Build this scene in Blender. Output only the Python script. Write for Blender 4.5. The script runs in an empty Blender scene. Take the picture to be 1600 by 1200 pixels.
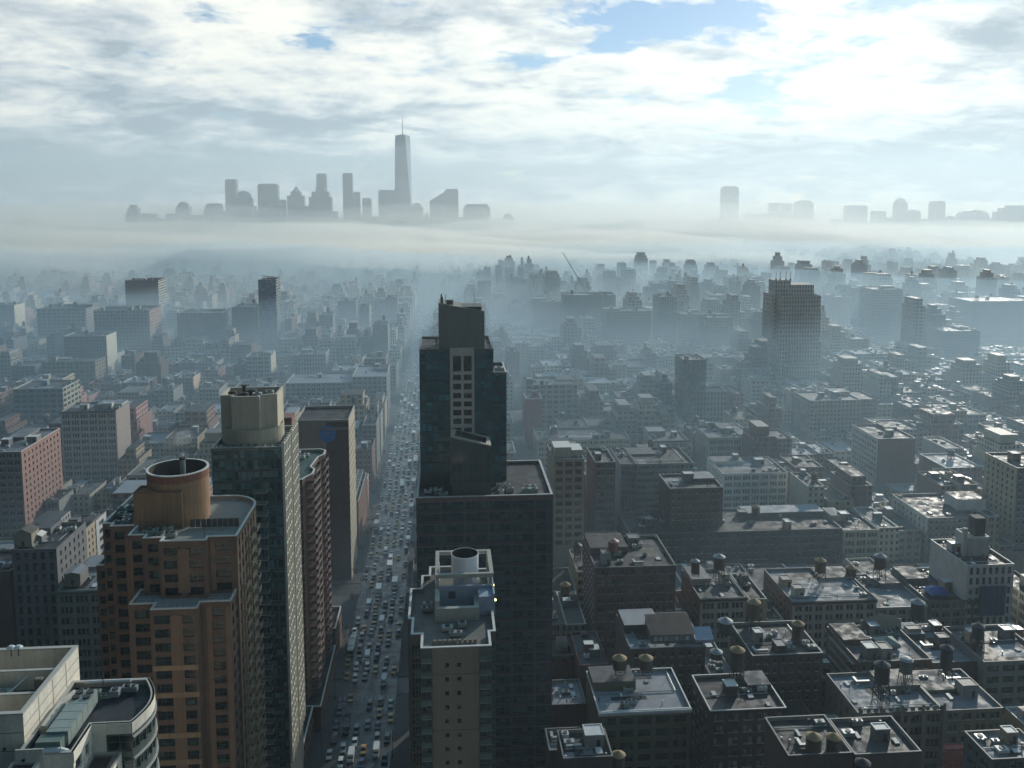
# Hazy city seen from a high floor, looking down a busy avenue towards a skyline in fog. Units are metres; +Y runs down the avenue.
HAZE_COL = (.70, .87, .97); HAZE_D = .00013; HAZE_G = .4
FOGS = [(-3000, 2900, 260, 2100, 70, .0011, (.54, .78, .95)), (-2900, 2600, 700, 3400, 52, .0012, (.86, .93, .95)), (-2700, 1100, 1350, 3100, 46, .0032, (1.0, .99, .92)), (-2700, 2800, 1700, 4350, 330, .00018, (.93, .97, .98)), (-2600, 950, 1400, 2850, 70, .0032, (1.0, .99, .93)), (-2600, 1500, 1900, 3560, 84, .0017, (1.0, .99, .94)), (-4700, 6200, 5000, 8800, 105, .0016, (1.0, .99, .92)), (-2400, 750, 1850, 2950, 62, .0036, (1.0, .99, .93)), (300, 3400, 1900, 4500, 40, .0018, (1.0, .99, .9)), (-2600, 1800, 2300, 3900, 118, .0007, (.98, .99, .95)), (-2600, 2200, 2700, 4300, 180, .00022, (.94, .98, .98))]
SUN_E = 2.8; SUN_AZ = 34; SUN_EL = 19; VB = 5
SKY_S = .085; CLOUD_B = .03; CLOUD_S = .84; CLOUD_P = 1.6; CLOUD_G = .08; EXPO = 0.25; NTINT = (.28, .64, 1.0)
CL0 = (.40, .475, .53); CL1 = (.66, .72, .75); CL2 = (.93, .95, .90); CL3 = (1.08, 1.07, .97)
import bpy, math, random
from mathutils import Vector, Matrix
from mathutils.bvhtree import BVHTree
RND = random.Random(7)
S = bpy.context.scene
COL = S.collection
R = math.radians

# ------------------------------------------------------------------ camera
F = 1383.0; CX = 800.0; CY = 452.0
H = 175.0
PIT = R(6.07); YAW = R(4.44)
FW = Vector((math.sin(YAW)*math.cos(PIT), math.cos(YAW)*math.cos(PIT), -math.sin(PIT)))
RT = Vector((math.cos(YAW), -math.sin(YAW), 0))
UP = RT.cross(FW)
EYE = Vector((0, 0, H))
cd = bpy.data.cameras.new('camera')
cam = bpy.data.objects.new('camera', cd); COL.objects.link(cam)
cam.location = EYE
cam.rotation_euler = (math.pi/2-PIT, 0, -YAW)
cd.sensor_width = 36.0
cd.lens = F/1600*36.0
cd.shift_y = -(600-CY)/1600.0
cd.clip_start = 1.0; cd.clip_end = 40000
S.camera = cam

def ray(px, py):
    return FW + RT*((px-CX)/F) + UP*((CY-py)/F)
def W(px, py, Y=None, z=None):
    d = ray(px, py)
    t = Y/d.y if Y is not None else (z-H)/d.z
    return EYE + d*t
def P(v):
    d = Vector(v)-EYE
    w = d.dot(FW)
    if w < 1: return (-9999, 9999)
    return (CX+F*d.dot(RT)/w, CY-F*d.dot(UP)/w)

# ------------------------------------------------------------------ materials
def newmat(name):
    m = bpy.data.materials.new(name); m.use_nodes = True
    nt = m.node_tree
    b = nt.nodes['Principled BSDF']
    return m, nt, b
def N(nt, t, **kw):
    n = nt.nodes.new(t)
    for k, v in kw.items():
        if isinstance(k, str) and hasattr(n, k): setattr(n, k, v)
    return n
def math_n(nt, op, a, b=None, c=None, clamp=False):
    n = nt.nodes.new('ShaderNodeMath'); n.operation = op; n.use_clamp = clamp
    for i, x in enumerate((a, b, c)):
        if x is None: continue
        if hasattr(x, 'links') or hasattr(x, 'is_linked'): nt.links.new(x, n.inputs[i])
        else: n.inputs[i].default_value = x
    return n.outputs[0]
def mixc(nt, fac, a, b, mode='MIX'):
    n = nt.nodes.new('ShaderNodeMix'); n.data_type = 'RGBA'; n.blend_type = mode
    for i, x in ((0, fac), (6, a), (7, b)):
        if hasattr(x, 'is_linked'): nt.links.new(x, n.inputs[i])
        elif isinstance(x, (tuple, list)): n.inputs[i].default_value = (*x[:3], 1)
        else: n.inputs[i].default_value = x
    return n.outputs[2]
def noise(nt, vec, scale, detail=4, rough=.55, dim='3D'):
    n = nt.nodes.new('ShaderNodeTexNoise'); n.noise_dimensions = dim
    n.inputs['Scale'].default_value = scale; n.inputs['Detail'].default_value = detail
    n.inputs['Roughness'].default_value = rough
    if vec is not None: nt.links.new(vec, n.inputs['Vector'])
    return n.outputs['Fac']
def ramp(nt, fac, stops):
    n = nt.nodes.new('ShaderNodeValToRGB')
    e = n.color_ramp.elements
    while len(e) < len(stops): e.new(.5)
    for i, (p, c) in enumerate(stops):
        e[i].position = p
        e[i].color = (*c, 1) if isinstance(c, (tuple, list)) else (c, c, c, 1)
    nt.links.new(fac, n.inputs[0])
    return n.outputs[0]
def objrand(nt):
    return nt.nodes.new('ShaderNodeObjectInfo').outputs['Random']
def worldpos(nt):
    return nt.nodes.new('ShaderNodeNewGeometry').outputs['Position']
def scalevec(nt, vec, s):
    n = nt.nodes.new('ShaderNodeVectorMath'); n.operation = 'MULTIPLY'
    nt.links.new(vec, n.inputs[0]); n.inputs[1].default_value = s
    return n.outputs[0]

MATS = {}
def cached(f):
    def g(*a, **k):
        key = (f.__name__, a, tuple(sorted(k.items())))
        if key not in MATS: MATS[key] = f(*a, **k)
        return MATS[key]
    return g

@cached
def wall(col, rough=.85, var=.35, streak=.3):
    """masonry: mottled, soot streaks running down, small course variation"""
    m, nt, b = newmat('masonry')
    p = worldpos(nt)
    n1 = noise(nt, p, .22, 5, .6)
    n2 = noise(nt, scalevec(nt, p, (1.3, 1.3, .05)), 1.0, 4, .6)
    n3 = noise(nt, p, 2.6, 3, .7)
    v = math_n(nt, 'MULTIPLY_ADD', n1, var*1.6, 1-var*.8)
    v = math_n(nt, 'MULTIPLY', v, math_n(nt, 'MULTIPLY_ADD', n2, streak*1.6, 1-streak*.8))
    v = math_n(nt, 'MULTIPLY', v, math_n(nt, 'MULTIPLY_ADD', n3, .5, .75))
    r = math_n(nt, 'MULTIPLY_ADD', objrand(nt), .24, .88)
    v = math_n(nt, 'MULTIPLY', v, r)
    c = mixc(nt, 1.0, col, v, 'MULTIPLY')
    nt.links.new(c, b.inputs['Base Color'])
    b.inputs['Roughness'].default_value = rough
    return m

@cached
def facade(col, glass=(.03, .035, .04), bw=3.0, fh=3.5, wf=.5, hf=.55, pair=0, band=0.0):
    """masonry with a regular pattern of windows, for facades too far away to show each one as geometry; UV in metres"""
    m, nt, b = newmat('far_facade')
    uv = nt.nodes.new('ShaderNodeUVMap').outputs['UV']
    sep = nt.nodes.new('ShaderNodeSeparateXYZ'); nt.links.new(uv, sep.inputs[0])
    rnd = objrand(nt)
    u = math_n(nt, 'DIVIDE', sep.outputs[0], bw); v = math_n(nt, 'DIVIDE', sep.outputs[1], fh)
    fu = math_n(nt, 'FRACT', u); fv = math_n(nt, 'FRACT', v)
    def inside(x, w, c=.5):
        d = math_n(nt, 'ABSOLUTE', math_n(nt, 'SUBTRACT', x, c))
        return math_n(nt, 'LESS_THAN', d, w/2)
    if pair:
        fu2 = math_n(nt, 'FRACT', math_n(nt, 'MULTIPLY', math_n(nt, 'SUBTRACT', fu, .5-wf/2), pair/wf))
        mu = math_n(nt, 'MULTIPLY', inside(fu, wf), inside(fu2, .74))
    else:
        mu = inside(fu, wf)
    mk = math_n(nt, 'MULTIPLY', mu, inside(fv, hf, .48))
    mk = math_n(nt, 'MULTIPLY', mk, math_n(nt, 'GREATER_THAN', sep.outputs[1], .9))
    cell = nt.nodes.new('ShaderNodeCombineXYZ')
    nt.links.new(math_n(nt, 'FLOOR', math_n(nt, 'MULTIPLY', u, max(pair, 1))), cell.inputs[0])
    nt.links.new(math_n(nt, 'FLOOR', v), cell.inputs[1]); nt.links.new(rnd, cell.inputs[2])
    wn = nt.nodes.new('ShaderNodeTexWhiteNoise'); nt.links.new(cell.outputs[0], wn.inputs[0])
    gl = ramp(nt, wn.outputs[0], [(0, glass), (.72, glass), (.75, (glass[0]*2.4, glass[1]*2.4, glass[2]*2.4)), (.93, (.12, .125, .12)), (1, (.3, .29, .26))])
    p = worldpos(nt)
    n1 = noise(nt, p, .12, 5, .6)
    n2 = noise(nt, scalevec(nt, p, (1, 1, .06)), .8, 4, .6)
    val = math_n(nt, 'MULTIPLY', math_n(nt, 'MULTIPLY_ADD', n1, .7, .65), math_n(nt, 'MULTIPLY_ADD', n2, .7, .65))
    val = math_n(nt, 'MULTIPLY', val, math_n(nt, 'MULTIPLY_ADD', rnd, .5, .75))
    c = mixc(nt, 1.0, col, val, 'MULTIPLY')
    if band:
        sill = math_n(nt, 'LESS_THAN', fv, band)
        c = mixc(nt, math_n(nt, 'MULTIPLY', sill, .5), c, (.45, .44, .4))
    c = mixc(nt, mk, c, gl)
    nt.links.new(c, b.inputs['Base Color'])
    nt.links.new(math_n(nt, 'MULTIPLY_ADD', mk, -.65, .85), b.inputs['Roughness'])
    bp = nt.nodes.new('ShaderNodeBump'); bp.inputs['Distance'].default_value = .25; bp.inputs['Strength'].default_value = .6; bp.invert = True
    nt.links.new(mk, bp.inputs['Height']); nt.links.new(bp.outputs[0], b.inputs['Normal'])
    return m

@cached
def roofing(col, wet=.5, patch=.5):
    """flat roof membrane with puddles, seams and pale worn patches"""
    m, nt, b = newmat('roof_membrane')
    p = worldpos(nt)
    n1 = noise(nt, p, .16, 5, .65); n2 = noise(nt, p, .9, 5, .7)
    seam = nt.nodes.new('ShaderNodeTexBrick'); seam.inputs['Scale'].default_value = .25
    seam.inputs['Mortar Size'].default_value = .012; seam.inputs['Color1'].default_value = (1, 1, 1, 1)
    seam.inputs['Color2'].default_value = (.86, .86, .86, 1); seam.inputs['Mortar'].default_value = (.6, .6, .6, 1)
    nt.links.new(p, seam.inputs['Vector'])
    v = math_n(nt, 'MULTIPLY_ADD', n1, patch*2.0, 1-patch)
    v = math_n(nt, 'MULTIPLY', v, math_n(nt, 'MULTIPLY_ADD', n2, .6, .7))
    v = math_n(nt, 'MULTIPLY', v, math_n(nt, 'MULTIPLY_ADD', objrand(nt), .6, .7))
    c = mixc(nt, 1.0, col, v, 'MULTIPLY')
    c = mixc(nt, .7, c, seam.outputs[0], 'MULTIPLY')
    nt.links.new(c, b.inputs['Base Color'])
    b.inputs['Specular IOR Level'].default_value = .28
    rg = ramp(nt, noise(nt, p, .3, 4, .6), [(.40, .85-.6*wet), (.58, .8)])
    nt.links.new(rg, b.inputs['Roughness'])
    return m

@cached
def plain(col, rough=.6, metal=0.0, var=.3, name='coating'):
    m, nt, b = newmat(name)
    p = worldpos(nt)
    v = math_n(nt, 'MULTIPLY_ADD', noise(nt, p, .7, 5, .65), var*2, 1-var)
    c = mixc(nt, 1.0, col, v, 'MULTIPLY')
    nt.links.new(c, b.inputs['Base Color'])
    b.inputs['Roughness'].default_value = rough; b.inputs['Metallic'].default_value = metal
    return m

@cached
def glass(col=(.02, .027, .03), rough=.08, blinds=.2, bcol=(.25, .26, .23)):
    """opaque dark window glass; some panes have pale blinds drawn behind"""
    m, nt, b = newmat('window_glass')
    r = objrand(nt)
    p = worldpos(nt)
    wn = nt.nodes.new('ShaderNodeTexWhiteNoise')
    sn = nt.nodes.new('ShaderNodeVectorMath'); sn.operation = 'SNAP'
    nt.links.new(p, sn.inputs[0]); sn.inputs[1].default_value = (1.7, 1.7, 1.55)
    nt.links.new(sn.outputs[0], wn.inputs[0])
    r2 = math_n(nt, 'FRACT', math_n(nt, 'ADD', r, math_n(nt, 'MULTIPLY', wn.outputs[0], .6)))
    c = ramp(nt, r2, [(0, col), (1-blinds-.12, (col[0]*1.7, col[1]*1.7, col[2]*1.7)), (1-blinds, (col[0]*3, col[1]*3.2, col[2]*3)), (1, bcol)])
    nt.links.new(c, b.inputs['Base Color'])
    b.inputs['Roughness'].default_value = rough
    b.inputs['IOR'].default_value = 1.5
    return m

def emis(col, s):
    m, nt, b = newmat('lit_lamp')
    b.inputs['Base Color'].default_value = (*col, 1)
    b.inputs['Emission Color'].default_value = (*col, 1); b.inputs['Emission Strength'].default_value = s
    return m

BRICK = (.17, .085, .065); BROWN = (.115, .07, .055); TAN = (.40, .31, .21); CREAM = (.52, .48, .39)
STONE = (.29, .29, .28); WHITE = (.62, .62, .58); DARK = (.05, .05, .055); PINK = (.40, .22, .19)
OLIVE = (.17, .16, .10); GREYB = (.17, .175, .185); BUFF = (.46, .38, .27); REDD = (.19, .08, .065); SLATE = (.11, .12, .14)
COPE = plain((.62, .62, .58), .6, 0, .15)
COPED = plain((.13, .135, .14), .6, 0, .3); COPEB = plain((.085, .07, .062), .7, 0, .3); COPEG = plain((.30, .31, .31), .6, 0, .3)
RF_D = roofing((.030, .034, .040), .6, .45); RF_G = roofing((.068, .075, .085), .5, .4)
RF_L = roofing((.22, .24, .27), .5, .38); RF_T = roofing((.13, .125, .115), .4, .35); RF_GR = roofing((.035, .085, .075), .5, .3)
RF_R = roofing((.17, .06, .05), .5, .4)
ROOFS = [RF_D, RF_G, RF_L, RF_T]
GL = glass(); GLG = glass((.018, .035, .036), .06, .18, (.16, .21, .19)); GLT = glass((.03, .05, .052), .07, .3, (.2, .27, .25))
FRM = plain((.13, .13, .125), .5, 0, .1); FRMW = plain((.55, .55, .52), .5, 0, .1); FRMD = plain((.035, .04, .042), .4, .2, .1)
METAL = plain((.33, .36, .36), .45, .3, .3); METALG = plain((.22, .29, .26), .5, .1, .25); STEEL = plain((.04, .04, .045), .6, .2, .3)
WOOD = plain((.12, .085, .06), .85, 0, .4); CONE_T = plain((.33, .23, .12), .8, 0, .3); CONE_G = plain((.30, .32, .33), .6, .1, .3)
LITE = plain((.55, .57, .58), .5, 0, .3); BLUEW = plain((.30, .36, .45), .6, 0, .2)

# ------------------------------------------------------------------ mesh builder
class MB:
    def __init__(s): s.v = []; s.f = []; s.m = []; s.uv = []
    def quad(s, a, b, c, d, m=0, uv=None):
        n = len(s.v); s.v += [tuple(a), tuple(b), tuple(c), tuple(d)]; s.f.append((n, n+1, n+2, n+3)); s.m.append(m)
        s.uv += list(uv) if uv else [(0, 0)]*4
    def poly(s, pts, m=0, uv=None):
        n = len(s.v); s.v += [tuple(p) for p in pts]; s.f.append(tuple(range(n, n+len(pts)))); s.m.append(m)
        s.uv += list(uv) if uv else [(p[0], p[1]) for p in pts]
    def wallq(s, p, q, z0, z1, m=0, zr=None, u0=0.0):
        """vertical quad from p to q (outside on the right of p->q reversed: counter-clockwise footprint)"""
        L = math.hypot(q[0]-p[0], q[1]-p[1]); zr = z1 if zr is None else zr
        s.quad((p[0], p[1], z0), (q[0], q[1], z0), (q[0], q[1], z1), (p[0], p[1], z1), m,
               [(u0, zr-z0), (u0+L, zr-z0), (u0+L, zr-z1), (u0, zr-z1)])
    def box(s, x0, x1, y0, y1, z0, z1, m=0, mt=None, bot=False):
        if x0 > x1: x0, x1 = x1, x0
        if y0 > y1: y0, y1 = y1, y0
        s.prism([(x0, y0), (x1, y0), (x1, y1), (x0, y1)], z0, z1, m, mt, bot)
    def prism(s, pts, z0, z1, m=0, mt=None, bot=False):
        n = len(pts); u = 0
        for i in range(n):
            p, q = pts[i], pts[(i+1) % n]
            s.wallq(p, q, z0, z1, m, None, u); u += math.hypot(q[0]-p[0], q[1]-p[1])
        s.poly([(p[0], p[1], z1) for p in pts], m if mt is None else mt)
        if bot: s.poly([(p[0], p[1], z0) for p in reversed(pts)], m)
    def cyl(s, cx, cy, z0, z1, r, m=0, n=20, r1=None, cap=True, mt=None):
        r1 = r if r1 is None else r1
        a = [(math.cos(2*math.pi*i/n), math.sin(2*math.pi*i/n)) for i in range(n)]
        for i in range(n):
            c, d = a[i], a[(i+1) % n]
            s.quad((cx+r*c[0], cy+r*c[1], z0), (cx+r*d[0], cy+r*d[1], z0), (cx+r1*d[0], cy+r1*d[1], z1), (cx+r1*c[0], cy+r1*c[1], z1), m)
        if cap and r1 > .001: s.poly([(cx+r1*c[0], cy+r1*c[1], z1) for c in a], m if mt is None else mt)
    def ring(s, pts, z0, z1, t, m=0):
        """open-topped parapet following the footprint, thickness t inward"""
        pts = inset(pts, .03); ins = inset(pts, t); n = len(pts)
        for i in range(n):
            p, q, a, b = pts[i], pts[(i+1) % n], ins[i], ins[(i+1) % n]
            s.wallq(p, q, z0, z1, m); s.wallq(b, a, z0, z1, m)
            s.quad((*p, z1), (*q, z1), (*b, z1), (*a, z1), m)
    def bar(s, a, b, r, m=0, n=4):
        a = Vector(a); b = Vector(b); d = (b-a)
        if d.length < 1e-6: return
        d.normalize(); u = d.orthogonal().normalized(); w = d.cross(u)
        ra = [a+(u*math.cos(2*math.pi*i/n)+w*math.sin(2*math.pi*i/n))*r for i in range(n)]
        rb = [p+(b-a) for p in ra]
        for i in range(n): s.quad(ra[i], ra[(i+1) % n], rb[(i+1) % n], rb[i], m)
        s.poly(rb, m); s.poly(ra[::-1], m)
    def mesh(s, name, mats):
        me = bpy.data.meshes.new(name)
        me.from_pydata(s.v, [], s.f)
        if not isinstance(mats, (list, tuple)): mats = [mats]
        for m in mats: me.materials.append(m)
        me.polygons.foreach_set('material_index', s.m)
        uvl = me.uv_layers.new(name='UVMap')
        flat = [c for t in s.uv for c in t]
        uvl.data.foreach_set('uv', flat)
        me.update()
        return me
    def build(s, name, mats, parent=None, loc=None):
        o = bpy.data.objects.new(name, s.mesh(name, mats)); COL.objects.link(o)
        if parent is not None:
            o.parent = parent
            if loc is None: o.matrix_parent_inverse = Matrix.Translation(-Vector(parent.location))
        if loc is not None: o.location = loc
        return o

def inset(pts, t):
    n = len(pts); out = []
    for i in range(n):
        p0, p1, p2 = Vector(pts[i-1]), Vector(pts[i]), Vector(pts[(i+1) % n])
        d1 = (p1-p0).normalized(); d2 = (p2-p1).normalized()
        n1 = Vector((-d1.y, d1.x)); n2 = Vector((-d2.y, d2.x))
        b = n1+n2
        k = b.dot(n1)
        b = b*(t/max(k, .25))
        out.append((p1.x+b.x, p1.y+b.y))
    return out

def tag(o, label=None, cat=None, group=None, kind=None):
    if label: o['label'] = label
    if cat: o['category'] = cat
    if group: o['group'] = group
    if kind: o['kind'] = kind
    return o
def empty(name, loc, label, cat, group=None):
    o = bpy.data.objects.new(name, None); COL.objects.link(o); o.location = loc
    o.empty_display_size = 1
    return tag(o, label, cat, group)

# ------------------------------------------------------------------ facades with real openings
def cols(L, bw, k=1, wf=.6, gap=.35, mar=.6):
    """window columns along a wall of length L: bays about bw wide, each with k windows that together fill wf of it"""
    n = max(1, round((L-2*mar)/bw)); b = (L-2*mar)/n; out = []
    for i in range(n):
        w = b*wf; u = mar+i*b+(b-w)/2; ww = (w-gap*(k-1))/k
        for j in range(k): out.append((u+j*(ww+gap), u+j*(ww+gap)+ww))
    return out
def rows(z0, z1, fh, hf=.55, top=1.2, sill=.28):
    """window rows counted down from the roof"""
    out = []; z = z1-top
    while z-fh > z0:
        out.append((z-fh*hf, z)); z -= fh
    return out
def panel(mb, p, du, L, z0, z1, cs, rs, rec=.25, m=0, mr=None, zr=None):
    """wall plane with recessed openings; returns panes (x, y, z, angle, w, h)"""
    mr = m if mr is None else mr
    nx, ny = du[1], -du[0]
    zr = z1 if zr is None else zr
    pt = lambda u, r=0.0: (p[0]+du[0]*u-nx*r, p[1]+du[1]*u-ny*r)
    cs = sorted(cs); rs = sorted(rs); panes = []
    if not cs or not rs:
        mb.wallq(pt(0), pt(L), z0, z1, m, zr, 0); return panes
    u = 0
    for a, b in cs:
        if a > u: mb.wallq(pt(u), pt(a), z0, z1, m, zr, u)
        z = z0
        for c, d in rs:
            if c > z: mb.wallq(pt(a), pt(b), z, c, m, zr, a)
            A, B, A2, B2 = pt(a), pt(b), pt(a, rec), pt(b, rec)
            mb.quad((*A, c), (*B, c), (*B2, c), (*A2, c), mr)
            mb.quad((*A2, d), (*B2, d), (*B, d), (*A, d), mr)
            mb.quad((*A, c), (*A2, c), (*A2, d), (*A, d), mr)
            mb.quad((*B2, c), (*B, c), (*B, d), (*B2, d), mr)
            panes.append(((A2[0]+B2[0])/2, (A2[1]+B2[1])/2, c, math.atan2(du[1], du[0]), b-a, d-c))
            z = d
        if z < z1: mb.wallq(pt(a), pt(b), z, z1, m, zr, a)
        u = b
    if u < L: mb.wallq(pt(u), pt(L), z0, z1, m, zr, u)
    return panes

PANES = {}
def pane_mesh(w, h, gm, fm, style):
    key = (round(w, 2), round(h, 2), gm.name, fm.name, style)
    if key in PANES: return PANES[key]
    mb = MB(); x = w/2; t = min(.07, w*.05)
    if style == 'arch':
        pass
    mb.quad((-x, 0, 0), (x, 0, 0), (x, 0, h), (-x, 0, h), 0)
    def fr(x0, x1, z0, z1): mb.box(x0, x1, -.07, 0, z0, z1, 1)
    fr(-x, -x+t, 0, h); fr(x-t, x, 0, h); fr(-x+t, x-t, 0, t); fr(-x+t, x-t, h-t, h)
    nm = {'plain': 0, 'two': 1, 'three': 2, 'four': 3, 'sash': 0}.get(style, 0)
    for i in range(nm):
        c = -x+w*(i+1)/(nm+1); fr(c-t/2, c+t/2, t, h-t)
    if style in ('sash', 'three', 'two'): fr(-x+t, x-t, h*.55-t/2, h*.55+t/2)
    if style == 'sill':
        mb.box(-x-.15, x+.15, -.4, 0, -.22, 0, 1, None, True)
    PANES[key] = mb.mesh('window', [gm, fm])
    return PANES[key]
def put_panes(root, panes, gm=None, fm=None, style='sash', limit=100):
    """each window a child of its own; past the 100 that show largest, one part of kind stuff"""
    gm = gm or GL; fm = fm or FRM
    if not panes: return
    def size(p):
        d = (Vector(p[:3])-EYE).length; x, y = P(p[:3])
        vis = 1 if (-20 < x < 1620 and -20 < y < 1215) else .01
        n = Vector((math.sin(p[3]), -math.cos(p[3]), 0)); dv = (EYE-Vector(p[:3])).normalized()
        return vis*max(n.dot(dv), .001)*p[4]*p[5]/d/d
    panes = sorted(panes, key=size, reverse=True)
    L = Vector(root.location)
    for p in panes[:limit]:
        o = bpy.data.objects.new('window', pane_mesh(p[4], p[5], gm, fm, style)); COL.objects.link(o)
        o.parent = root; o.location = Vector(p[:3])-L; o.rotation_euler = (0, 0, p[3])
    if len(panes) > limit:
        mb = MB()
        for p in panes[limit:]:
            src = pane_mesh(p[4], p[5], gm, fm, style)
            M = Matrix.Translation(Vector(p[:3])) @ Matrix.Rotation(p[3], 4, 'Z')
            n = len(mb.v)
            vs = [M @ v.co for v in src.vertices]
            for f in src.polygons:
                mb.poly([vs[i] for i in f.vertices], f.material_index)
        o = mb.build('window', [gm, fm], root); o['kind'] = 'stuff'

FOOT = []     # footprints of the buildings placed one by one: (x0, x1, y0, y1, z, lowest picture row that must stay visible)
def foot(x0, x1, y0, y1, z, vb=None):
    FOOT.append((min(x0, x1), max(x0, x1), y0, y1, z, vb))
# ------------------------------------------------------------------ rooftop furniture
def ac_unit(mb, x, y, z, w, d, h, m=0, md=1):
    mb.box(x, x+w, y, y+d, z+.25, z+h, m); mb.box(x+.15, x+w-.15, y+.15, y+d-.15, z, z+.25, md)
    r = min(w, d)*.34
    k = max(1, int(max(w, d)/min(w, d)+.3))
    for i in range(k):
        cx = x+w*(i+.5)/k if w >= d else x+w/2; cy = y+d/2 if w >= d else y+d*(i+.5)/k
        mb.cyl(cx, cy, z+h, z+h+.18, r, md, 10)
def ac_part(root, x, y, z, w=2.4, d=1.8, h=1.5, mat=None):
    mb = MB(); ac_unit(mb, x, y, z, w, d, h)
    mb.build('air_conditioner', [mat or METAL, STEEL], root)
def bulkhead(root, x0, x1, y0, y1, z0, z1, mat=None, top=None, door=True):
    mb = MB(); mb.box(x0, x1, y0, y1, z0, z1, 0, 1)
    mb.ring([(x0-.12, y0-.12), (x1+.12, y0-.12), (x1+.12, y1+.12), (x0-.12, y1+.12)], z1-.05, z1+.18, .3, 1)
    o = mb.build('bulkhead', [mat or wall(GREYB), top or COPE], root)
    if door and x1-x0 > 1.8:
        d = MB(); c = (x0+x1)/2+.2*(x1-x0); d.box(c-.5, c+.5, y0-.06, y0, z0, z0+min(2.1, z1-z0-.3)); d.build('door', FRMD, o)
    return o
def duct(root, pts, r=.35, mat=None):
    mb = MB()
    for a, b in zip(pts, pts[1:]): mb.bar(a, b, r, 0, 6)
    mb.build('duct', mat or METAL, root)

def tank_mesh_parts(root, z, r, h, leg, cone, body=WOOD, n=16, slope=.55, domed=False):
    """timber water tank on a steel stand; local coordinates"""
    mb = MB(); zb = z+leg
    mb.cyl(0, 0, zb, zb+h, r, 0, n)
    for i in range(4): mb.cyl(0, 0, zb+h*(.12+.25*i), zb+h*(.12+.25*i)+.09, r+.05, 1, n, cap=False)
    mb.build('tank', [body, STEEL], root, (0, 0, 0))
    mb = MB(); mb.cyl(0, 0, zb+h, zb+h+.12, r+.28, 0, n); 
    if domed:
        mb.cyl(0, 0, zb+h+.12, zb+h+r*.35, r+.2, 0, n, r*.75, False); mb.cyl(0, 0, zb+h+r*.35, zb+h+r*.5, r*.75, 0, n, .25)
    else: mb.cyl(0, 0, zb+h+.12, zb+h+r*slope+.3, r+.26, 0, n, .12)
    mb.build('cone_roof', cone, root, (0, 0, 0))
    if leg > .4:
        mb = MB(); s = r*.72; b = s*1.18 if leg > 3 else s
        for sx in (-1, 1):
            for sy in (-1, 1): mb.bar((b*sx, b*sy, z), (s*sx, s*sy, zb), .13)
        for q in ((.0, 0), (.5, 1)):
            t = q[0]; k = b+(s-b)*t; zz = z+leg*t+.05
            c = [(-k, -k, zz), (k, -k, zz), (k, k, zz), (-k, k, zz)]
            for i in range(4): mb.bar(c[i], c[(i+1) % 4], .08)
        for i, (a, d) in enumerate((((-1, -1), (1, -1)), ((1, -1), (1, 1)), ((1, 1), (-1, 1)), ((-1, 1), (-1, -1)))):
            mb.bar((b*a[0], b*a[1], z), (s*d[0], s*d[1], zb), .06); mb.bar((b*d[0], b*d[1], z), (s*a[0], s*a[1], zb), .06)
        for i in range(-2, 3): mb.bar((-s*1.2, s*.5*i, zb-.1), (s*1.2, s*.5*i, zb-.1), .12)
        mb.bar((.0, 0, z), (0, 0, zb), .18)
        mb.build('stand', STEEL, root, (0, 0, 0))
    mb = MB(); mb.bar((r+.18, -.25, z), (r+.18, -.25, zb+h), .04); mb.bar((r+.18, .25, z), (r+.18, .25, zb+h), .04)
    for i in range(int((leg+h)/.6)): mb.bar((r+.18, -.25, z+.4+i*.6), (r+.18, .25, z+.4+i*.6), .03)
    mb.build('ladder', STEEL, root, (0, 0, 0))
def water_tower(px, pyb, pyt, wpx, Y, label, cone=CONE_T, leg=.25, body=WOOD, domed=False):
    """px/pyb/pyt: where its foot and its tip show; Y: how far down the avenue it stands"""
    b = W(px, pyb, Y=Y); t = W(px, pyt, Y=Y)
    zd = (b-EYE).dot(FW); r = wpx/F*zd/2; tot = t.z-b.z
    root = empty('water_tower', b, label, 'water tower', 'rooftop water towers')
    legh = tot*leg; cone_h = r*.55+.3
    tank_mesh_parts(root, 0, r*.88, max(.8, tot-legh-cone_h), legh, cone, body, 16, .55, domed)
    return root

# ------------------------------------------------------------------ hero: orange brick tower
def prism_walls(mb, pts, z0, z1, m=0, zr=None):
    u = 0; n = len(pts)
    for i in range(n):
        p, q = pts[i], pts[(i+1) % n]; mb.wallq(p, q, z0, z1, m, zr, u); u += math.hypot(q[0]-p[0], q[1]-p[1])
def flat_roof(root, pts, z, par=1.0, roof=RF_G, cope=COPE, copew=.45, name='roof'):
    mb = MB(); mb.poly([(*p, z-par) for p in pts], 0); mb.build(name, roof, root)
    mb = MB(); mb.ring(pts, z-par-.05, z-.2, .3, 1); mb.ring([q for q in inset(pts, -.07)], z-.2, z, copew, 0)
    mb.build('parapet', [cope, plain((.3, .3, .28))], root)

def faces_of(pts, mb, z0, z1, spec, m=0, rec=.25):
    """walls round a footprint; spec maps edge index -> (cols, rows); other edges are blank"""
    panes = []; n = len(pts)
    for i in range(n):
        p, q = Vector(pts[i]), Vector(pts[(i+1) % n]); d = q-p; L = d.length; d.normalize()
        cs, rs = spec.get(i, (None, None))
        panes += panel(mb, p, (d.x, d.y), L, z0, z1, cs or [], rs or [], rec, m)
    return panes

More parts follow.
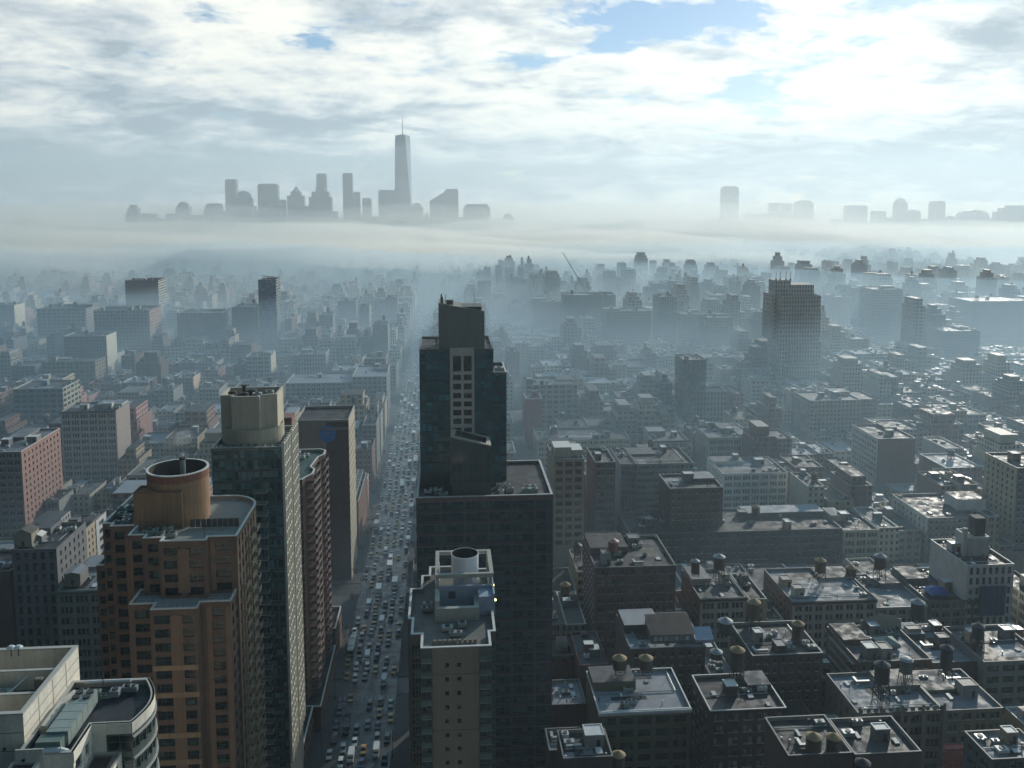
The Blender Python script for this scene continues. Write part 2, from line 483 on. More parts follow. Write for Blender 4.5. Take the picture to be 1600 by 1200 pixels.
ORANGE = wall((.25, .152, .098), .85, .4, .35); BRB = wall((.195, .122, .088), .85, .45, .35); ORL = wall((.37, .24, .145), .85, .35, .5)
def orange_tower():
    root = empty('brick_tower', (-60, 200, 0), 'tall orange brick apartment tower crowned by a round drum with a steaming chimney', 'tower')
    Z = 102; panes = []
    mb = MB()
    def bay_cols(L, n, wf): return cols(L, L/n, 1, wf, 0, .3)
    # left wing
    wl = [(-76.6, 198), (-74.4, 198), (-74.4, 196.3), (-70.4, 196.3), (-66.5, 196.3), (-66.5, 224), (-76.6, 224)]
    low = [(-79.2, 200), (-76.6, 200), (-76.6, 216), (-79.2, 216)]
    rs = rows(4, Z, 3.0, .6, 1.5)
    panes += faces_of(wl, mb, 0, Z, {0: (cols(2.2, 2.2, 1, .75, 0, .1), rs), 2: (cols(4.0, 4.0, 1, .62, 0, .3), rs), 3: (cols(3.9, 3.9, 1, .62, 0, .2), rs)}, 0)
    panes += faces_of(low, mb, 0, 91.5, {0: (cols(2.5, 2.5, 1, .7, 0, .1), rows(4, 91.5, 3.0, .6, 1.5))}, 0)
    # centre block with the rounded rear corner
    arc = [(-45+(-7.5)*(1-math.cos(a)), 207.5+7.5*math.sin(a)) for a in [i*math.pi/2/7 for i in range(8)]]
    ce = [(-68.5, 190.5), (-64.8, 190.5), (-64.8, 188.6), (-60.6, 188.6), (-60.6, 186.5), (-51.0, 186.5), (-51.0, 188.4), (-45, 188.4)] + arc[0:] + [(-68.5, 215)]
    sp = {0: (cols(3.7, 3.7, 1, .62, 0, .2), rs), 2: (cols(4.2, 4.2, 1, .6, 0, .3), rs), 4: (cols(9.6, 4.8, 1, .76, 0, .1), rs), 6: (cols(6.0, 6.0, 1, .62, 0, .3), rs), 7: (cols(19.1, 3.1, 1, .5, 0, .8), rs)}
    panes += faces_of(ce, mb, 0, Z, sp, 0)
    # lower front block with its terrace
    ZT = 90
    fr = [(-66.2, 182.8), (-61.0, 182.8), (-61.0, 180), (-51.6, 180), (-51.6, 182.8), (-45.4, 182.8), (-45.4, 190), (-66.2, 190)]
    rt_ = rows(4, ZT, 3.0, .62, 1.5)
    panes += faces_of(fr, mb, 0, ZT, {0: (cols(5.2, 5.2, 1, .66, 0, .3), rt_), 2: (cols(9.4, 4.7, 1, .76, 0, .1), rt_), 4: (cols(6.2, 6.2, 1, .62, 0, .3), rt_), 5: (cols(7.2, 3.3, 1, .5, 0, .4), rt_)}, 0)
    mb.build('wall', BRB, root)
    # orange piers and pale spandrel bands laid 4 cm proud of the brown brick
    mb = MB(); b2 = MB()
    def pier(x0, x1, y, z0, z1): mb.box(x0, x1, y-.05, y+.02, z0, z1, 0, None, True)
    pier(-57.05, -54.55, 179.98, 4, ZT-1.6); pier(-57.05, -54.55, 186.48, ZT+.3, Z-2)
    pier(-71.2, -69.7, 196.28, 4, Z-3); pier(-50.4, -49.3, 182.78, 4, ZT-1.3); pier(-46.4, -45.5, 182.78, 4, ZT-1.3)
    pier(-50.6, -49.6, 188.38, ZT, Z-1.3); pier(-68.3, -67.8, 190.48, 4, Z-1.3)
    for i in range(0, 29):
        z = ZT-1.6-3.0*i-.02
        if i in (3, 5, 8, 10, 14, 19) and z > 6:
            b2 = MB(); b2.box(-60.9, -51.7, 179.92, 179.99, z-3.0+.1, z-3.0*.58-.08+.0, 0, None, True); b2.build('spandrel', ORL, root)
    mb.box(-44.98, -44.9, 188.6, 207.3, 4, Z-2.2-99, 0) if False else None
    mb.build('pier', ORANGE, root); pass
    # sunny avenue side clad in orange brick: thin strips between the window columns
    mb = MB()
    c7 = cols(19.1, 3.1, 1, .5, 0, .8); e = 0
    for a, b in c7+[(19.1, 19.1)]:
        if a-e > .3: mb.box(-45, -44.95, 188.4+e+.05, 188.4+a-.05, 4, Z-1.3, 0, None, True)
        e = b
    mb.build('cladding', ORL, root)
    put_panes(root, panes, glass((.008, .012, .013), .09, .14, (.09, .12, .11)), FRMD, 'two')
    flat_roof(root, wl, Z, 1.1, RF_D); flat_roof(root, low, 91.5, .9, RF_D)
    TER = roofing((.30, .285, .26), .3, .25); flat_roof(root, ce, Z, 1.1, TER); flat_roof(root, fr, ZT, .9, roofing((.34, .34, .33), .3, .25))
    mb = MB()
    for a, b in zip(fr[:6], fr[1:7]):
        A = Vector((*a, ZT)); B = Vector((*b, ZT)); n = max(1, int((B-A).length/1.2))
        for i in range(n+1): mb.bar(A.lerp(B, i/n), A.lerp(B, i/n)+Vector((0, 0, 1.05)), .03)
        for h in (.55, 1.05): mb.bar(A+Vector((0, 0, h)), B+Vector((0, 0, h)), .03)
    mb.build('railing', STEEL, root)
    # drum
    cx, cy, r = -61.3, 203.5, 6.75
    mb = MB(); n = 40
    for i in range(n):
        a, b = 2*math.pi*i/n, 2*math.pi*(i+1)/n
        pa = lambda rr, t: (cx+rr*math.cos(t), cy+rr*math.sin(t))
        mb.wallq(pa(r, a), pa(r, b), Z-1.1, 110.9, 0); mb.wallq(pa(r+.06, a), pa(r+.06, b), 110.9, 112.6, 1)
        mb.quad((*pa(r, a), 110.9), (*pa(r, b), 110.9), (*pa(r+.06, b), 110.9), (*pa(r+.06, a), 110.9), 1)
        mb.wallq(pa(r-.45, b), pa(r-.45, a), 108.3, 112.8, 2)
        mb.quad((*pa(r+.1, a), 112.8), (*pa(r+.1, b), 112.8), (*pa(r-.45, b), 112.8), (*pa(r-.45, a), 112.8), 3)
        mb.wallq(pa(r+.1, a), pa(r+.1, b), 112.55, 112.8, 3)
    mb.poly([(*(cx+(r-.44)*math.cos(2*math.pi*i/n), cy+(r-.44)*math.sin(2*math.pi*i/n)), 108.4) for i in range(n)], 2)
    mb.build('drum', [wall((.32, .19, .105), .85, .45, .7), wall((.24, .10, .06)), plain((.05, .045, .04)), COPE], root)
    mb = MB(); mb.box(-69.0, -58.6, 196.2, 201, Z-1.1, 109.2, 0, 1); mb.build('plant_room', [wall((.30, .18, .10), .85, .45, .7), wall((.24, .10, .06))], root)
    mb = MB(); mb.ring([(-69, 196.2), (-58.6, 196.2), (-58.6, 201), (-69, 201)], 108.0, 109.5, .35, 0); mb.build('parapet', wall((.2, .095, .06)), root)
    mb = MB(); mb.cyl(-60.2, 203.5, 108.4, 114.6, .62, 0, 14); mb.cyl(-60.2, 203.5, 114.6, 115.2, .75, 1, 14); mb.cyl(-60.2, 203.5, 108.4, 109.2, 1.6, 1, 14)
    mb.build('chimney', [METAL, STEEL], root)
    for x, y, w, d in ((-67.4, 191.4, 1.8, 1.5), (-65.2, 191.3, 1.6, 1.9), (-63, 191.2, 1.9, 1.4), (-62.4, 189.4, 1.5, 1.5), (-60.2, 190.6, 1.7, 1.7), (-65.4, 193.6, 2.2, 1.3), (-62.2, 193.6, 2, 1.2),
                       (-75.6, 204, 1.8, 1.6), (-75.2, 208, 2.2, 1.5), (-73.4, 201, 1.6, 2.0), (-76.4, 206, 1.9, 1.6), (-72.6, 198.4, 1.7, 1.3), (-74.6, 198.6, 1.2, 1.2), (-63.6, 205.6, 2.6, 2.2), (-62.4, 200.6, 1.8, 1.4)):
        ac_part(root, x, y, (108.4 if (abs(x-cx) < 5 and y > 199) else Z-1.1), w, d, RND.uniform(1.0, 1.6), METALG if RND.random() < .4 else METAL)
    mb = MB(); mb.bar((-52, 189.5, Z-1), (-52, 189.5, Z+4.5), .06); mb.build('mast', STEEL, root)
    mb = MB()
    for i in range(9): mb.box(-57+i*1.2, -57+i*1.2+1.1, 196.4, 196.5, Z-1.0, Z+.9)
    mb.build('screen', plain((.12, .10, .09), .7), root)
    # balconies on the avenue side
    for i in range(31):
        for y0, n_ in ((191.0, 3.0), (197.0, 3.2), (203.0, 3.0)):
            z = (ZT if y0 < 192 else Z-3.5) - 3.0*i - 1.5
            if z < 30: continue
            m2 = MB(); m2.box(-45, -43.7, y0, y0+n_, z, z+.22, 0, None, True); m2.box(-43.78, -43.7, y0, y0+n_, z+.22, z+1.15, 1); m2.box(-45, -43.7, y0, y0+.07, z+.22, z+1.15, 1)
            m2.build('balcony', [plain((.42, .36, .28)), plain((.36, .27, .17))], root)
    foot(-84, -43, 178, 225, Z, 1200)
orange_tower()

def green_tower():
    root = empty('glass_tower', (-52, 243, 0), 'green glass apartment tower with a cream round penthouse drum and pale lattice side', 'tower')
    Z = 109; x0, x1, y0, y1 = -61.2, -43, 232, 254
    mb = MB(); panes = []
    rs = rows(4, Z, 3.05, .80, .5)
    cs = []
    for a, b, k in ((.3, 5.2, 3), (5.7, 12.4, 4), (12.9, 18.0, 3)):
        w = (b-a)/k
        for i in range(k): cs.append((a+w*i+.07, a+w*(i+1)-.07))
    panes += panel(mb, (x0, y0), (1, 0), x1-x0, 0, Z, cs, rs, .18, 0)
    mb.wallq((x1, y0), (x1, y1), 0, Z, 2); mb.wallq((x1, y1), (x0, y1), 0, Z, 0); mb.wallq((x0, y1), (x0, y0), 0, Z, 0)
    # balcony stack hugging the near corner
    mb.build('wall', [plain((.10, .14, .14), .4, .1), plain((.3, .3, .28)), plain((.07, .09, .085), .3)], root)
    put_panes(root, panes, glass((.035, .08, .088), .05, .4, (.26, .38, .37)), plain((.22, .29, .29), .4, .1), 'plain')
    ringp = [(x0, y0), (x1, y0), (x1, y1), (x0, y1)]
    flat_roof(root, ringp, Z, .8, RF_D, plain((.4, .42, .4)))
    # avenue side: pale precast lattice in two tall strips with sloping sun blades
    pale = plain((.76, .73, .63), .7, 0, .2)
    for (a, b) in ((232.0, 241.2), (244.6, 254.0)):
        mb = MB(); n = 4
        for i in range(n+1):
            y = a+(b-a)*i/n; mb.box(x1+.02, x1+.75, y-.17, y+.17, 20, Z+1.2, 0, None, True)
        i = 0
        z = Z+.8
        while z > 22:
            mb.box(x1+.02, x1+.7, a, b, z-.3, z, 0, None, True); z -= 3.05
        mb.build('lattice', pale, root)
    mb = MB()
    for i in range(28):
        z = Z-1.5-3.05*i
        for a, b in ((232.2, 241), (244.8, 253.8)):
            w = (b-a)/4
            for k in range(4): mb.quad((x1+.06, a+w*k+.2, z-1.5), (x1+.06, a+w*(k+1)-.2, z-1.5), (x1+.06, a+w*(k+1)-.2, z+.9), (x1+.06, a+w*k+.2, z+.9), 0)
    o = mb.build('window', GLG, root); o['kind'] = 'stuff'
    # balconies between this tower and its orange neighbour
    for i in range(26):
        z = 97-3.05*i
        m2 = MB(); m2.box(-50.2, -46.9, 229.9, 232, z, z+.25, 0, None, True); m2.box(-50.2, -46.9, 229.9, 229.98, z+.25, z+1.2, 1); m2.box(-46.98, -46.9, 229.98, 232, z+.25, z+1.2, 1)
        m2.build('balcony', [plain((.42, .44, .42)), plain((.18, .25, .24), .2)], root)
    # drum and notched penthouse
    cxx, cyy = -52.6, 243.2; cr = wall((.52, .47, .36), .85, .25, .35)
    mb = MB(); n = 40; r = 8.3
    pa = lambda rr, t: (cxx+rr*math.cos(t), cyy+rr*math.sin(t))
    for i in range(n):
        a, b = 2*math.pi*i/n, 2*math.pi*(i+1)/n
        mb.wallq(pa(r, a), pa(r, b), Z-.8, 112.6, 0); mb.wallq(pa(r-.4, b), pa(r-.4, a), 110.5, 112.6, 0)
        mb.quad((*pa(r, a), 112.6), (*pa(r, b), 112.6), (*pa(r-.4, b), 112.6), (*pa(r-.4, a), 112.6), 0)
    mb.poly([(*pa(r-.41, 2*math.pi*i/n), 110.6) for i in range(n)], 1)
    mb.build('drum', [cr, RF_T], root)
    q = [(-60.0, 238.6), (-56.8, 238.6), (-56.8, 236.6), (-49.4, 236.6), (-49.4, 238.2), (-45.2, 239.4), (-45.2, 248.5), (-60.0, 248.5)]
    mb = MB(); prism_walls(mb, q, 110.6, 121.2); mb.poly([(*p, 119.9) for p in q], 1); mb.ring(q, 119.8, 121.3, .4, 0); mb.build('penthouse', [cr, RF_D], root)
    mb = MB(); mb.ring(inset(q, -.08), 121.25, 121.6, .55); mb.build('parapet', plain((.56, .53, .44)), root)
    for x, y, w, d in ((-58.4, 240.5, 2, 1.6), (-55, 238.4, 2.2, 1.6), (-51.6, 238.4, 2.4, 1.7), (-48.5, 240.6, 2, 2), (-54, 242, 2.6, 2.2)): ac_part(root, x, y, 119.9, w, d, 2.1, STEEL if x < -52 else METAL)
    mb = MB(); mb.cyl(-54.2, 241, 119.9, 123.4, .5, 0, 10); mb.cyl(-54.2, 241, 123.4, 123.9, .8, 0, 10); mb.build('chimney', STEEL, root)
    for i in range(9): ac_part(root, -60.2+i*1.9, 232.9, Z-.8, 1.4, 1.1, .9, METALG if i % 3 else METAL)
    foot(x0-1, x1+1, 229, 255, Z, 1200)
green_tower()

def brown_tower():
    root = empty('brick_tower', (-50, 300, 0), 'dark red brick tower with stacked curved balconies and a green roof terrace', 'tower')
    Z = 83.5; pts = [(-58.5, 283), (-46.2, 283), (-45.6, 285), (-43.6, 289), (-43.6, 294), (-45.4, 297), (-44.4, 308), (-42.8, 311), (-42.8, 316), (-45, 318), (-58.5, 318)]
    mb = MB(); br = wall((.14, .083, .07), .85, .4, .3)
    panes = faces_of(pts, mb, 0, Z, {3: (cols(5, 2.5, 1, .6, 0, .2), rows(4, Z, 2.95, .55, 1.4)), 5: (cols(11, 2.6, 1, .55, 0, .3), rows(4, Z, 2.95, .55, 1.4)), 7: (cols(5, 2.5, 1, .6, 0, .2), rows(4, Z, 2.95, .55, 1.4))})
    mb.build('wall', br, root); put_panes(root, panes, GL, FRM, 'sash', 60)
    flat_roof(root, pts, Z, 1.0, RF_GR, COPE, .55)
    mb = MB()
    for i in range(26):
        z = Z-2.6-2.95*i; mb.box(-58.5, -46.2, 282.93, 283, z, z+.16, 0, None, True)
    mb.build('floor_band', plain((.36, .33, .31)), root)
    for i in range(25):
        for (ya, yb, xo) in ((285.5, 292.5, -42.2), (296.5, 307.5, -43.0), (309.5, 316.5, -41.5)):
            z = Z-2.6-2.95*i; ym = (ya+yb)/2
            p = [(-45.2, ya), (xo-.6, ya+.7), (xo, ym), (xo-.6, yb-.7), (-45.2, yb)]
            m2 = MB(); m2.prism(p, z, z+.2, 0, None, True); m2.ring(inset(p, .05), z+.2, z+1.1, .1, 1); m2.build('balcony', [plain((.30, .28, .26)), plain((.16, .10, .085))], root)
    bulkhead(root, -58, -54.6, 296, 302, Z-1, Z+2.4, wall((.34, .36, .36)))
    mb = MB(); mb.box(-60.5, -55.2, 318.6, 326, 0, 95, 0); mb.build('core', wall((.25, .13, .10)), root)
    for x, y in ((-53, 305), (-51, 308), (-55, 311), (-50, 311), (-53.5, 314)): ac_part(root, x, y, Z-1, 1.8, 1.4, 1.2, LITE)
    foot(-60, -41, 282, 326, Z, 1200)
brown_tower()

def disc_tower():
    root = empty('office_tower', (-54, 402, 0), 'dark tower with a big blue disc emblem on its blank upper wall', 'tower')
    Z = 75; x0, x1, y0, y1 = -66.5, -43, 393, 420
    mb = MB()
    tanw = wall((.30, .26, .21)); drk = wall((.12, .085, .08))
    mb.wallq((x0, y0), (x0+13.5, y0), 0, Z, 0); mb.wallq((x0+13.5, y0), (x1, y0), 0, Z, 1)
    p = panel(mb, (x1, y0), (0, 1), y1-y0, 0, Z, cols(y1-y0, 3.4, 1, .42, 0, .8), rows(6, Z, 3.6, .5, 6), .3, 2)
    mb.wallq((x1, y1), (x0, y1), 0, Z, 0); mb.wallq((x0, y1), (x0, y0), 0, Z, 0)
    mb.build('wall', [tanw, drk, wall((.46, .41, .31))], root); put_panes(root, p, GL, FRM, 'sash', 60)
    flat_roof(root, [(x0, y0), (x1, y0), (x1, y1), (x0, y1)], Z, 1.2, RF_D, plain((.4, .39, .36)))
    mb = MB(); mb.box(x0+12, x1-.5, y0-.5, y0-.02, Z-4.6, Z-3.6, 0, None, True); mb.box(x0+12, x1-.5, y0-.35, y0-.02, Z-1.0, Z-.2, 0, None, True); mb.build('cornice', plain((.26, .24, .22)), root)
    cxx, cz = W(512, 678, Y=y0-.3).x, W(512, 678, Y=y0-.3).z; r = 3.75
    mb = MB(); n = 36
    A = [(cxx+r*math.cos(2*math.pi*i/n), cz+r*math.sin(2*math.pi*i/n)) for i in range(n)]
    mb.poly([(a, y0-.35, b) for a, b in A], 0)
    for i in range(n):
        (a, b), (c, d) = A[i], A[(i+1) % n]; mb.quad((a, y0-.02, b), (c, y0-.02, d), (c, y0-.35, d), (a, y0-.35, b), 0)
    o = mb.build('emblem_disc', plain((.02, .20, .55), .5, 0, .15), root)
    mb = MB()
    for k in range(3):     # three-lobed knot in a slightly lighter blue
        t0 = math.pi/2+k*2*math.pi/3; c = (cxx+1.35*math.cos(t0), cz+1.35*math.sin(t0)); m_ = 16
        for i in range(m_):
            a, b = 2*math.pi*i/m_, 2*math.pi*(i+1)/m_
            mb.quad(*[(c[0]+rr*math.cos(t), y0-.38, c[1]+rr*math.sin(t)) for rr, t in ((.95, b), (.95, a), (1.35, a), (1.35, b))][::-1], 0)
    mb.build('emblem_knot', plain((.10, .30, .45), .5, 0, .1), o)
    foot(x0, x1, y0, y1, Z, 1000)
disc_tower()

def pergola_block():
    root = empty('brick_building', (-49, 460, 0), 'narrow red brick block carrying a white pergola frame on its roof', 'building')
    x0, x1, y0, y1, Z = -55, -43, 430, 476, 24
    mb = MB(); p = panel(mb, (x1, y0), (0, 1), y1-y0, 0, Z, cols(y1-y0, 3.2, 1, .45, 0, .8), rows(4, Z, 3.4, .5, 1.6), .25)
    mb.wallq((x0, y0), (x1, y0), 0, Z); mb.wallq((x1, y1), (x0, y1), 0, Z); mb.wallq((x0, y1), (x0, y0), 0, Z); mb.build('wall', wall((.25, .13, .10)), root)
    put_panes(root, p, GL, FRMW, 'sash', 40)
    flat_roof(root, [(x0, y0), (x1, y0), (x1, y1), (x0, y1)], Z, .9, RF_D, plain((.36, .36, .33)))
    mb = MB()
    for x in (-52.6, -50, -47.2, -44.6): mb.box(x-.16, x+.16, y0+1, y1-1, Z+1.6, Z+2.0, 0, None, True)
    for i in range(16): mb.box(-53, -44.2, y0+1.4+i*2.85, y0+1.7+i*2.85, Z+2.0, Z+2.3, 0, None, True)
    for x in (-52.6, -44.6):
        for i in range(6): mb.box(x-.12, x+.12, y0+2+i*8, y0+2.24+i*8, Z-.9, Z+1.6)
    mb.build('pergola', plain((.62, .63, .60)), root)
    foot(x0, x1, y0, y1, Z, 1000)
pergola_block()

def low_podium():
    root = empty('brick_building', (-50, 300, 0), 'low brick terrace block with pale parapets below the balconied red tower', 'building')
    for (x0, x1, y0, y1, Z) in ((-57, -41.2, 319, 337, 14.5), (-57, -41.2, 278, 318, 8.5), (-57, -43.5, 256, 277, 9.5)):
        mb = MB(); sp = {}
        pts = [(x0, y0), (x1, y0), (x1, y1), (x0, y1)]
        p = faces_of(pts, mb, 0, Z, {1: (cols(y1-y0, 3.5, 1, .5, 0, .6), rows(.5, Z, 3.6, .55, 1.4))}); mb.build('wall', wall((.19, .11, .085)), root)
        put_panes(root, p, GL, FRM, 'sash', 30); flat_roof(root, pts, Z, .9, RF_D)
    foot(-58, -41, 255, 338, 14, 1200)
low_podium()

# ------------------------------------------------------------------ hero: black glass tower on its podium
def black_tower():
    root = empty('glass_tower', (6.4, 260, 0), 'black glass tower with blank grey crown and pale window grid above a podium', 'tower')
    Z = 89.4; x0, x1, y0, y1 = -8.3, 30.9, 245.6, 279
    mb = MB(); panes = []
    cs = []
    u = .6; k = 0
    while u < x1-x0-2.2:
        cs.append((u, u+1.35)); u += 1.5; k += 1
        if k % 4 == 0: u += .75
    rs = rows(2, Z, 3.3, .62, 1.7)
    pf = panel(mb, (x0, y0), (1, 0), x1-x0, 0, Z, cs, rs, .3)
    pl = panel(mb, (x0, y1), (0, -1), y1-y0, 0, Z, cols(y1-y0, 1.6, 1, .85, 0, .6), rs, .3)
    mb.wallq((x1, y0), (x1, y1), 0, Z); mb.wallq((x1, y1), (x0, y1), 0, Z)
    mb.build('podium', wall((.065, .068, .078), .6, .4, .2), root)
    put_panes(root, pf, glass((.018, .05, .068), .06, .24, (.12, .16, .18)), plain((.06, .08, .085), .4, .2), 'two')
    pts = [(x0, y0), (x1, y0), (x1, y1), (x0, y1)]
    flat_roof(root, pts, Z, .9, RF_D, plain((.45, .47, .46)), .7)
    for i in range(26):
        z = Z-1.55-3.3*i
        if z > 2: mb = MB(); mb.box(x0, x1, y0-.14, y0-.01, z-.02, z+.2, 0, None, True); mb.build('floor_band', plain((.13, .15, .165), .5), root)
    for i in range(1, 6):
        mb = MB(); x = x0+.38+i*6.75; mb.box(x-.16, x+.16, y0-.1, y0-.01, 2, Z-1.6); mb.build('pier', plain((.10, .115, .13), .5), root)
    mb = MB(); mb.box(x0-.06, x1+.06, y0-.16, y0-.02, Z-1.3, Z-.25); mb.build('fascia', plain((.16, .10, .10)), root)
    # rooftop plant either side of the blade
    for i in range(9): ac_part(root, -6.7+RND.uniform(0, 7), 247.2+RND.uniform(0, 6.4), Z-.9, RND.uniform(1.1, 2.4), RND.uniform(1, 1.8), RND.uniform(.8, 1.6), RND.choice([METAL, LITE, METALG]))
    for i in range(9): ac_part(root, 14+RND.uniform(0, 5.6), 247.2+RND.uniform(0, 7), Z-.9, RND.uniform(1.1, 1.9), RND.uniform(1, 1.6), RND.uniform(.8, 1.8), RND.choice([METAL, LITE, METAL]))
    for x, y, w, d in ((22.4, 248.5, 4.5, 1.8), (23.2, 251, 3.4, 1.6)): ac_part(root, x, y, Z-.9, w, d, 1.6, METALG)
    # tower shaft
    ty0, ty1 = 257.8, 282; A = W(655, 546, Y=ty0); B = W(771, 546, Y=ty0); C = W(791.5, 581, Y=ty0+4)
    ax, bx, tz = A.x, B.x, A.z; gx0, gx1 = W(703, 560, Y=ty0).x, W(741, 560, Y=ty0).x
    glz = glass((.028, .095, .115), .04, .2, (.07, .11, .12)); fr = plain((.05, .085, .095), .35, .3)
    mb = MB(); rt_ = rows(Z, tz, 3.1, .86, .5)
    pn = panel(mb, (ax, ty0), (1, 0), gx0-ax, Z-1, tz, cols(gx0-ax, 1.6, 1, .92, 0, .15), rt_, .1)
    pn += panel(mb, (gx1, ty0), (1, 0), bx-gx1, Z-1, tz, cols(bx-gx1, 1.6, 1, .92, 0, .15), rt_, .1)
    sd = panel(mb, (ax, ty1), (0, -1), ty1-ty0, Z-1, tz, cols(ty1-ty0, 1.6, 1, .92, 0, .15), rt_, .1)
    mb.wallq((bx, ty0), (bx, ty1), Z-1, tz); mb.wallq((bx, ty1), (ax, ty1), Z-1, tz)
    mb.build('shaft', plain((.055, .10, .115), .35, .2), root)
    put_panes(root, pn, glz, fr, 'plain', 100)
    o = None
    mbp = MB()
    for q in sd:
        c, s = math.cos(q[3]), math.sin(q[3]); w = q[4]/2
        mbp.quad((q[0]-c*w, q[1]-s*w, q[2]), (q[0]+c*w, q[1]+s*w, q[2]), (q[0]+c*w, q[1]+s*w, q[2]+q[5]), (q[0]-c*w, q[1]-s*w, q[2]+q[5]))
    for q in pl:
        c, s = math.cos(q[3]), math.sin(q[3]); w = q[4]/2
        mbp.quad((q[0]-c*w, q[1]-s*w, q[2]), (q[0]+c*w, q[1]+s*w, q[2]), (q[0]+c*w, q[1]+s*w, q[2]+q[5]), (q[0]-c*w, q[1]-s*w, q[2]+q[5]))
    o = mbp.build('window', glz, root); o['kind'] = 'stuff'
    # pale grid: two columns of windows, the top pair taller
    mb = MB(); gz0 = 80; L = gx1-gx0; w = L*.33; rws = []
    top = W(722, 556, Y=ty0).z
    rws.append((W(722, 580, Y=ty0).z, top))
    for pyt, pyb in ((585, 594), (599, 608.5), (613.5, 622), (627, 635), (640, 649), (653.5, 662), (668, 676)):
        rws.append((W(722, pyb, Y=ty0).z, W(722, pyt, Y=ty0).z))
    gp = panel(mb, (gx0, ty0-.35), (1, 0), L, Z-1, tz+.4, [(L*.12, L*.12+w), (L*.56, L*.56+w)], rws, .5)
    mb.wallq((gx0, ty0), (gx0, ty0-.35), Z-1, tz+.4); mb.wallq((gx1, ty0-.35), (gx1, ty0), Z-1, tz+.4); mb.quad((gx0, ty0-.35, tz+.4), (gx1, ty0-.35, tz+.4), (gx1, ty0, tz+.4), (gx0, ty0, tz+.4))
    mb.build('window_grid', wall((.52, .48, .43), .8, .2, .2), root); put_panes(root, gp, glass((.05, .06, .06), .12, .1), FRMD, 'two')
    tp = [(ax, ty0), (bx, ty0), (bx, ty1), (ax, ty1)]
    flat_roof(root, tp, tz, 0.6, RF_D, plain((.16, .19, .19)), .4)
    # side step
    mb = MB(); sp = panel(mb, (bx, ty0+4), (1, 0), C.x-bx, Z-10, C.z, cols(C.x-bx, 1.7, 1, .9, 0, .15), rows(Z-10, C.z, 3.1, .84, .5), .1)
    mb.wallq((C.x, ty0+4), (C.x, ty1-4), Z-10, C.z); mb.wallq((C.x, ty1-4), (bx, ty1-4), Z-10, C.z); mb.build('side_wing', plain((.06, .085, .09), .35, .2), root)
    put_panes(root, sp, glz, fr, 'plain', 60); flat_roof(root, [(bx+.02, ty0+4), (C.x, ty0+4), (C.x, ty1-4), (bx+.02, ty1-4)], C.z, .8, RF_D)
    ac_part(root, bx+1, ty0+8, C.z-.8, 2.5, 2, 1.4, LITE)
    # blank crown with the sloping top
    c0, c1 = W(685, 490, Y=ty0+1.2).x, W(757, 490, Y=ty0+1.2).x; cy0, cy1 = ty0+1.2, ty0+13
    zl, zr_ = W(685, 474, Y=cy0).z, W(757, 486, Y=cy0).z
    mb = MB(); zb = tz-.6
    mb.quad((c0, cy0, zb), (c1, cy0, zb), (c1, cy0, zr_), (c0, cy0, zl)); mb.quad((c1, cy0, zb), (c1, cy1, zb), (c1, cy1, zr_), (c1, cy0, zr_))
    mb.quad((c1, cy1, zb), (c0, cy1, zb), (c0, cy1, zl), (c1, cy1, zr_)); mb.quad((c0, cy1, zb), (c0, cy0, zb), (c0, cy0, zl), (c0, cy1, zl))
    mb.quad((c0, cy0, zl), (c1, cy0, zr_), (c1, cy1, zr_), (c0, cy1, zl)); mb.build('crown', wall((.19, .195, .175), .8, .2, .25), root)
    mb = MB(); mb.box(c0+4.8, c1-.8, cy0+1, cy1-2, zr_-1.0, zr_+1.2); mb.cyl(c0+3.4, cy0+2.6, zl-1, zl+.7, 1.05, 0, 12); mb.box(c0+.6, c0+1.4, cy0+1, cy0+2, zl-1, zl+1.8); mb.build('plant_room', plain((.07, .08, .075)), root)
    mb = MB(); mb.bar((c0+.8, cy0+1.4, zl), (c0+.9, cy0+1.4, zl+2.6), .3); mb.bar((c0+2.1, cy0+1.4, zl), (c0+2.1, cy0+1.4, zl+2.4), .1); mb.bar((c0+10.6, cy0+3, zr_), (c0+10.6, cy0+3, zr_+5), .07); mb.build('mast', STEEL, root)
    mb = MB()
    for a, b in (((ax+.3, ty0+.3), (c0-.2, ty0+.3)), ((c1+.2, ty0+.3), (bx-.3, ty0+.3))):
        for h in (.5, 1.1): mb.bar((*a, tz+h), (*b, tz+h), .05)
        for i in range(6): x = a[0]+(b[0]-a[0])*i/5; mb.bar((x, a[1], tz), (x, a[1], tz+1.1), .05)
    mb.build('railing', METAL, root)
    # glass blade in front of the shaft with its tilted ring
    p0, p1 = W(705, 690, Y=248.6), W(767, 700, Y=248.6); by0, by1 = 248.6, 257.6
    za, zc = W(705, 683, Y=248.6).z, W(767, 697, Y=248.6).z
    mb = MB(); L = p1.x-p0.x; cs = cols(L, 1.5, 1, .9, 0, .12); z = Z-.9
    bp = panel(mb, (p0.x, by0), (1, 0), L, Z-.9, zc-1.5, cs, rows(Z-.5, zc-1.5, 3.1, .88, .3), .08)
    mb.quad((p0.x, by0, zc-1.5), (p1.x, by0, zc-1.5), (p1.x, by0, zc), (p0.x, by0, za))
    mb.quad((p1.x, by0, Z-.9), (p1.x, by1, Z-.9), (p1.x, by1, zc), (p1.x, by0, zc)); mb.quad((p0.x, by1, Z-.9), (p0.x, by0, Z-.9), (p0.x, by0, za), (p0.x, by1, za))
    mb.build('blade', plain((.06, .085, .095), .35, .3), root); put_panes(root, bp, glass((.012, .028, .036), .05, .2, (.05, .09, .1)), plain((.12, .16, .17), .3, .4), 'plain', 60)
    mb = MB(); t = 1.0
    zz = lambda x: za+(zc-za)*(x-p0.x)/L
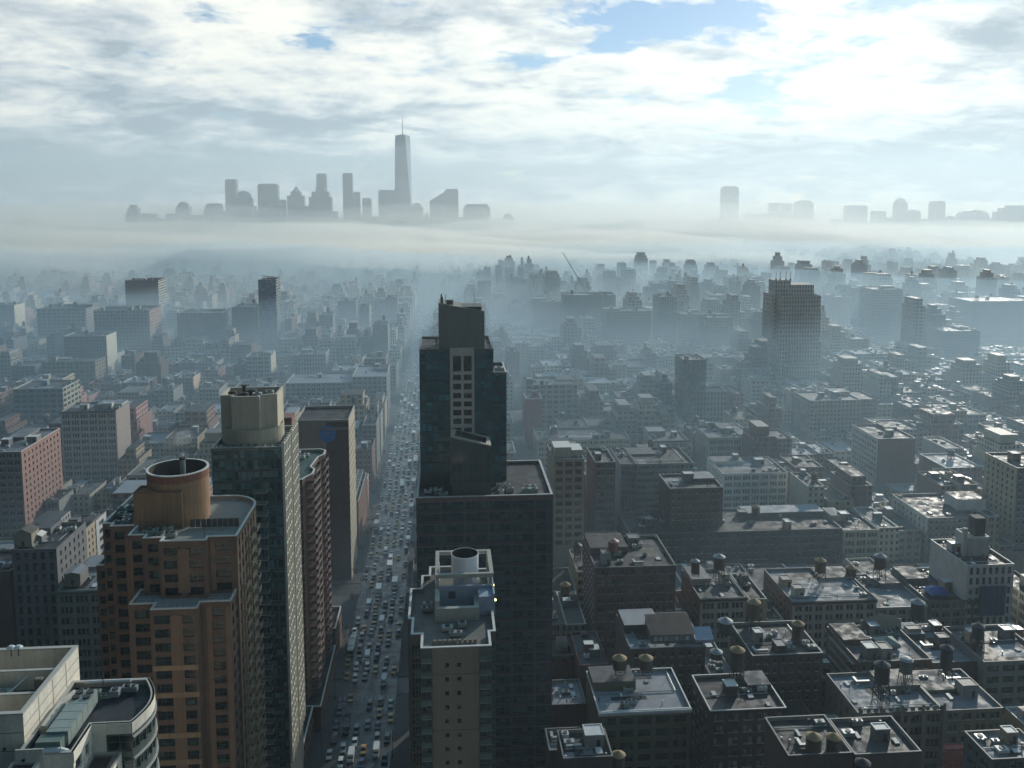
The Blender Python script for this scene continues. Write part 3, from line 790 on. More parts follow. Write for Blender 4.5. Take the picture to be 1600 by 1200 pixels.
    o4 = [(p0.x-.1, by0-.1), (p1.x+.1, by0-.1), (p1.x+.1, by1), (p0.x-.1, by1)]; i4 = [(p0.x+.9, by0+1.3), (p1.x-1.4, by0+.8), (p1.x-.9, by1-1.8), (p0.x+1.7, by1-.8)]
    for i in range(4):
        a, b, c, d = o4[i], o4[(i+1) % 4], i4[(i+1) % 4], i4[i]
        mb.quad((*a, zz(a[0])+.25), (*b, zz(b[0])+.25), (*c, zz(c[0])+.25), (*d, zz(d[0])+.25), 0)
        mb.quad((*a, zz(a[0])-.2), (*b, zz(b[0])-.2), (*b, zz(b[0])+.25), (*a, zz(a[0])+.25), 0); mb.quad((*c, zz(c[0])-.9), (*d, zz(d[0])-.9), (*d, zz(d[0])+.25), (*c, zz(c[0])+.25), 1)
    mb.poly([(*p, zz(p[0])-.9) for p in i4], 1)
    mb.build('blade_rim', [plain((.36, .35, .31)), plain((.05, .06, .055))], root)
    foot(x0, x1+1, y0-2, ty1, tz, 1200)
black_tower()

# ------------------------------------------------------------------ hero: slim tower with white outlined roof
def slim_tower():
    root = empty('apartment_tower', (2, 185, 0), 'slim beige tower with a white outlined stepped roof and a white steel drum', 'tower')
    Z = 83; Y0 = 173
    xa, xb = W(657, 1012, Y=Y0).x, W(768, 1012, Y=Y0).x
    xl = W(642, 985, Y=179).x; xr = W(774.5, 985, Y=179).x
    pts = [(xa, Y0), (xb, Y0), (xb, 179), (xr, 179), (xr, 211), (xb-1.2, 211), (xb-1.2, 213), (xa+1.2, 213), (xa+1.2, 208), (xa-.6, 208), (xa-.6, 201), (xl-.9, 201), (xl-.9, 186), (xl, 186), (xl, 179), (xa, 179)]
    # outline: front nose, then the wider body
    mb = MB(); panes = []; glz = []
    L = xb-xa; r1 = rows(4, Z-2.0, 3.05, .74, .6); sq = rows(4, Z-2.5, 3.05, .3, 1.0)
    a, b = 2.35, L-2.6
    # corner glazing
    glz += panel(mb, (xa, Y0), (1, 0), a, 0, Z, [(.15, 1.1), (1.2, a-.15)], r1, .35, 1)
    mid = panel(mb, (xa+a, Y0), (1, 0), b-a, 0, Z, [((b-a)*.27, (b-a)*.27+.85), ((b-a)*.53, (b-a)*.53+.85)], sq, .35, 0)
    glz += panel(mb, (xa+b, Y0), (1, 0), L-b, 0, Z, [(.15, 1.6), (1.75, L-b-.12)], r1, .35, 1)
    n = len(pts)
    for i in range(1, n):
        p, q = Vector(pts[i]), Vector(pts[(i+1) % n]); d = q-p; LL = d.length; d.normalize()
        if i in (2, 14): glz += panel(mb, p, (d.x, d.y), LL, 0, Z, [(.1, LL-.1)], r1, .3, 1)
        else: mb.wallq(p, q, 0, Z, 1)
    mb.build('wall', [wall((.27, .225, .175), .85, .25, .3), plain((.13, .13, .125), .6)], root)
    put_panes(root, mid, GL, plain((.12, .11, .1)), 'plain', 60)
    put_panes(root, glz, glass((.02, .04, .042), .07, .45, (.11, .19, .19)), plain((.28, .30, .30), .4), 'three', 90)
    flat_roof(root, pts, Z, 1.0, RF_T, plain((.62, .62, .59)), .55)
    mb = MB()
    for i in range(26):
        z = Z-2.9-3.05*i
        for x0, x1, y0 in ((xa-.0, xa+2.2, Y0-.75), (xb-2.4, xb+.0, Y0-.75)):
            if i % 1 == 0: mb.box(x0, x1, y0, Y0, z-.12, z+.05, 0, None, True); mb.box(x0, x1, y0, y0+.05, z+.05, z+1.0, 1)
    o = mb.build('balcony', [plain((.32, .33, .32)), plain((.15, .2, .2), .15)], root); o['kind'] = 'stuff'
    for i in range(6):
        z = Z-6-12.2*i; mb = MB(); mb.box(xa+a, xa+b, Y0-.04, Y0-.01, z, z+.12); mb.build('joint', plain((.16, .14, .11)), root)
    # service crown: concrete frame, white-blue wall, steel drum
    conc = plain((.38, .37, .33), .8); fx0 = W(680, 960, Y=189).x; fx1 = W(748, 960, Y=189).x; fx2 = W(770.5, 930, Y=196).x
    top = 87.4
    mb = MB()
    mb.box(fx0, fx1, 186, 187.1, Z-1, Z+1.9, 0); mb.box(fx0, fx0+1, 187.1, 208, Z-1, top-1.2, 0); mb.box(fx1-1, fx1, 187.1, 193, Z-1, Z+1.9, 0)
    mb.box(fx0+1, fx1-1, 187.1, 193, Z-1, Z-.3, 1)
    mb.build('machine_pit', [conc, plain((.16, .18, .2))], root)
    mb = MB(); mb.box(fx0+1, fx2, 193, 193.5, Z-1, top-.6, 0); mb.box(fx2-.4, fx2, 188.5, 208, Z-1, top-.6, 0); mb.box(fx1, fx2-.4, 188.5, 188.9, Z-1, top-1.2, 0); mb.box(fx1, fx2-.4, 188.9, 193, Z-1, top-1.25, 0)
    w_ = mb.build('screen_wall', BLUEW, root)
    mb = MB(); mb.box(fx0+3, fx0+4.6, 192.94, 193, Z+.9, Z+2.6); mb.build('door', plain((.06, .08, .1)), w_)
    mb = MB()
    for (x, y) in ((fx0+.5, 194), (fx0+4.6, 194), (fx0+6.9, 194), (fx2-.7, 194.2), (fx0+.5, 207), (fx2-.7, 207)): mb.box(x-.35, x+.35, y-.35, y+.35, Z-1, top+1.6, 0)
    mb.box(fx0, fx2, 193.6, 194.4, top+1.0, top+1.9, 0, None, True); mb.box(fx0, fx2, 206.6, 207.4, top+1.0, top+1.9, 0, None, True)
    mb.box(fx0, fx0+.9, 194.4, 206.6, top+1.0, top+1.9, 0, None, True); mb.box(fx2-.9, fx2, 194.4, 206.6, top+1.0, top+1.9, 0, None, True)
    mb.build('frame', conc, root)
    cx_ = W(726.5, 900, Y=200.5).x; dz0, dz1 = 84.0, W(726, 864, Y=200.5).z; r = 21.5/F*206
    mb = MB(); nn = 40
    for i in range(nn):
        t, u = 2*math.pi*i/nn, 2*math.pi*(i+1)/nn; pa = lambda rr, s: (cx_+rr*math.cos(s), 200.5+rr*math.sin(s))
        mb.wallq(pa(r, t), pa(r, u), dz0, dz1, 0); mb.wallq(pa(r-.12, u), pa(r-.12, t), dz0, dz1, 1)
        mb.quad((*pa(r, t), dz1), (*pa(r, u), dz1), (*pa(r-.12, u), dz1), (*pa(r-.12, t), dz1), 0)
    mb.poly([(cx_+(r-.13)*math.cos(2*math.pi*i/nn), 200.5+(r-.13)*math.sin(2*math.pi*i/nn), dz1-3.2) for i in range(nn)], 1)
    mb.box(cx_-1.6, cx_+1.6, 196.4, 198.2, Z-.6, top+.6, 2)
    mb.build('drum', [plain((.80, .82, .84), .45, 0, .12), plain((.03, .035, .04)), plain((.42, .47, .55), .6)], root)
    mb = MB(); mb.cyl(fx2-2.6, 196.4, Z-.9, Z+1.6, 1.25, 0, 16); mb.build('tank', plain((.32, .24, .13)), root)
    for x, y, w, d in ((fx0+1.4, 195, 1.6, 1.3), (fx0+2.4, 197.5, 1.5, 1.5), (fx0+1.5, 199.5, 2, 1.3), (xl+2.2, 192.5, 2.2, 1.4), (xl+2.0, 190.3, 2.3, 1.3), (fx0+2.2, 189.2, 3.6, 1.5), (fx0+1.5, 181, 2.4, 1.6), (fx0+5, 182.4, 1.8, 1.8), (fx0+3, 178.6, 2.8, 1.2)): ac_part(root, x, y, Z-1.0, w, d, 1.1, RND.choice([METAL, LITE, conc]))
    mb = MB()
    for i in range(9): mb.box(fx0-.3+i*1.05, fx0+.35+i*1.05, 176, 176.6, Z-1, Z-.2)
    mb.build('planter', plain((.2, .17, .12)), root)
    lamp = emis((1, .82, .35), 14)
    for y in (190.0, 197.5):
        mb = MB(); mb.box(fx2+.02, fx2+.3, y, y+.3, Z+1.4, Z+1.75, 0, None, True); mb.build('wall_lamp', lamp, root)
    foot(xl-2, xr+1, 172, 214, Z, 1200)
slim_tower()

# ------------------------------------------------------------------ hero: cream complex in the near corner
def cream_complex():
    root = empty('apartment_building', (-52, 115, 0), 'cream rendered building with hollow roof wells, green roof plant and a curved glass corner', 'building')
    cr = wall((.76, .71, .60), .85, .2, .35); crd = wall((.55, .52, .46), .85, .25, .35); cop = plain((.46, .44, .40), .6)
    xW = -53.2
    mb = MB(); A = [(-84, 109.5), (xW, 109.5), (xW, 126.5), (-84, 126.5)]
    prism_walls(mb, A, 0, 110); ins = inset(A, .5)
    for i in range(4): mb.wallq(ins[(i+1) % 4], ins[i], 107.0, 110)
    for y in (115.4, 120.6): mb.box(-83.4, xW-.5, y, y+.4, 107, 109.3+(.4 if y > 118 else 0))
    mb.build('wall', cr, root)
    mb = MB()
    for z in (106.9, 108.4): mb.box(xW, xW+.03, 109.6, 126.4, z, z+.07)
    for y in (113.7, 117.9, 122.1): mb.box(xW, xW+.03, y, y+.07, 104, 109.9)
    for x in (-57.5, -61.8, -66.1): mb.box(x, x+.07, 109.46, 109.5, 100, 109.9)
    for z in (105.2, 107.6): mb.box(-70, xW-.05, 109.46, 109.5, z, z+.07)
    mb.build('joint', plain((.22, .2, .17), .9), root)
    mb = MB(); mb.poly([(*p, 107.0) for p in ins]); mb.build('roof', RF_D, root)
    mb = MB(); mb.ring(inset(A, -.06), 110, 110.22, .65); mb.box(-83.4, xW-.6, 115.35, 115.85, 109.3, 109.45); mb.box(-83.4, xW-.6, 120.55, 121.05, 109.7, 109.85); mb.build('parapet', cop, root)
    # right wing with the swept corner
    arc = [(-42.2+.0, 124.2), ]
    curve = [(-42.6+1.9*math.sin(math.pi*t)*.9+.9*(1-t)*0+1.3*(1-t)*1.0*(1 if t < .999 else 0), 113+(124-113)*t) for t in [i/8 for i in range(9)]]
    Bp = [(xW, 107.2), (-46.4, 107.2), (-46.4, 113), (-44.6, 113)] + curve + [(xW, 124)]
    zB = 106.2
    rs = rows(4, zB-1.6, 3.0, .72, .2)
    mb = MB(); panes = []; n = len(Bp)
    for i in range(n):
        p, q = Vector(Bp[i]), Vector(Bp[(i+1) % n]); d = q-p; LL = d.length; d.normalize()
        if 3 <= i <= 3+8: panes += panel(mb, p, (d.x, d.y), LL, 0, zB, [(.06, LL-.06)], rs, .2, 1)
        elif i == 1: panes += panel(mb, p, (d.x, d.y), LL, 0, zB, [(.6, 2.4), (3.6, 4.8)], rows(4, zB, 3.0, .66, 1.1), .3, 0)
        else: mb.wallq(p, q, 0, zB, 0)
    mb.build('wing', [cr, plain((.10, .125, .115), .4)], root)
    put_panes(root, panes, glass((.025, .035, .03), .06, .25, (.3, .32, .3)), plain((.16, .19, .18), .4, .2), 'two')
    mb = MB()
    for z0, z1 in ((zB-1.5, zB),):
        cv = [Vector(p) for p in [(-46.4, 107.2), (-46.4, 113), (-44.6, 113)]+curve]
        for a, b in zip(cv, cv[1:]):
            d = (b-a).normalized(); nn = Vector((d.y, -d.x))*.08
            mb.wallq(a+nn, b+nn, z0, z1); mb.quad((*(a+nn), z1), (*(b+nn), z1), (*(b-nn*3), z1), (*(a-nn*3), z1))
    mb.build('band', cr, root)
    mb = MB()
    for i in range(12):
        z = zB-1.9-3.0*i
        for a, b in zip(curve, curve[1:]):
            a, b = Vector(a), Vector(b); d = (b-a).normalized(); nn = Vector((d.y, -d.x))*.25
            mb.wallq(a+nn, b+nn, z-.28, z); mb.quad((*(a+nn), z), (*(b+nn), z), (*b, z), (*a, z))
    mb.build('sill_band', plain((.45, .45, .42)), root)
    flat_roof(root, Bp, zB, .9, RF_D, cop, .5)
    # roof plant
    u = MB(); u.box(-50.6, -47.9, 109.6, 119.2, zB-.6, zB+1.3, 0); u.box(-51.2, -48.2, 107.9, 109.6, zB-.6, zB+1.0, 1)
    for i in range(5): u.box(-50.62, -47.88, 110.4+i*1.8, 110.46+i*1.8, zB-.5, zB+1.32, 1)
    for i in range(2):
        for j in range(2): u.cyl(-49.95+j*1.4, 117.2+i*1.2, zB+1.3, zB+1.55, .48, 2, 14)
    u.build('air_conditioner', [plain((.27, .32, .30), .5, .1, .3), plain((.15, .2, .18)), STEEL], root)
    duct(root, [(-52.2, 112.4, zB-.2), (-52.2, 117.8, zB-.1), (-51.4, 120.5, zB-.1)], .75, plain((.5, .49, .43), .6))
    duct(root, [(-51.4, 107.6, zB), (-48.2, 107.6, zB), (-47.4, 107.9, zB-.5), (-47.2, 108.2, zB-1.2)], .45, LITE)
    for i in range(7): ac_part(root, -51.4+i*1.15, 120.2+RND.uniform(-.7, 1.4), zB-.9, RND.uniform(.8, 1.5), RND.uniform(.6, 1.3), RND.uniform(.7, 1.3), RND.choice([LITE, METAL, METALG]))
    duct(root, [(-51, 122.6, zB+.5), (-44.6, 122.6, zB+.5)], .22, LITE); mb = MB(); mb.bar((-48, 121.5, zB-1), (-48, 121.5, zB+2.2), .08); mb.build('mast', STEEL, root)
    # well furniture
    mb = MB(); mb.box(-62.2, -58.6, 116.6, 118.6, 107, 108.5, 0); mb.cyl(-59.6, 117.6, 108.5, 108.7, .5, 1, 12); mb.build('air_conditioner', [METALG, STEEL], root)
    mb = MB(); mb.box(-55.2, -53.9, 116.9, 118.2, 107, 108.7); mb.box(-55.6, -54.6, 117.9, 118.6, 107, 110.0); mb.build('chimney', wall((.2, .17, .14)), root)
    duct(root, [(-58.8, 117.2, 108.4), (-57.2, 119.6, 109.6)], .09, LITE)
    for x in (-61.6, -60.6):
        mb = MB(); mb.bar((x, 124.6, 109.9), (x, 124.6, 111.2), .1); mb.cyl(x, 124.6, 111.2, 111.5, .62, 1, 14, .25); mb.build('vent', [STEEL, LITE], root)
    # front ledges and terraces
    mb = MB(); mb.box(xW, -49.9, 107.0, 107.19, 0, 106.9); mb.build('wing_face', crd, root)
    C = [(-64.5, 98.2), (-53.6, 98.2), (-53.6, 109.45), (-64.5, 109.45)]; zc = 102.6
    mb = MB(); p = faces_of(C, mb, 0, zc, {1: ([(1.2, 2.2), (5.4, 6.4)], rows(20, zc, 3.0, .5, 2.2))}); mb.build('terrace_block', cr, root); put_panes(root, p, GL, FRM, 'sash', 40)
    flat_roof(root, C, zc, .5, RF_D, crd, .35)
    D = [(-46.4, 96.0), (-42.7, 96.0), (-42.7, 112.9), (-46.4, 112.9)]; zd = 102.3
    mb = MB(); p = faces_of(D, mb, 0, zd, {1: ([(1+i*2.6, 2.6+i*2.6) for i in range(6)], rows(20, zd, 3.0, .72, .8))}); mb.build('terrace_block', cr, root); put_panes(root, p, GLG, FRMD, 'two', 40)
    flat_roof(root, D, zd, .5, roofing((.09, .075, .065), .3, .3), cop, .3)
    E = [(-53.6, 100.2), (-50.4, 100.2), (-50.4, 107.0), (-53.6, 107.0)]
    mb = MB(); prism_walls(mb, E, 0, 105.4); mb.build('pilaster', cr, root); flat_roof(root, E, 105.4, .3, RF_D, cop, .3)
    E2 = [(-50.3, 103.0), (-46.5, 103.0), (-46.5, 107.1), (-50.3, 107.1)]
    mb = MB(); p = faces_of(E2, mb, 0, 103.2, {1: ([(.5, 1.7), (2.2, 3.6)], rows(60, 103.2, 3, .72, .9))}); mb.build('bay', crd, root); put_panes(root, p, GLG, FRMD, 'two', 20); flat_roof(root, E2, 103.2, .3, RF_D, cop, .3)
    mb = MB()
    for pts, z in ((C, zc), (D, zd)):
        cl = [pts[0], pts[1], pts[2]] if pts is C else [pts[3], pts[0], pts[1], pts[2]]
        for a, b in zip(cl, cl[1:]):
            A_, B_ = Vector((*a, z)), Vector((*b, z)); k = max(1, int((B_-A_).length/1.3))
            for i in range(k+1): mb.bar(A_.lerp(B_, i/k), A_.lerp(B_, i/k)+Vector((0, 0, 1.1)), .035)
            for h in (.4, .75, 1.1): mb.bar(A_+Vector((0, 0, h)), B_+Vector((0, 0, h)), .025)
    mb.build('railing', plain((.22, .24, .24), .4, .4), root)
    for x in (-66.5, -55.6, -52.2):
        mb = MB(); mb.cyl(0, 0, 0, .14, .2, 0, 10); o = mb.build('wall_light', STEEL, root, (0, 0, 0)); o.location = (x+52, 109.44-115 if x < -53.5 else 106.95-115, 105.6); o.rotation_euler = (R(90), 0, 0)
    foot(-86, -40, 95, 128, 110, 1200)
cream_complex()
# ------------------------------------------------------------------ buildings placed one by one
WIN = {
 'loft':  dict(bw=5.2, k=3, wf=.78, fh=3.9, hf=.62, top=1.3, gap=.3, st='sash'),
 'wide':  dict(bw=5.0, k=1, wf=.74, fh=3.8, hf=.58, top=1.5, gap=.3, st='three'),
 'pair':  dict(bw=3.9, k=2, wf=.66, fh=3.6, hf=.55, top=1.2, gap=.35, st='sill'),
 'punch': dict(bw=2.9, k=1, wf=.42, fh=3.2, hf=.5, top=1.4, gap=.3, st='sill'),
 'band':  dict(bw=2.2, k=1, wf=.86, fh=3.5, hf=.5, top=1.0, gap=.2, st='plain'),
 'tall':  dict(bw=2.6, k=1, wf=.5, fh=4.0, hf=.7, top=1.2, gap=.3, st='sash'),
 'curtain': dict(bw=1.7, k=1, wf=.9, fh=3.3, hf=.82, top=.5, gap=.1, st='plain'),
}
HOTS = []     # landmarks for labels: (short, px, py)
def rect(x0, x1, y0, y1): return [(x0, y0), (x1, y0), (x1, y1), (x0, y1)]
def bld(kind, label, xl, xr, yt, Y, dep, col, w='loft', side='punch', roof=None, cope=None, corn=None, bh=1, ac=3, tank=0, short=None, vb=None, par=1.0, gm=None, fm=None, sidecol=None, cat='building', z=None, seed=None, trees=0):
    r = random.Random(seed if seed is not None else int(xl*7+yt*13))
    m = W((xl+xr)/2, yt, Y=Y); Z = m.z if z is None else z
    x0, x1 = W(xl, yt, Y=Y).x, W(xr, yt, Y=Y).x; y0, y1 = Y, Y+dep
    root = empty(kind, ((x0+x1)/2, (y0+y1)/2, 0), label, cat)
    roof = roof or r.choice([RF_G, RF_D, RF_L, RF_G])
    cope = cope or r.choice([COPED, COPEB, COPEG, COPED])
    s = WIN[w] if w else None
    geo = Y <= 600
    mb = MB(); panes = []; pl = []
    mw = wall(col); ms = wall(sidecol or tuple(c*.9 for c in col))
    if s and not geo:
        mw = facade(col, glass=tuple(c*.9 for c in col) if kind == 'glass_tower' else (.03, .035, .04), bw=s['bw'], fh=s['fh'], wf=s['wf'], hf=s['hf'], pair=s['k'] if s['k'] > 1 else 0)
    if side and not geo:
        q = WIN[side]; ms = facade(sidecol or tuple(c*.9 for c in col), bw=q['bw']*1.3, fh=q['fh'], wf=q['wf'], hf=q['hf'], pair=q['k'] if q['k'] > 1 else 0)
    ztop = Z-.05
    if s and geo:
        rs = rows(max(.5, Z-46), Z, s['fh'], s['hf'], s['top']+(.7 if corn else 0))
        panes += panel(mb, (x0, y0), (1, 0), x1-x0, 0, Z, cols(x1-x0, s['bw'], s['k'], s['wf'], s['gap'], .5), rs, .32, 0)
    else: mb.wallq((x0, y0), (x1, y0), 0, Z, 0)
    sidef = ((x1, y0), (0, 1)) if xr < 700 else ((x0, y1), (0, -1))
    if side and geo:
        q = WIN[side]
        pl += panel(mb, sidef[0], sidef[1], dep, 0, Z, cols(dep, q['bw']*1.35, q['k'], q['wf']*.8, q['gap'], 1.5), rows(max(.5, Z-40), Z, q['fh'], q['hf']*.9, 2.2), .25, 1)
    else:
        a = sidef[0]; b = (a[0]+sidef[1][0]*dep, a[1]+sidef[1][1]*dep); mb.wallq(a, b, 0, Z, 1)
    if xr < 700: mb.wallq((x0, y1), (x0, y0), 0, Z, 1)
    else: mb.wallq((x1, y0), (x1, y1), 0, Z, 1)
    mb.wallq((x1, y1), (x0, y1), 0, Z, 1)
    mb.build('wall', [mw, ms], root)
    if panes: put_panes(root, panes, gm or GL, fm or (FRMW if s['st'] == 'sill' else FRM), s['st'], 100)
    if pl: put_panes(root, pl, gm or GL, fm or FRM, WIN[side]['st'], 24)
    flat_roof(root, rect(x0, x1, y0, y1), Z, par, roof, cope, .4)
    if corn:
        mb = MB(); cm = plain(corn, .7)
        mb.box(x0-.1, x1+.1, y0-.55, y0-.02, Z-.95, Z-.15, 0, None, True); mb.box(x0, x1, y0-.3, y0-.02, Z-1.35, Z-.95, 0, None, True)
        n = int((x1-x0)/1.1)
        for i in range(n+1):
            x = x0+.15+(x1-x0-.5)*i/max(n, 1); mb.box(x, x+.22, y0-.45, y0-.3, Z-1.3, Z-.95, 0, None, True)
        mb.build('cornice', cm, root)
    zz = Z-par
    used = []
    def spot(w_, d_):
        for _ in range(12):
            x = r.uniform(x0+.8, max(x0+.9, x1-w_-.8)); y = r.uniform(y0+2.0, max(y0+2.1, y1-d_-.8))
            if all(x+w_ < u[0] or u[1] < x or y+d_ < u[2] or u[3] < y for u in used):
                used.append((x, x+w_, y, y+d_)); return x, y
        return None
    for i in range(bh):
        w_, d_ = r.uniform(2.6, 5.2), r.uniform(2.6, 5); p = spot(w_, d_)
        if p: bulkhead(root, p[0], p[0]+w_, p[1], p[1]+d_, zz, zz+r.uniform(2.4, 4), wall(r.choice([col, GREYB, STONE, TAN])), r.choice([LITE, COPE, COPED]))
    for i in range(tank):
        rr = r.uniform(1.5, 2.1); p = spot(rr*2, rr*2)
        if p:
            e = bpy.data.objects.new('water_tank', None); COL.objects.link(e); e.parent = root
            e.location = Vector((p[0]+rr, p[1]+rr, zz))-Vector(root.location)
            tank_mesh_parts(e, 0, rr, r.uniform(3, 4.2), r.uniform(1.5, 4), r.choice([CONE_T, CONE_G]))
    for i in range(ac):
        w_, d_ = r.uniform(1.2, 3), r.uniform(1, 2.2); p = spot(w_, d_)
        if p: ac_part(root, p[0], p[1], zz, w_, d_, r.uniform(.9, 1.7), r.choice([METAL, LITE, METALG]))
    if dep > 18 and x1-x0 > 11 and r.random() < .75:      # part of the roof raised a step above the rest
        w_, d_ = (x1-x0)*r.uniform(.3, .55), dep*r.uniform(.3, .5); xa = r.choice([x0+.5, x1-w_-.5]); ya = y1-d_-.5
        hh = r.uniform(.9, 3.0); mb = MB(); mb.prism(rect(xa, xa+w_, ya, ya+d_), zz, zz+hh, 0, 1); mb.build('raised_roof', [wall(tuple(c*.9 for c in col)), r.choice([RF_D, RF_G, RF_L])], root)
        used.append((xa, xa+w_, ya, ya+d_))
    for i in range(r.randint(2, 4)):      # repaired strips of membrane lying on the roof
        w_, d_ = r.uniform(1.5, max(1.6, (x1-x0)*.5)), r.uniform(1.5, dep*.4)
        xa, ya = r.uniform(x0+.5, max(x0+.6, x1-w_-.5)), r.uniform(y0+.5, y1-d_-.5)
        mb = MB(); mb.box(xa, min(xa+w_, x1-.5), ya, ya+d_, zz, zz+.03+.008*i); mb.build('roof_patch', r.choice([RF_D, RF_G, RF_L, RF_T]), root)
    if Y < 480:
        for i in range(r.randint(4, 9)):
            q = (r.uniform(x0+.7, x1-.7), r.uniform(y0+1, y1-1)); hh = r.uniform(.5, 1.4)
            mb = MB(); mb.cyl(*q, zz, zz+hh, r.uniform(.1, .22), 0, 8); mb.cyl(*q, zz+hh, zz+hh+.2, .3, 0, 8); mb.build('vent', r.choice([METAL, STEEL, LITE]), root)
        if r.random() < .8:
            ya = r.uniform(y0+3, y1-3); xa = x0+1; xb = x1-r.uniform(1, 4); mb = MB(); mb.bar((xa, ya, zz+.35), (xb, ya, zz+.35), .14, 0, 6); mb.bar((xb, ya, zz+.35), (xb, y1-1, zz+.35), .14, 0, 6); mb.build('pipe', METAL, root)
        if r.random() < .6 and x1-x0 > 8:
            xa = r.uniform(x0+1, x1-6); ya = r.uniform(y0+2, y1-4); mb = MB(); mb.box(xa, xa+r.uniform(3, 5), ya, ya+.8, zz+.3, zz+1.1); mb.box(xa, xa+.8, ya+.8, ya+3, zz+.3, zz+1.1); mb.build('duct', METAL, root)
    if Y < 420:
        for i in range(r.randint(1, 3)):
            w_, d_ = r.uniform(.9, 2.2), r.uniform(1.2, 3); p = spot(w_, d_)
            if p:
                mb = MB(); mb.box(p[0], p[0]+w_, p[1], p[1]+d_, zz, zz+.35, 0); n = 3
                a, b_ = (p[0]+.1, p[0]+w_-.1), (p[1]+.1, p[1]+d_-.1)
                mb.quad((a[0], b_[0], zz+.36), (a[1], b_[0], zz+.36), (a[1], b_[1], zz+.6), (a[0], b_[1], zz+.6), 1); mb.build('skylight', [COPED, LITE], root)
        p = spot(.5, .5)
        if p: mb = MB(); mb.bar((*p, zz), (*p, zz+r.uniform(2, 3.5)), .06); mb.build('vent_pipe', STEEL, root)
    foot(x0, x1, y0, y1, Z, vb)
    if short: HOTS.append((short, (xl+xr)/2, yt+10))
    return root, x0, x1, y0, y1, Z

B = bld
# --- west of the avenue (picture: nearest first)
B('school_building', 'grey classical building with tall window bays and a pitched cottage on its roof', 18, 88, 858, 312, 26, GREYB, 'tall', 'punch', RF_G, COPED, None, 0, 2, short='grey classical building', vb=1000)
B('loft_building', 'low shop block with a pale wet roof, small shed and green cornice', 88, 166, 922, 300, 30, (.30, .31, .30), 'loft', None, RF_L, COPED, (.12, .17, .15), 0, 0, short='low shop block with green cornice', vb=985)
B('brick_building', 'dark brown brick block filling the corner behind the cream complex', -60, 16, 893, 312, 20, (.10, .075, .065), None, None, RF_D, None, None, 0, 2, vb=1000)
B('brick_building', 'tan rowhouse with pink roof terrace and stepped side wall', 86, 128, 832, 385, 22, BUFF, 'punch', 'punch', RF_R, COPED, None, 1, 1, vb=900, short='tan rowhouse with pink terrace')
B('modern_house', 'small black glass house with thick white frames', 130, 150, 813, 400, 12, (.62, .62, .60), 'wide', 'wide', RF_D, COPED, None, 0, 0, vb=860, short='white framed glass house')
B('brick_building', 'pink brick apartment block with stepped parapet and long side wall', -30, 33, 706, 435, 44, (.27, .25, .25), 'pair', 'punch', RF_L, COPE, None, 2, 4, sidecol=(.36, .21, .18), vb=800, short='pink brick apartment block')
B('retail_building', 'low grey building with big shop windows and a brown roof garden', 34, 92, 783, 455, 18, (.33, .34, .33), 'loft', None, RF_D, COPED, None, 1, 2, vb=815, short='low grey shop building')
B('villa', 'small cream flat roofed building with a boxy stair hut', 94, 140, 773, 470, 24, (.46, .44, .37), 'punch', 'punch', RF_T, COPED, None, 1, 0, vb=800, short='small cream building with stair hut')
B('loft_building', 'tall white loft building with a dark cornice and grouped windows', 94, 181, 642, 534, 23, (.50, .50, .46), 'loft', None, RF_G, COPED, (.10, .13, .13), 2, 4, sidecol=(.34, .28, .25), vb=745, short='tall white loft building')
B('brick_building', 'grey building with a pointed pale roof terrace behind the orange drum', 197, 245, 742, 470, 34, (.30, .30, .28), 'wide', 'punch', RF_T, COPED, None, 0, 2, vb=760, short='grey building with pointed terrace')
B('school_building', 'wide blue grey school with big windows above a columned base', 20, 98, 607, 650, 30, (.22, .25, .28), 'wide', 'wide', RF_G, COPE, None, 1, 3, sidecol=(.50, .46, .34), vb=660, short='blue grey school')
B('brick_building', 'flat red roofed terrace in front of the long grey market building', 440, 512, 638, 600, 24, (.30, .32, .33), 'pair', None, RF_G, COPED, None, 2, 4, vb=655)
B('brick_building', 'small brick shopfront block on the avenue behind the blue disc tower', 551, 581, 702, 520, 26, (.26, .15, .12), 'punch', 'punch', RF_D, COPED, None, 1, 2, vb=740)
B('loft_building', 'small white loft with lit side wall and three window groups', 384, 423, 557, 800, 24, (.48, .48, .45), 'loft', None, RF_G, COPE, None, 1, 3, sidecol=(.62, .57, .42), vb=590)
B('market_building', 'long low grey hall with a pale flat roof', 446, 548, 598, 690, 40, (.30, .33, .34), 'pair', None, RF_L, COPE, None, 1, 2, vb=620, short='long low grey hall')
B('market_building', 'long low grey hall with a raised clerestory beside the avenue', 550, 604, 588, 690, 46, (.30, .33, .34), 'pair', 'pair', RF_L, COPE, None, 1, 2, vb=620, short='hall with clerestory')
B('brick_building', 'dusky brick apartment block on the avenue above the grey hall', 569, 603, 560, 745, 26, (.30, .20, .17), 'punch', 'punch', RF_G, COPE, None, 1, 2, vb=585)
B('loft_building', 'old arched loft block with twin roof huts in the hazy distance', 465, 509, 553, 830, 28, (.30, .30, .28), 'tall', 'punch', RF_G, COPE, None, 2, 3, vb=590)
B('loft_building', 'broad hazy loft block with a row of roof sheds and chimney', 57, 134, 482, 1010, 40, (.24, .22, .21), 'loft', 'punch', RF_D, None, None, 2, 3, 1, vb=520)
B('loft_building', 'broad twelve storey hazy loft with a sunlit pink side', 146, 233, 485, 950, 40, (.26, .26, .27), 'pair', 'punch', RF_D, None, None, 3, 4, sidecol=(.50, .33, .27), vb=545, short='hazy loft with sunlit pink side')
B('slab_tower', 'dark hazy slab with a striped sunlit end wall', 195, 247, 438, 1200, 30, (.16, .15, .16), None, 'band', RF_D, None, None, 3, 2, sidecol=(.55, .52, .45), vb=490, cat='tower', short='dark slab with striped end')
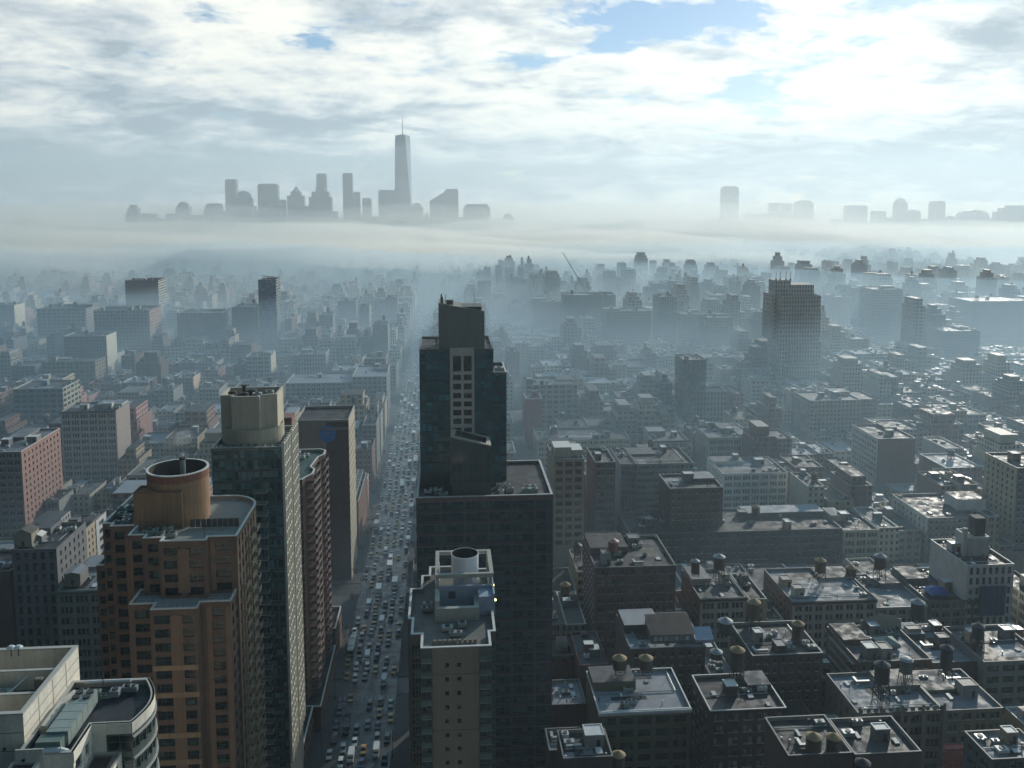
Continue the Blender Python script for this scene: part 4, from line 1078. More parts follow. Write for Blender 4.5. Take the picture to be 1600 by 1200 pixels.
B('brick_building', 'squat dark brick block with a white sunlit party wall', 99, 166, 525, 850, 26, (.17, .155, .155), 'punch', None, RF_D, COPE, None, 1, 3, sidecol=(.66, .62, .50), vb=560)
B('brick_building', 'long low tan block lying across the hazy west side', 65, 148, 565, 780, 24, (.30, .26, .20), 'pair', 'punch', RF_G, None, None, 1, 3, vb=590)
B('brick_building', 'dark wide block with flat top in the haze beside the blue glass tower', 276, 346, 489, 1000, 34, (.17, .15, .16), 'punch', 'punch', RF_D, None, None, 1, 3, vb=530)
B('brick_building', 'tall dark block with roof hut touching the blue glass tower', 362, 401, 480, 1010, 30, (.20, .18, .19), 'punch', 'punch', RF_D, None, None, 1, 2, 1, vb=520)
B('brick_building', 'slim dark tower block standing on the avenue in the haze', 582, 606, 507, 900, 24, (.13, .125, .13), 'punch', 'punch', RF_D, None, None, 1, 1, 1, sidecol=(.28, .26, .22), vb=560)
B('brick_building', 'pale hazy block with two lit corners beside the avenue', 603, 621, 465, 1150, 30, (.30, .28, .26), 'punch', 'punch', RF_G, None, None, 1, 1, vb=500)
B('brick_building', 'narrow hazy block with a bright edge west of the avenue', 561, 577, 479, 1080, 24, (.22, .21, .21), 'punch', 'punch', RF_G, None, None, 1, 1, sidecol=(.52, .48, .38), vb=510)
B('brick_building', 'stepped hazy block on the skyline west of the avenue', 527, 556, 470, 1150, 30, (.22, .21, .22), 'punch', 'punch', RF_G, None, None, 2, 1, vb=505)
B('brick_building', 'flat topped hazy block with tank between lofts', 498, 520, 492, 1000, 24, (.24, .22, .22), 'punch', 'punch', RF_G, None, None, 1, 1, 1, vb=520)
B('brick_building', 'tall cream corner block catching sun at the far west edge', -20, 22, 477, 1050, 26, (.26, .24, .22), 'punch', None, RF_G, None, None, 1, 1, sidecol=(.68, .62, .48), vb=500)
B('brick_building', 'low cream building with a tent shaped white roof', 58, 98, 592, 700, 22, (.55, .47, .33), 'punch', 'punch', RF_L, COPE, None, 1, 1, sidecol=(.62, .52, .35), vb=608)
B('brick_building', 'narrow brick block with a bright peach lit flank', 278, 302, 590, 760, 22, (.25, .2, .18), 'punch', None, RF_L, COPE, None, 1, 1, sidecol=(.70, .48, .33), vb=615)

# --- east and south of the black tower
B('loft_building', 'olive loft with a white parapet ledge and arched top windows', 935, 1080, 1109, 236, 22, OLIVE, 'wide', None, RF_L, COPE, (.68, .70, .70), 0, 2, fm=FRMD, vb=1250, short='olive loft with white ledge')
B('brick_building', 'black brick building with white framed roof edges and pale paired windows', 1110, 1229, 1108, 232, 19, (.055, .052, .055), 'pair', 'punch', RF_D, COPE, None, 1, 3, vb=1250, gm=glass((.03, .035, .045), .1, .62, (.52, .56, .6)), fm=FRMW, short='black brick building')
B('loft_building', 'gothic stone loft with battlements under two big water tanks', 1342, 1474, 1112, 236, 22, (.23, .21, .18), 'loft', 'punch', RF_L, None, None, 0, 3, fm=FRMD, vb=1250, short='gothic stone loft')
B('brick_building', 'tan topped olive brick building with white window frames', 1476, 1568, 1108, 236, 22, (.20, .175, .115), 'pair', 'punch', RF_L, COPED, None, 1, 1, gm=glass((.03, .03, .03), .1, .3, (.3, .3, .28)), fm=FRMW, vb=1250, short='tan topped olive building')
B('brick_building', 'brown roofed workshop with long clerestory windows and blue skylight', 985, 1102, 1012, 268, 24, (.10, .085, .08), 'punch', None, RF_L, COPED, None, 0, 3, vb=1060, short='workshop with clerestory')
B('brick_building', 'tall dark red brick building with rows of white sills and a red water tank', 930, 1056, 885, 313, 30, (.15, .09, .085), 'pair', 'punch', RF_D, COPED, None, 2, 5, gm=glass((.02, .025, .03), .1, .4, (.30, .34, .37)), fm=FRMW, vb=960, short='tall dark red brick building', sidecol=(.17, .10, .085))
B('loft_building', 'small white fronted loft with black cornice and wide windows', 1094, 1166, 934, 312, 26, (.42, .42, .38), 'loft', 'punch', RF_G, COPED, (.05, .055, .06), 1, 1, sidecol=(.15, .11, .08), vb=980, short='small white fronted loft')
B('loft_building', 'white arched loft with black cornice and speckled wet roof', 1238, 1370, 938, 312, 30, (.42, .42, .39), 'pair', 'punch', RF_L, COPED, (.05, .055, .06), 2, 2, sidecol=(.15, .10, .085), fm=FRM, vb=1000, short='white arched loft')
B('loft_building', 'grey arched loft with a bright white roof deck', 1371, 1450, 948, 312, 30, (.30, .30, .29), 'pair', None, RF_L, COPE, None, 1, 2, vb=985, short='grey arched loft')
B('brick_building', 'low dark building carrying a bright blue tarpaulin on its roof', 1452, 1538, 938, 312, 30, (.16, .16, .155), 'pair', None, RF_D, COPED, None, 1, 1, vb=965, short='low building with blue tarpaulin')
B('brick_building', 'dark brick building with cluttered plant roof and white parapet line', 1176, 1286, 1022, 262, 22, (.085, .07, .07), 'punch', 'punch', RF_D, COPEG, None, 2, 7, vb=1090, short='cluttered dark plant roof building')
B('brick_building', 'brick building with a fire escape side and green copper hip roof', 1342, 1456, 1032, 262, 24, (.14, .10, .08), 'punch', 'punch', RF_G, None, None, 3, 4, vb=1040, short='fire escape building')
B('brick_building', 'dark block with white slab bulkheads stepping down its roof', 1458, 1530, 1034, 266, 26, (.13, .115, .11), None, None, RF_L, COPED, None, 3, 1, vb=1060, short='block with white slab bulkheads')
B('loft_building', 'grey concrete frame loft with wide dark windows at the frame edge', 1538, 1640, 1032, 262, 24, (.27, .28, .28), 'wide', None, RF_G, COPED, None, 2, 2, fm=FRMD, vb=1100, short='grey concrete frame loft')
B('apartment_building', 'white stuccoed block with tall windows, corner tower and black rooftop tank box', 1512, 1585, 882, 312, 26, (.47, .46, .43), 'tall', None, RF_D, COPE, None, 1, 2, sidecol=(.50, .49, .46), vb=960, short='white stuccoed block')
B('warehouse', 'very long dark brick warehouse with an almost windowless front', 985, 1316, 830, 392, 30, (.06, .062, .068), 'pair', 'punch', RF_D, COPED, None, 5, 12, 2, vb=880, short='long dark warehouse')
B('loft_building', 'cream fronted loft with four tall piers at the end of the long warehouse', 1318, 1374, 828, 390, 26, (.50, .47, .38), 'loft', None, RF_D, COPED, None, 1, 1, vb=870, short='cream loft with tall piers')
B('brick_building', 'grey slab building with a white window strip on its corner and faded sign band', 1450, 1541, 808, 392, 34, (.22, .215, .21), 'punch', 'punch', RF_D, COPED, None, 0, 2, sidecol=(.56, .56, .52), vb=880, short='grey slab with white corner strip')
B('apartment_building', 'cream gridded loft with wide paired windows on every storey', 1130, 1231, 739, 462, 30, (.72, .70, .62), 'loft', 'punch', RF_G, COPEG, None, 2, 5, fm=FRM, vb=805, short='cream gridded loft')
B('apartment_building', 'beige apartment block with a stepped cream penthouse', 865, 913, 717, 400, 26, (.33, .30, .24), 'wide', 'punch', RF_T, COPEG, None, 2, 2, vb=830, short='beige block with penthouse')
B('brick_building', 'dark grey brick block with red flank beside the beige block', 930, 962, 722, 420, 26, (.15, .15, .16), 'pair', 'punch', RF_D, None, None, 1, 3, sidecol=(.20, .09, .08), vb=830)
B('glass_building', 'blue green glass office with white mullion grid', 970, 994, 725, 441, 30, (.22, .27, .28), 'curtain', None, RF_G, COPED, None, 0, 2, gm=GLT, vb=810, short='blue green glass office')
B('glass_building', 'stepped teal office with long ribbon windows and curved glass roof', 995, 1084, 724, 440, 30, (.20, .25, .26), 'band', 'band', RF_G, COPED, None, 1, 3, gm=GLT, vb=780, short='teal ribbon window office')
B('brick_building', 'brown brick block with twin peaked parapets before the teal office', 1047, 1130, 762, 402, 22, (.12, .09, .085), 'punch', 'punch', RF_D, None, None, 1, 2, vb=810, short='brown block with peaked parapets')
B('loft_building', 'long tan loft with even windows and a planted roof', 840, 985, 687, 545, 30, (.40, .37, .28), 'pair', 'punch', RF_D, COPED, None, 3, 6, 1, vb=712, short='long tan loft')
B('loft_building', 'tan loft with black cornice between two greener blocks', 1020, 1076, 688, 530, 26, (.40, .36, .29), 'loft', 'punch', RF_G, None, (.06, .07, .07), 1, 3, vb=715, short='tan loft with black cornice')
B('loft_building', 'pale green grey loft with ornate top storey', 1107, 1160, 683, 520, 28, (.34, .36, .31), 'loft', 'punch', RF_G, COPED, (.28, .30, .26), 2, 3, vb=725, short='pale green grey loft')
B('brick_building', 'wide brick school with big gridded central windows', 822, 902, 601, 645, 30, (.28, .27, .26), 'wide', 'punch', RF_D, None, None, 2, 4, vb=640, short='school with gridded windows')
B('brick_building', 'small red brick house with white roof edge beside the gridded school', 822, 847, 623, 600, 18, (.27, .10, .09), None, None, RF_G, COPE, None, 1, 1, vb=650)
B('glass_tower', 'dark teal glass tower standing alone among low brick houses', 1068, 1104, 562, 640, 24, (.05, .09, .10), 'curtain', 'curtain', RF_D, None, None, 1, 2, vb=640, cat='tower', short='dark teal glass tower', gm=GLT)
B('apartment_building', 'grey apartment block with an orange brick end wall', 1083, 1136, 611, 640, 26, (.25, .25, .25), 'tall', None, RF_D, COPE, None, 1, 2, sidecol=(.50, .30, .17), vb=660, short='block with orange end wall')
B('gothic_tower', 'tall stepped stone tower topped by four thin corner spikes', 1220, 1283, 462, 790, 30, (.40, .35, .31), 'tall', 'tall', RF_D, None, None, 0, 0, sidecol=(.42, .34, .28), cat='tower', vb=600, short='stepped tower with four spikes')
B('apartment_building', 'broad tan apartment block with many small windows', 1266, 1346, 625, 608, 30, (.42, .39, .31), 'punch', 'punch', RF_G, COPE, None, 2, 4, vb=690, short='broad tan apartment block', sidecol=(.38, .32, .25))
B('apartment_building', 'red brown brick slab with white balcony stripes down its end', 1372, 1431, 685, 500, 34, (.23, .15, .13), None, 'band', RF_G, COPED, None, 1, 2, sidecol=(.56, .54, .48), vb=770, short='brick slab with striped end')
B('apartment_building', 'plain tan tower cut by the frame edge', 1590, 1680, 730, 400, 26, (.20, .21, .22), 'punch', 'punch', RF_G, None, None, 1, 2, sidecol=(.50, .46, .36), vb=830, cat='tower')
B('apartment_building', 'huge flat topped slab looming in haze at the frame edge', 1518, 1680, 470, 1050, 50, (.19, .18, .19), 'punch', 'punch', RF_D, None, None, 3, 2, 1, vb=560)
B('apartment_building', 'hazy block stepping down in front of the huge slab', 1477, 1532, 517, 900, 34, (.19, .18, .18), 'punch', 'punch', RF_D, None, None, 2, 2, vb=570)
B('apartment_building', 'tall buttressed apartment tower in the haze', 1364, 1411, 452, 1050, 34, (.30, .27, .24), 'punch', 'punch', RF_D, None, None, 2, 2, vb=540, cat='tower')
B('apartment_building', 'darker hazy companion block of the buttressed tower', 1338, 1364, 450, 1180, 30, (.19, .18, .18), 'punch', 'punch', RF_D, None, None, 1, 1, vb=500, cat='tower')
for i, (a, b, t, Y, lab) in enumerate([
    (832, 878, 471, 1120, 'hazy block with square shoulders nearest the black tower'), (882, 962, 461, 1060, 'wide hazy tower block with roof cranes and stepped crown'),
    (948, 1018, 486, 960, 'dark hazy block with peaked dormers'), (1030, 1057, 464, 1000, 'hazy tower capped by a water tank'), (1066, 1101, 491, 980, 'hazy setback apartment house with a small lantern top'),
    (1105, 1146, 496, 930, 'hazy ziggurat apartment house with three dormers'), (1177, 1206, 487, 1000, 'hazy apartment house hugging the spiked tower'), (1285, 1300, 446, 1300, 'slender hazy shaft just past the spiked tower'),
    (1301, 1331, 464, 1150, 'hazy gabled block past the spiked tower'), (800, 826, 478, 1250, 'plain hazy slab behind the black tower'), (700, 716, 452, 1500, 'slim hazy shaft beside the crown of the black tower'),
    (672, 684, 432, 1700, 'very faint tower left on the avenue line by the black crown'), (770, 798, 470, 1300, 'hazy slab close behind the black crown')]):
    B('apartment_building', lab.replace(' left ', ' standing '), a, b, t, Y, 30, RND.choice([(.22, .2, .2), (.26, .22, .2), (.19, .19, .2)]), 'punch', 'punch', RF_D, None, None, 2, 1, i % 2, vb=t+45, cat='building')
# bottom edge rooftops
B('brick_building', 'tar roofed brick building under twin olive coned water tanks', 1232, 1332, 1178, 196, 16, (.11, .075, .065), None, None, RF_D, COPED, None, 0, 2, vb=1300, short='tar roofed building')
B('brick_building', 'brick building with a pale strip parapet and hexagonal skylight', 1336, 1440, 1176, 196, 15, (.12, .085, .07), None, None, RF_G, COPED, None, 1, 2, vb=1300)
B('brick_building', 'small teal sided building with white roof panel at the frame corner', 1550, 1640, 1184, 200, 12, (.06, .10, .11), 'band', 'band', RF_L, COPED, None, 1, 3, vb=1300)
B('brick_building', 'low white roofed garage behind the slim beige tower', 858, 915, 1171, 222, 10, (.12, .11, .11), None, None, RF_L, COPED, None, 0, 1, vb=1300)
B('brick_building', 'little brick annex with white roof and vine trellis', 862, 916, 1100, 255, 14, (.17, .09, .08), None, None, RF_L, COPED, None, 0, 1, vb=1300)
B('brick_building', 'black flat roofed building under an olive coned tank', 880, 958, 1183, 208, 12, (.07, .065, .065), None, None, RF_D, COPED, None, 1, 2, vb=1300)

# details that belong to particular buildings ------------------------------------------------
def find(lbl):
    for o in COL.objects:
        if o.get('label', '').startswith(lbl): return o
def zroof(lbl):
    o = find(lbl); return o
# cottage on the grey classical building, shed on the low shop
g = find('grey classical')
def hut(root, xl, xr, yt, yb, Y, dep, mat, rmat, pitch=1.2):
    a, b = W(xl, yb, Y=Y), W(xr, yb, Y=Y); zt = W(xl, yt, Y=Y).z; x0, x1, z0 = a.x, b.x, a.z-.3; y0, y1 = Y, Y+dep; xm = (x0+x1)/2
    mb = MB(); mb.prism(rect(x0, x1, y0, y1), z0, zt, 0)
    mb.poly([(x0, y0, zt), (x1, y0, zt), (xm, y0, zt+pitch)], 0); mb.poly([(x1, y1, zt), (x0, y1, zt), (xm, y1, zt+pitch)], 0)
    o = mb.build('roof_hut', mat, root)
    mb = MB(); e = .25
    mb.quad((x0-e, y0-e, zt-.15), (xm, y0-e, zt+pitch+.05), (xm, y1+e, zt+pitch+.05), (x0-e, y1+e, zt-.15)); mb.quad((xm, y0-e, zt+pitch+.05), (x1+e, y0-e, zt-.15), (x1+e, y1+e, zt-.15), (xm, y1+e, zt+pitch+.05))
    mb.build('roof', rmat, o)
    mb = MB(); mb.box(xm-.5, xm+.5, y0-.06, y0, z0+.3, z0+2.2); mb.build('door', FRMD, o)
hut(g, 22, 50, 834, 854, 316, 6, wall((.34, .30, .24)), RF_T, 1.6); hut(g, 50, 66, 838, 855, 320, 4, wall((.25, .25, .25)), COPE, .8)
g = find('low shop block'); hut(g, 101, 126, 897, 915, 304, 7, wall((.22, .21, .2)), RF_L, .5)
# spikes and setbacks of the gothic tower
g = find('tall stepped stone tower'); st = wall((.30, .26, .23)); x0 = W(1207, 446, Y=795)
for (xl, xr, yt, Y, dep) in ((1211, 1236, 438, 797, 16), (1236, 1272, 445, 797, 22), (1207, 1221, 460, 800, 24)):
    a, b = W(xl, yt, Y=Y), W(xr, yt, Y=Y); mb = MB(); mb.prism(rect(a.x, b.x, Y, Y+dep), 40, a.z, 0); mb.build('shaft', facade((.42, .37, .33), bw=2.6, fh=4, wf=.45, hf=.7), g)
for (xl, xr, yt, Y) in ((1236, 1284, 534, 786), (1228, 1280, 572, 783), (1240, 1272, 588, 780)):
    a, b = W(xl, yt, Y=Y), W(xr, yt, Y=Y); mb = MB(); mb.prism(rect(a.x, b.x, Y, Y+6), 0, a.z, 0); mb.build('setback', facade((.44, .39, .35), bw=2.6, fh=4, wf=.45, hf=.7), g)
for px in (1212.5, 1219, 1228, 1235):
    a = W(px, 438, Y=797.5); mb = MB(); mb.bar(a, a+Vector((0, 0, 8.0)), .28); mb.box(a.x-.6, a.x+.6, a.y-.6, a.y+.6, a.z-.2, a.z+1.5); mb.build('spike', STEEL, g)
# blue tower with its cleaning rig
root, x0, x1, y0, y1, Z = B('glass_tower', 'slender blue glass tower with a wing shaped cleaning rig on its roof', 403, 431, 437, 1000, 24, (.06, .11, .19), 'curtain', 'curtain', RF_D, None, None, 0, 0, sidecol=(.40, .42, .42), vb=550, cat='tower', short='slender blue glass tower')
mb = MB(); c = (x0+x1)/2; mb.box(c-1, c+1, y0+8, y0+10, Z-1, Z+2.2); mb.bar((c-6.5, y0+9, Z+3.4), (c+1, y0+9, Z+2.4), .6); mb.bar((c+1, y0+9, Z+2.4), (c+6.5, y0+9, Z+3.0), .5); mb.build('cleaning_rig', plain((.2, .19, .14)), root)
# battlements, olive loft arches, clerestory, fire escape, hip roof
g = find('gothic stone loft'); a, b = W(1342, 1112, Y=236), W(1474, 1112, Y=236); stn = wall((.26, .24, .2))
mb = MB(); n = 23
for i in range(n):
    if i % 2 == 0: x = a.x+(b.x-a.x)*i/n; mb.box(x, x+(b.x-a.x)/n, 235.6, 236.0, a.z-.3, a.z+.9)
for i in range(5): x = a.x+(b.x-a.x)*(i/4)-.35; mb.box(x, x+.7, 235.3, 235.58, a.z-20, a.z+1.7)
mb.build('battlement', stn, g)
g = find('workshop with') or find('brown roofed workshop'); z0 = W(985, 1012, Y=268).z-1
a, b = W(1018, 1000, Y=271.5), W(1084, 1000, Y=271.5); zt = z0+4.6; yb_ = 281
mb = MB(); mb.wallq((a.x, 271.5), (b.x, 271.5), z0, z0+3.2, 0); mb.wallq((b.x, 271.5), (b.x, yb_), z0, z0+3.2, 0); mb.wallq((a.x, yb_), (a.x, 271.5), z0, z0+3.2, 0)
mb.quad((a.x-.4, 271, z0+3.2), (b.x+.4, 271, z0+3.2), (b.x+.4, yb_, zt+1), (a.x-.4, yb_, zt+1), 1); mb.poly([(b.x, 271.5, z0+3.2), (b.x, yb_, z0+3.2), (b.x, yb_, zt+.9)], 0); mb.poly([(a.x, yb_, z0+3.2), (a.x, 271.5, z0+3.2), (a.x, yb_, zt+.9)], 0)
o = mb.build('clerestory', [wall((.15, .15, .15)), roofing((.07, .055, .05), .3, .3)], g)
put_panes(g, [(a.x+1.4+i*1.75, 271.42, z0+1.1, 0, 1.25, 1.4) for i in range(7)], glass((.2, .24, .3), .2, .6, (.4, .43, .45)), FRMW, 'plain')
mb = MB(); q = W(1086, 995, Y=272); mb.quad((q.x, 271, z0+1.2), (q.x+6, 271, z0+1.2), (q.x+6, 275, z0+3.6), (q.x, 275, z0+3.6)); mb.prism(rect(q.x, q.x+6, 271.05, 275), z0, z0+1.1); mb.build('skylight', plain((.38, .44, .56), .3), g)
g = find('brick building with a fire escape'); a = W(1342, 1032, Y=262); x = a.x-.1; z0 = a.z
mb = MB()
for k in range(3):
    z = z0-2.5-3.4*k; y0 = 264; 
    mb.box(x-1.1, x, y0, y0+18, z, z+.12, 0, None, True)
    for h in (.5, 1.0): mb.bar((x-1.1, y0, z+h), (x-1.1, y0+18, z+h), .06)
    for i in range(10): mb.bar((x-1.1, y0+2*i, z), (x-1.1, y0+2*i, z+1.0), .05)
    mb.bar((x-.6, y0+2, z), (x-.6, y0+8, z-3.3), .12)
mb.build('fire_escape', plain((.36, .33, .30), .6, .2), g)
q = W(1392, 1010, Y=270); z1 = z0-1; c = q.x
mb = MB(); mb.box(c-3.4, c+3.4, 270, 276, z1, z1+1.2, 0); t = [(c-3.6, 269.8), (c+3.6, 269.8), (c+3.6, 276.2), (c-3.6, 276.2)]
for i in range(4): mb.poly([(*t[i], z1+1.2), (*t[(i+1) % 4], z1+1.2), (c, 273, z1+3.0)], 1)
mb.build('hip_roof', [plain((.18, .2, .18)), plain((.17, .23, .21), .7)], g)
mb = MB(); a2, b2 = W(1372, 985, Y=282), W(1404, 985, Y=282); hm = W(1385, 968, Y=282).z
x0, x1 = W(1346, 985, Y=284).x, W(1408, 985, Y=284).x
mb.prism([(x0, 284), (x1, 284), (x1, 285), (x0, 285)], z1-2, hm-1.2, 0); mb.poly([(x0, 284, hm-1.2), (x1, 284, hm-1.2), ((x0+x1)/2, 284, hm+.8)], 0); mb.poly([(x1, 285, hm-1.2), (x0, 285, hm-1.2), ((x0+x1)/2, 285, hm+.8)], 0)
mb.build('gable_wall', wall((.34, .33, .29)), g)
# red netted scaffold, blue tarps, black tank box, tower on the white block
root = empty('scaffold', W(1512, 1190, Y=214), 'red netted scaffold standing before the tan topped olive building', 'scaffold')
a, b = W(1478, 1180, Y=226), W(1546, 1180, Y=226); zt = W(1510, 1168, Y=226).z
mb = MB(); nx = 9
for i in range(nx+1):
    x = a.x+(b.x-a.x)*i/nx
    for y in (226, 228.2): mb.bar((x, y, 0), (x, y, zt), .07)
for k in range(12):
    z = zt-.3-1.9*k
    if z < 0: break
    for y in (226, 228.2): mb.bar((a.x, y, z), (b.x, y, z), .06)
    mb.box(a.x, b.x, 226.2, 228, z-.12, z-.05, 1, None, True)
for i in range(nx): mb.bar((a.x+(b.x-a.x)*i/nx, 225.95, zt-1.9), (a.x+(b.x-a.x)*(i+1)/nx, 225.95, zt-.3), .05)
mb.build('frame', [plain((.48, .06, .05), .6), plain((.35, .07, .06))], root)
def tarp(label, xl, xr, yt, yb, Y, dep, hump=1.2):
    a, b = W(xl, yb, Y=Y), W(xr, yb, Y=Y); mb = MB(); nx, ny = 12, 8; r = random.Random(3)
    zz = {}
    for i in range(nx+1):
        for j in range(ny+1):
            u, v = i/nx, j/ny; zz[i, j] = a.z+hump*math.sin(math.pi*u)**.7*math.sin(math.pi*v)**.7+r.uniform(-.12, .12)+.05
    for i in range(nx):
        for j in range(ny):
            q = lambda i, j: (a.x+(b.x-a.x)*i/nx, Y+dep*j/ny, zz[i, j]); mb.quad(q(i, j), q(i+1, j), q(i+1, j+1), q(i, j+1))
    tag(mb.build('tarpaulin', plain((.01, .06, .30), .5, 0, .35)), label, 'tarpaulin')
tarp('bright blue tarpaulin heaped on the roof of the low dark building', 1455, 1487, 918, 931, 316, 8, 1.6)
tarp('smaller darker blue tarpaulin beside the white stuccoed block', 1432, 1456, 902, 908, 330, 5, .9)
mb = MB(); a, b = W(1532, 922, Y=311), W(1572, 922, Y=311); zt, zb = W(1550, 916, Y=311).z, W(1550, 962, Y=311).z
n = 10
for i in range(n):
    x, x2 = a.x+(b.x-a.x)*i/n, a.x+(b.x-a.x)*(i+1)/n; d = .25 if i % 2 else 0; d2 = 0 if i % 2 else .25
    mb.quad((x, 311-d, zb), (x2, 311-d2, zb), (x2, 311-d2, zt), (x, 311-d, zt)); mb.quad((x2, 311.3, zb), (x, 311.3, zb), (x, 311.3, zt), (x2, 311.3, zt))
tag(mb.build('construction_net', plain((.012, .04, .12), .7, 0, .3)), 'dark blue construction net hanging on the white stuccoed block', 'net')
g = find('white stuccoed'); Y = 322
a, b = W(1514, 842, Y=Y), W(1546, 842, Y=Y); z0 = W(1512, 882, Y=312).z-1.2
mb = MB(); mb.prism(rect(a.x, b.x, Y, Y+9), z0, a.z); mb.build('corner_tower', wall((.48, .47, .44)), g); mb = MB(); mb.ring(rect(a.x, b.x, Y, Y+9), a.z-.02, a.z+.7, .35); mb.build('parapet', COPE, g)
a2, b2 = W(1523, 835, Y=Y+2), W(1539, 835, Y=Y+2); mb = MB(); mb.prism(rect(a2.x, b2.x, Y+2, Y+6.5), a.z+.5, W(1530, 810, Y=Y+2).z); mb.prism(rect(a2.x+.4, b2.x-.4, Y+2.4, Y+6), a.z, a.z+.5); mb.build('tank_box', plain((.045, .05, .055), .8), g)
mb = MB(); c = W(1509, 840, Y=Y); mb.box(c.x-.7, c.x+.7, Y, Y+1.4, z0, W(1509, 826, Y=Y).z); mb.build('chimney', wall((.42, .42, .4)), g)
# white corner strip windows already on side; penthouse on the slab
g = find('grey slab building'); z0 = W(1450, 808, Y=392).z-1; a, b = W(1497, 790, Y=402), W(1541, 790, Y=402)
mb = MB(); mb.prism(rect(a.x, b.x, 402, 414), z0, W(1497, 781, Y=402).z, 0, 1); mb.build('penthouse', [wall((.55, .55, .53)), RF_D], g)
mb = MB()
for i in range(17):
    if i in (8,): continue
    a = W(1455+i*2.55, 813, Y=391.9); b = W(1456.8+i*2.55, 813, Y=391.9); mb.box(a.x, b.x, 391.9, 391.97, a.z-.5-.3*(i % 3 == 1), a.z+.45)
mb.build('painted_sign', plain((.40, .40, .38)), g)
# penthouse of the beige block
g = find('beige apartment'); z0 = W(865, 717, Y=400).z-1; a, b = W(866, 705, Y=405), W(893, 705, Y=405)
mb = MB(); mb.prism(rect(a.x, b.x, 405, 416), z0, W(880, 699, Y=405).z, 0, 1); mb.prism(rect(b.x+.02, W(911, 705, Y=406).x, 407, 418), z0, z0+3, 0, 1); mb.build('penthouse', [wall((.50, .48, .39)), COPE], g)
# tower crane in the haze
root = empty('tower_crane', W(918, 470, Y=1150), 'thin tower crane with a raised jib in the haze', 'crane')
mb = MB(); b = W(918, 478, Y=1150); t = W(918, 441, Y=1150); h = .9
for sx in (-1, 1):
    for sy in (-1, 1): mb.bar((b.x+sx*h, b.y+sy*h, b.z-20), (t.x+sx*h, t.y+sy*h, t.z), .22)
z = b.z-20; k = 0
while z < t.z-2: s = 1 if k % 2 else -1; mb.bar((b.x-s*h, b.y-h, z), (b.x+s*h, b.y-h, z+2.4), .14); z += 2.4; k += 1
mb.build('mast', STEEL, root)
mb = MB(); j0 = W(913, 452, Y=1150); j1 = W(879, 394, Y=1150); mb.bar(j0, j1, .45); mb.bar(j0+Vector((.4, 0, 1.8)), j1, .2)
for i in range(14): p = j0.lerp(j1, i/14); mb.bar(p, p+Vector((.3*(1-i/14), 0, 1.7*(1-i/14)+.2)), .12)
mb.bar(j0, W(921, 450, Y=1150), .5); mb.bar(W(918, 441, Y=1150), j1, .1); mb.build('jib', STEEL, root)
mb = MB(); p = W(916, 452, Y=1150); mb.box(p.x-1.5, p.x+1.5, p.y-1.5, p.y+1.5, p.z-1.6, p.z+1.2); mb.build('cab', plain((.3, .3, .3)), root)

# water towers one by one
for args in [
    (968, 1051, 1021, 23, 252, 'olive coned water tank on the black rack above the olive loft, nearer the avenue'), (1009, 1051, 1021, 23, 252, 'olive coned water tank on the black rack above the olive loft, farther from avenue'),
    (1123, 907, 864, 19, 322, 'water tank with ribbed grey cone on tall legs above the small white fronted loft', CONE_G, .45), (1086, 899, 872, 14, 326, 'small shaded water tank between the dark red brick building and the tall legged tank', CONE_G, .2),
    (1177, 986, 934, 22, 285, 'water tank with tan shallow cone and open stand behind the workshop', CONE_T, .42), (1133, 990, 963, 24, 276, 'squat black tank under a pale grey cone beside the workshop', CONE_G, .05, plain((.05, .06, .06))),
    (1151, 1062, 1008, 24, 248, 'dark water tank with sharp tan cone on the black brick building', CONE_T, .3, plain((.05, .045, .045))), (1119, 1030, 1012, 20, 262, 'low grey coned tank just behind the black brick building', CONE_G, .1),
    (1246, 1003, 968, 20, 272, 'water tank with tilted tan cone on the cluttered plant roof', CONE_T, .15), (1281, 905, 870, 18, 330, 'water tank with tan cone above the white arched loft', CONE_T, .35), (1329, 905, 882, 17, 334, 'brown coned water tank behind the white arched loft', CONE_T, .1),
    (1374, 905, 863, 19, 328, 'pale coned water tank on a long legged stand over the white roof deck', CONE_G, .45), (1433, 966, 934, 23, 306, 'fat dark tank with flat grey lid before the grey arched loft', CONE_G, .05, plain((.05, .06, .065))),
    (1376, 1096, 1031, 25, 243, 'large black water tank on a splayed steel stand over the gothic loft', STEEL, .47, plain((.03, .04, .042))), (1414, 1071, 1024, 21, 250, 'grey domed water tank on a cross braced stand over the gothic loft', CONE_G, .45, plain((.13, .135, .14)), True),
    (1477, 1060, 1006, 20, 246, 'tall black square shouldered tank on a beam rack beside the pitched roof shed', STEEL, .3, plain((.035, .04, .042))), (1526, 1025, 972, 20, 272, 'pointed black water tank on high legs beside the white slab bulkheads', STEEL, .55, plain((.04, .045, .05))),
    (1270, 1187, 1143, 26, 199, 'olive coned water tank on the tar roof, nearer the avenue of the two', CONE_T, .12), (1301, 1187, 1144, 24, 199, 'olive coned water tank on the tar roof, farther from the avenue of the two', CONE_T, .12),
    (958, 862, 840, 18, 322, 'red painted water tank with pink cone on the dark red brick building', plain((.42, .22, .2)), .1, plain((.3, .10, .09))), (966, 1205, 1172, 22, 212, 'olive coned tank low at the bottom edge below the olive loft', CONE_T, .1),
    (1347, 1215, 1184, 24, 192, 'black hexagonal tank lid at the bottom edge of the view', STEEL, .1, plain((.04, .045, .05)))]:
    water_tower(*args[:6], *args[6:])
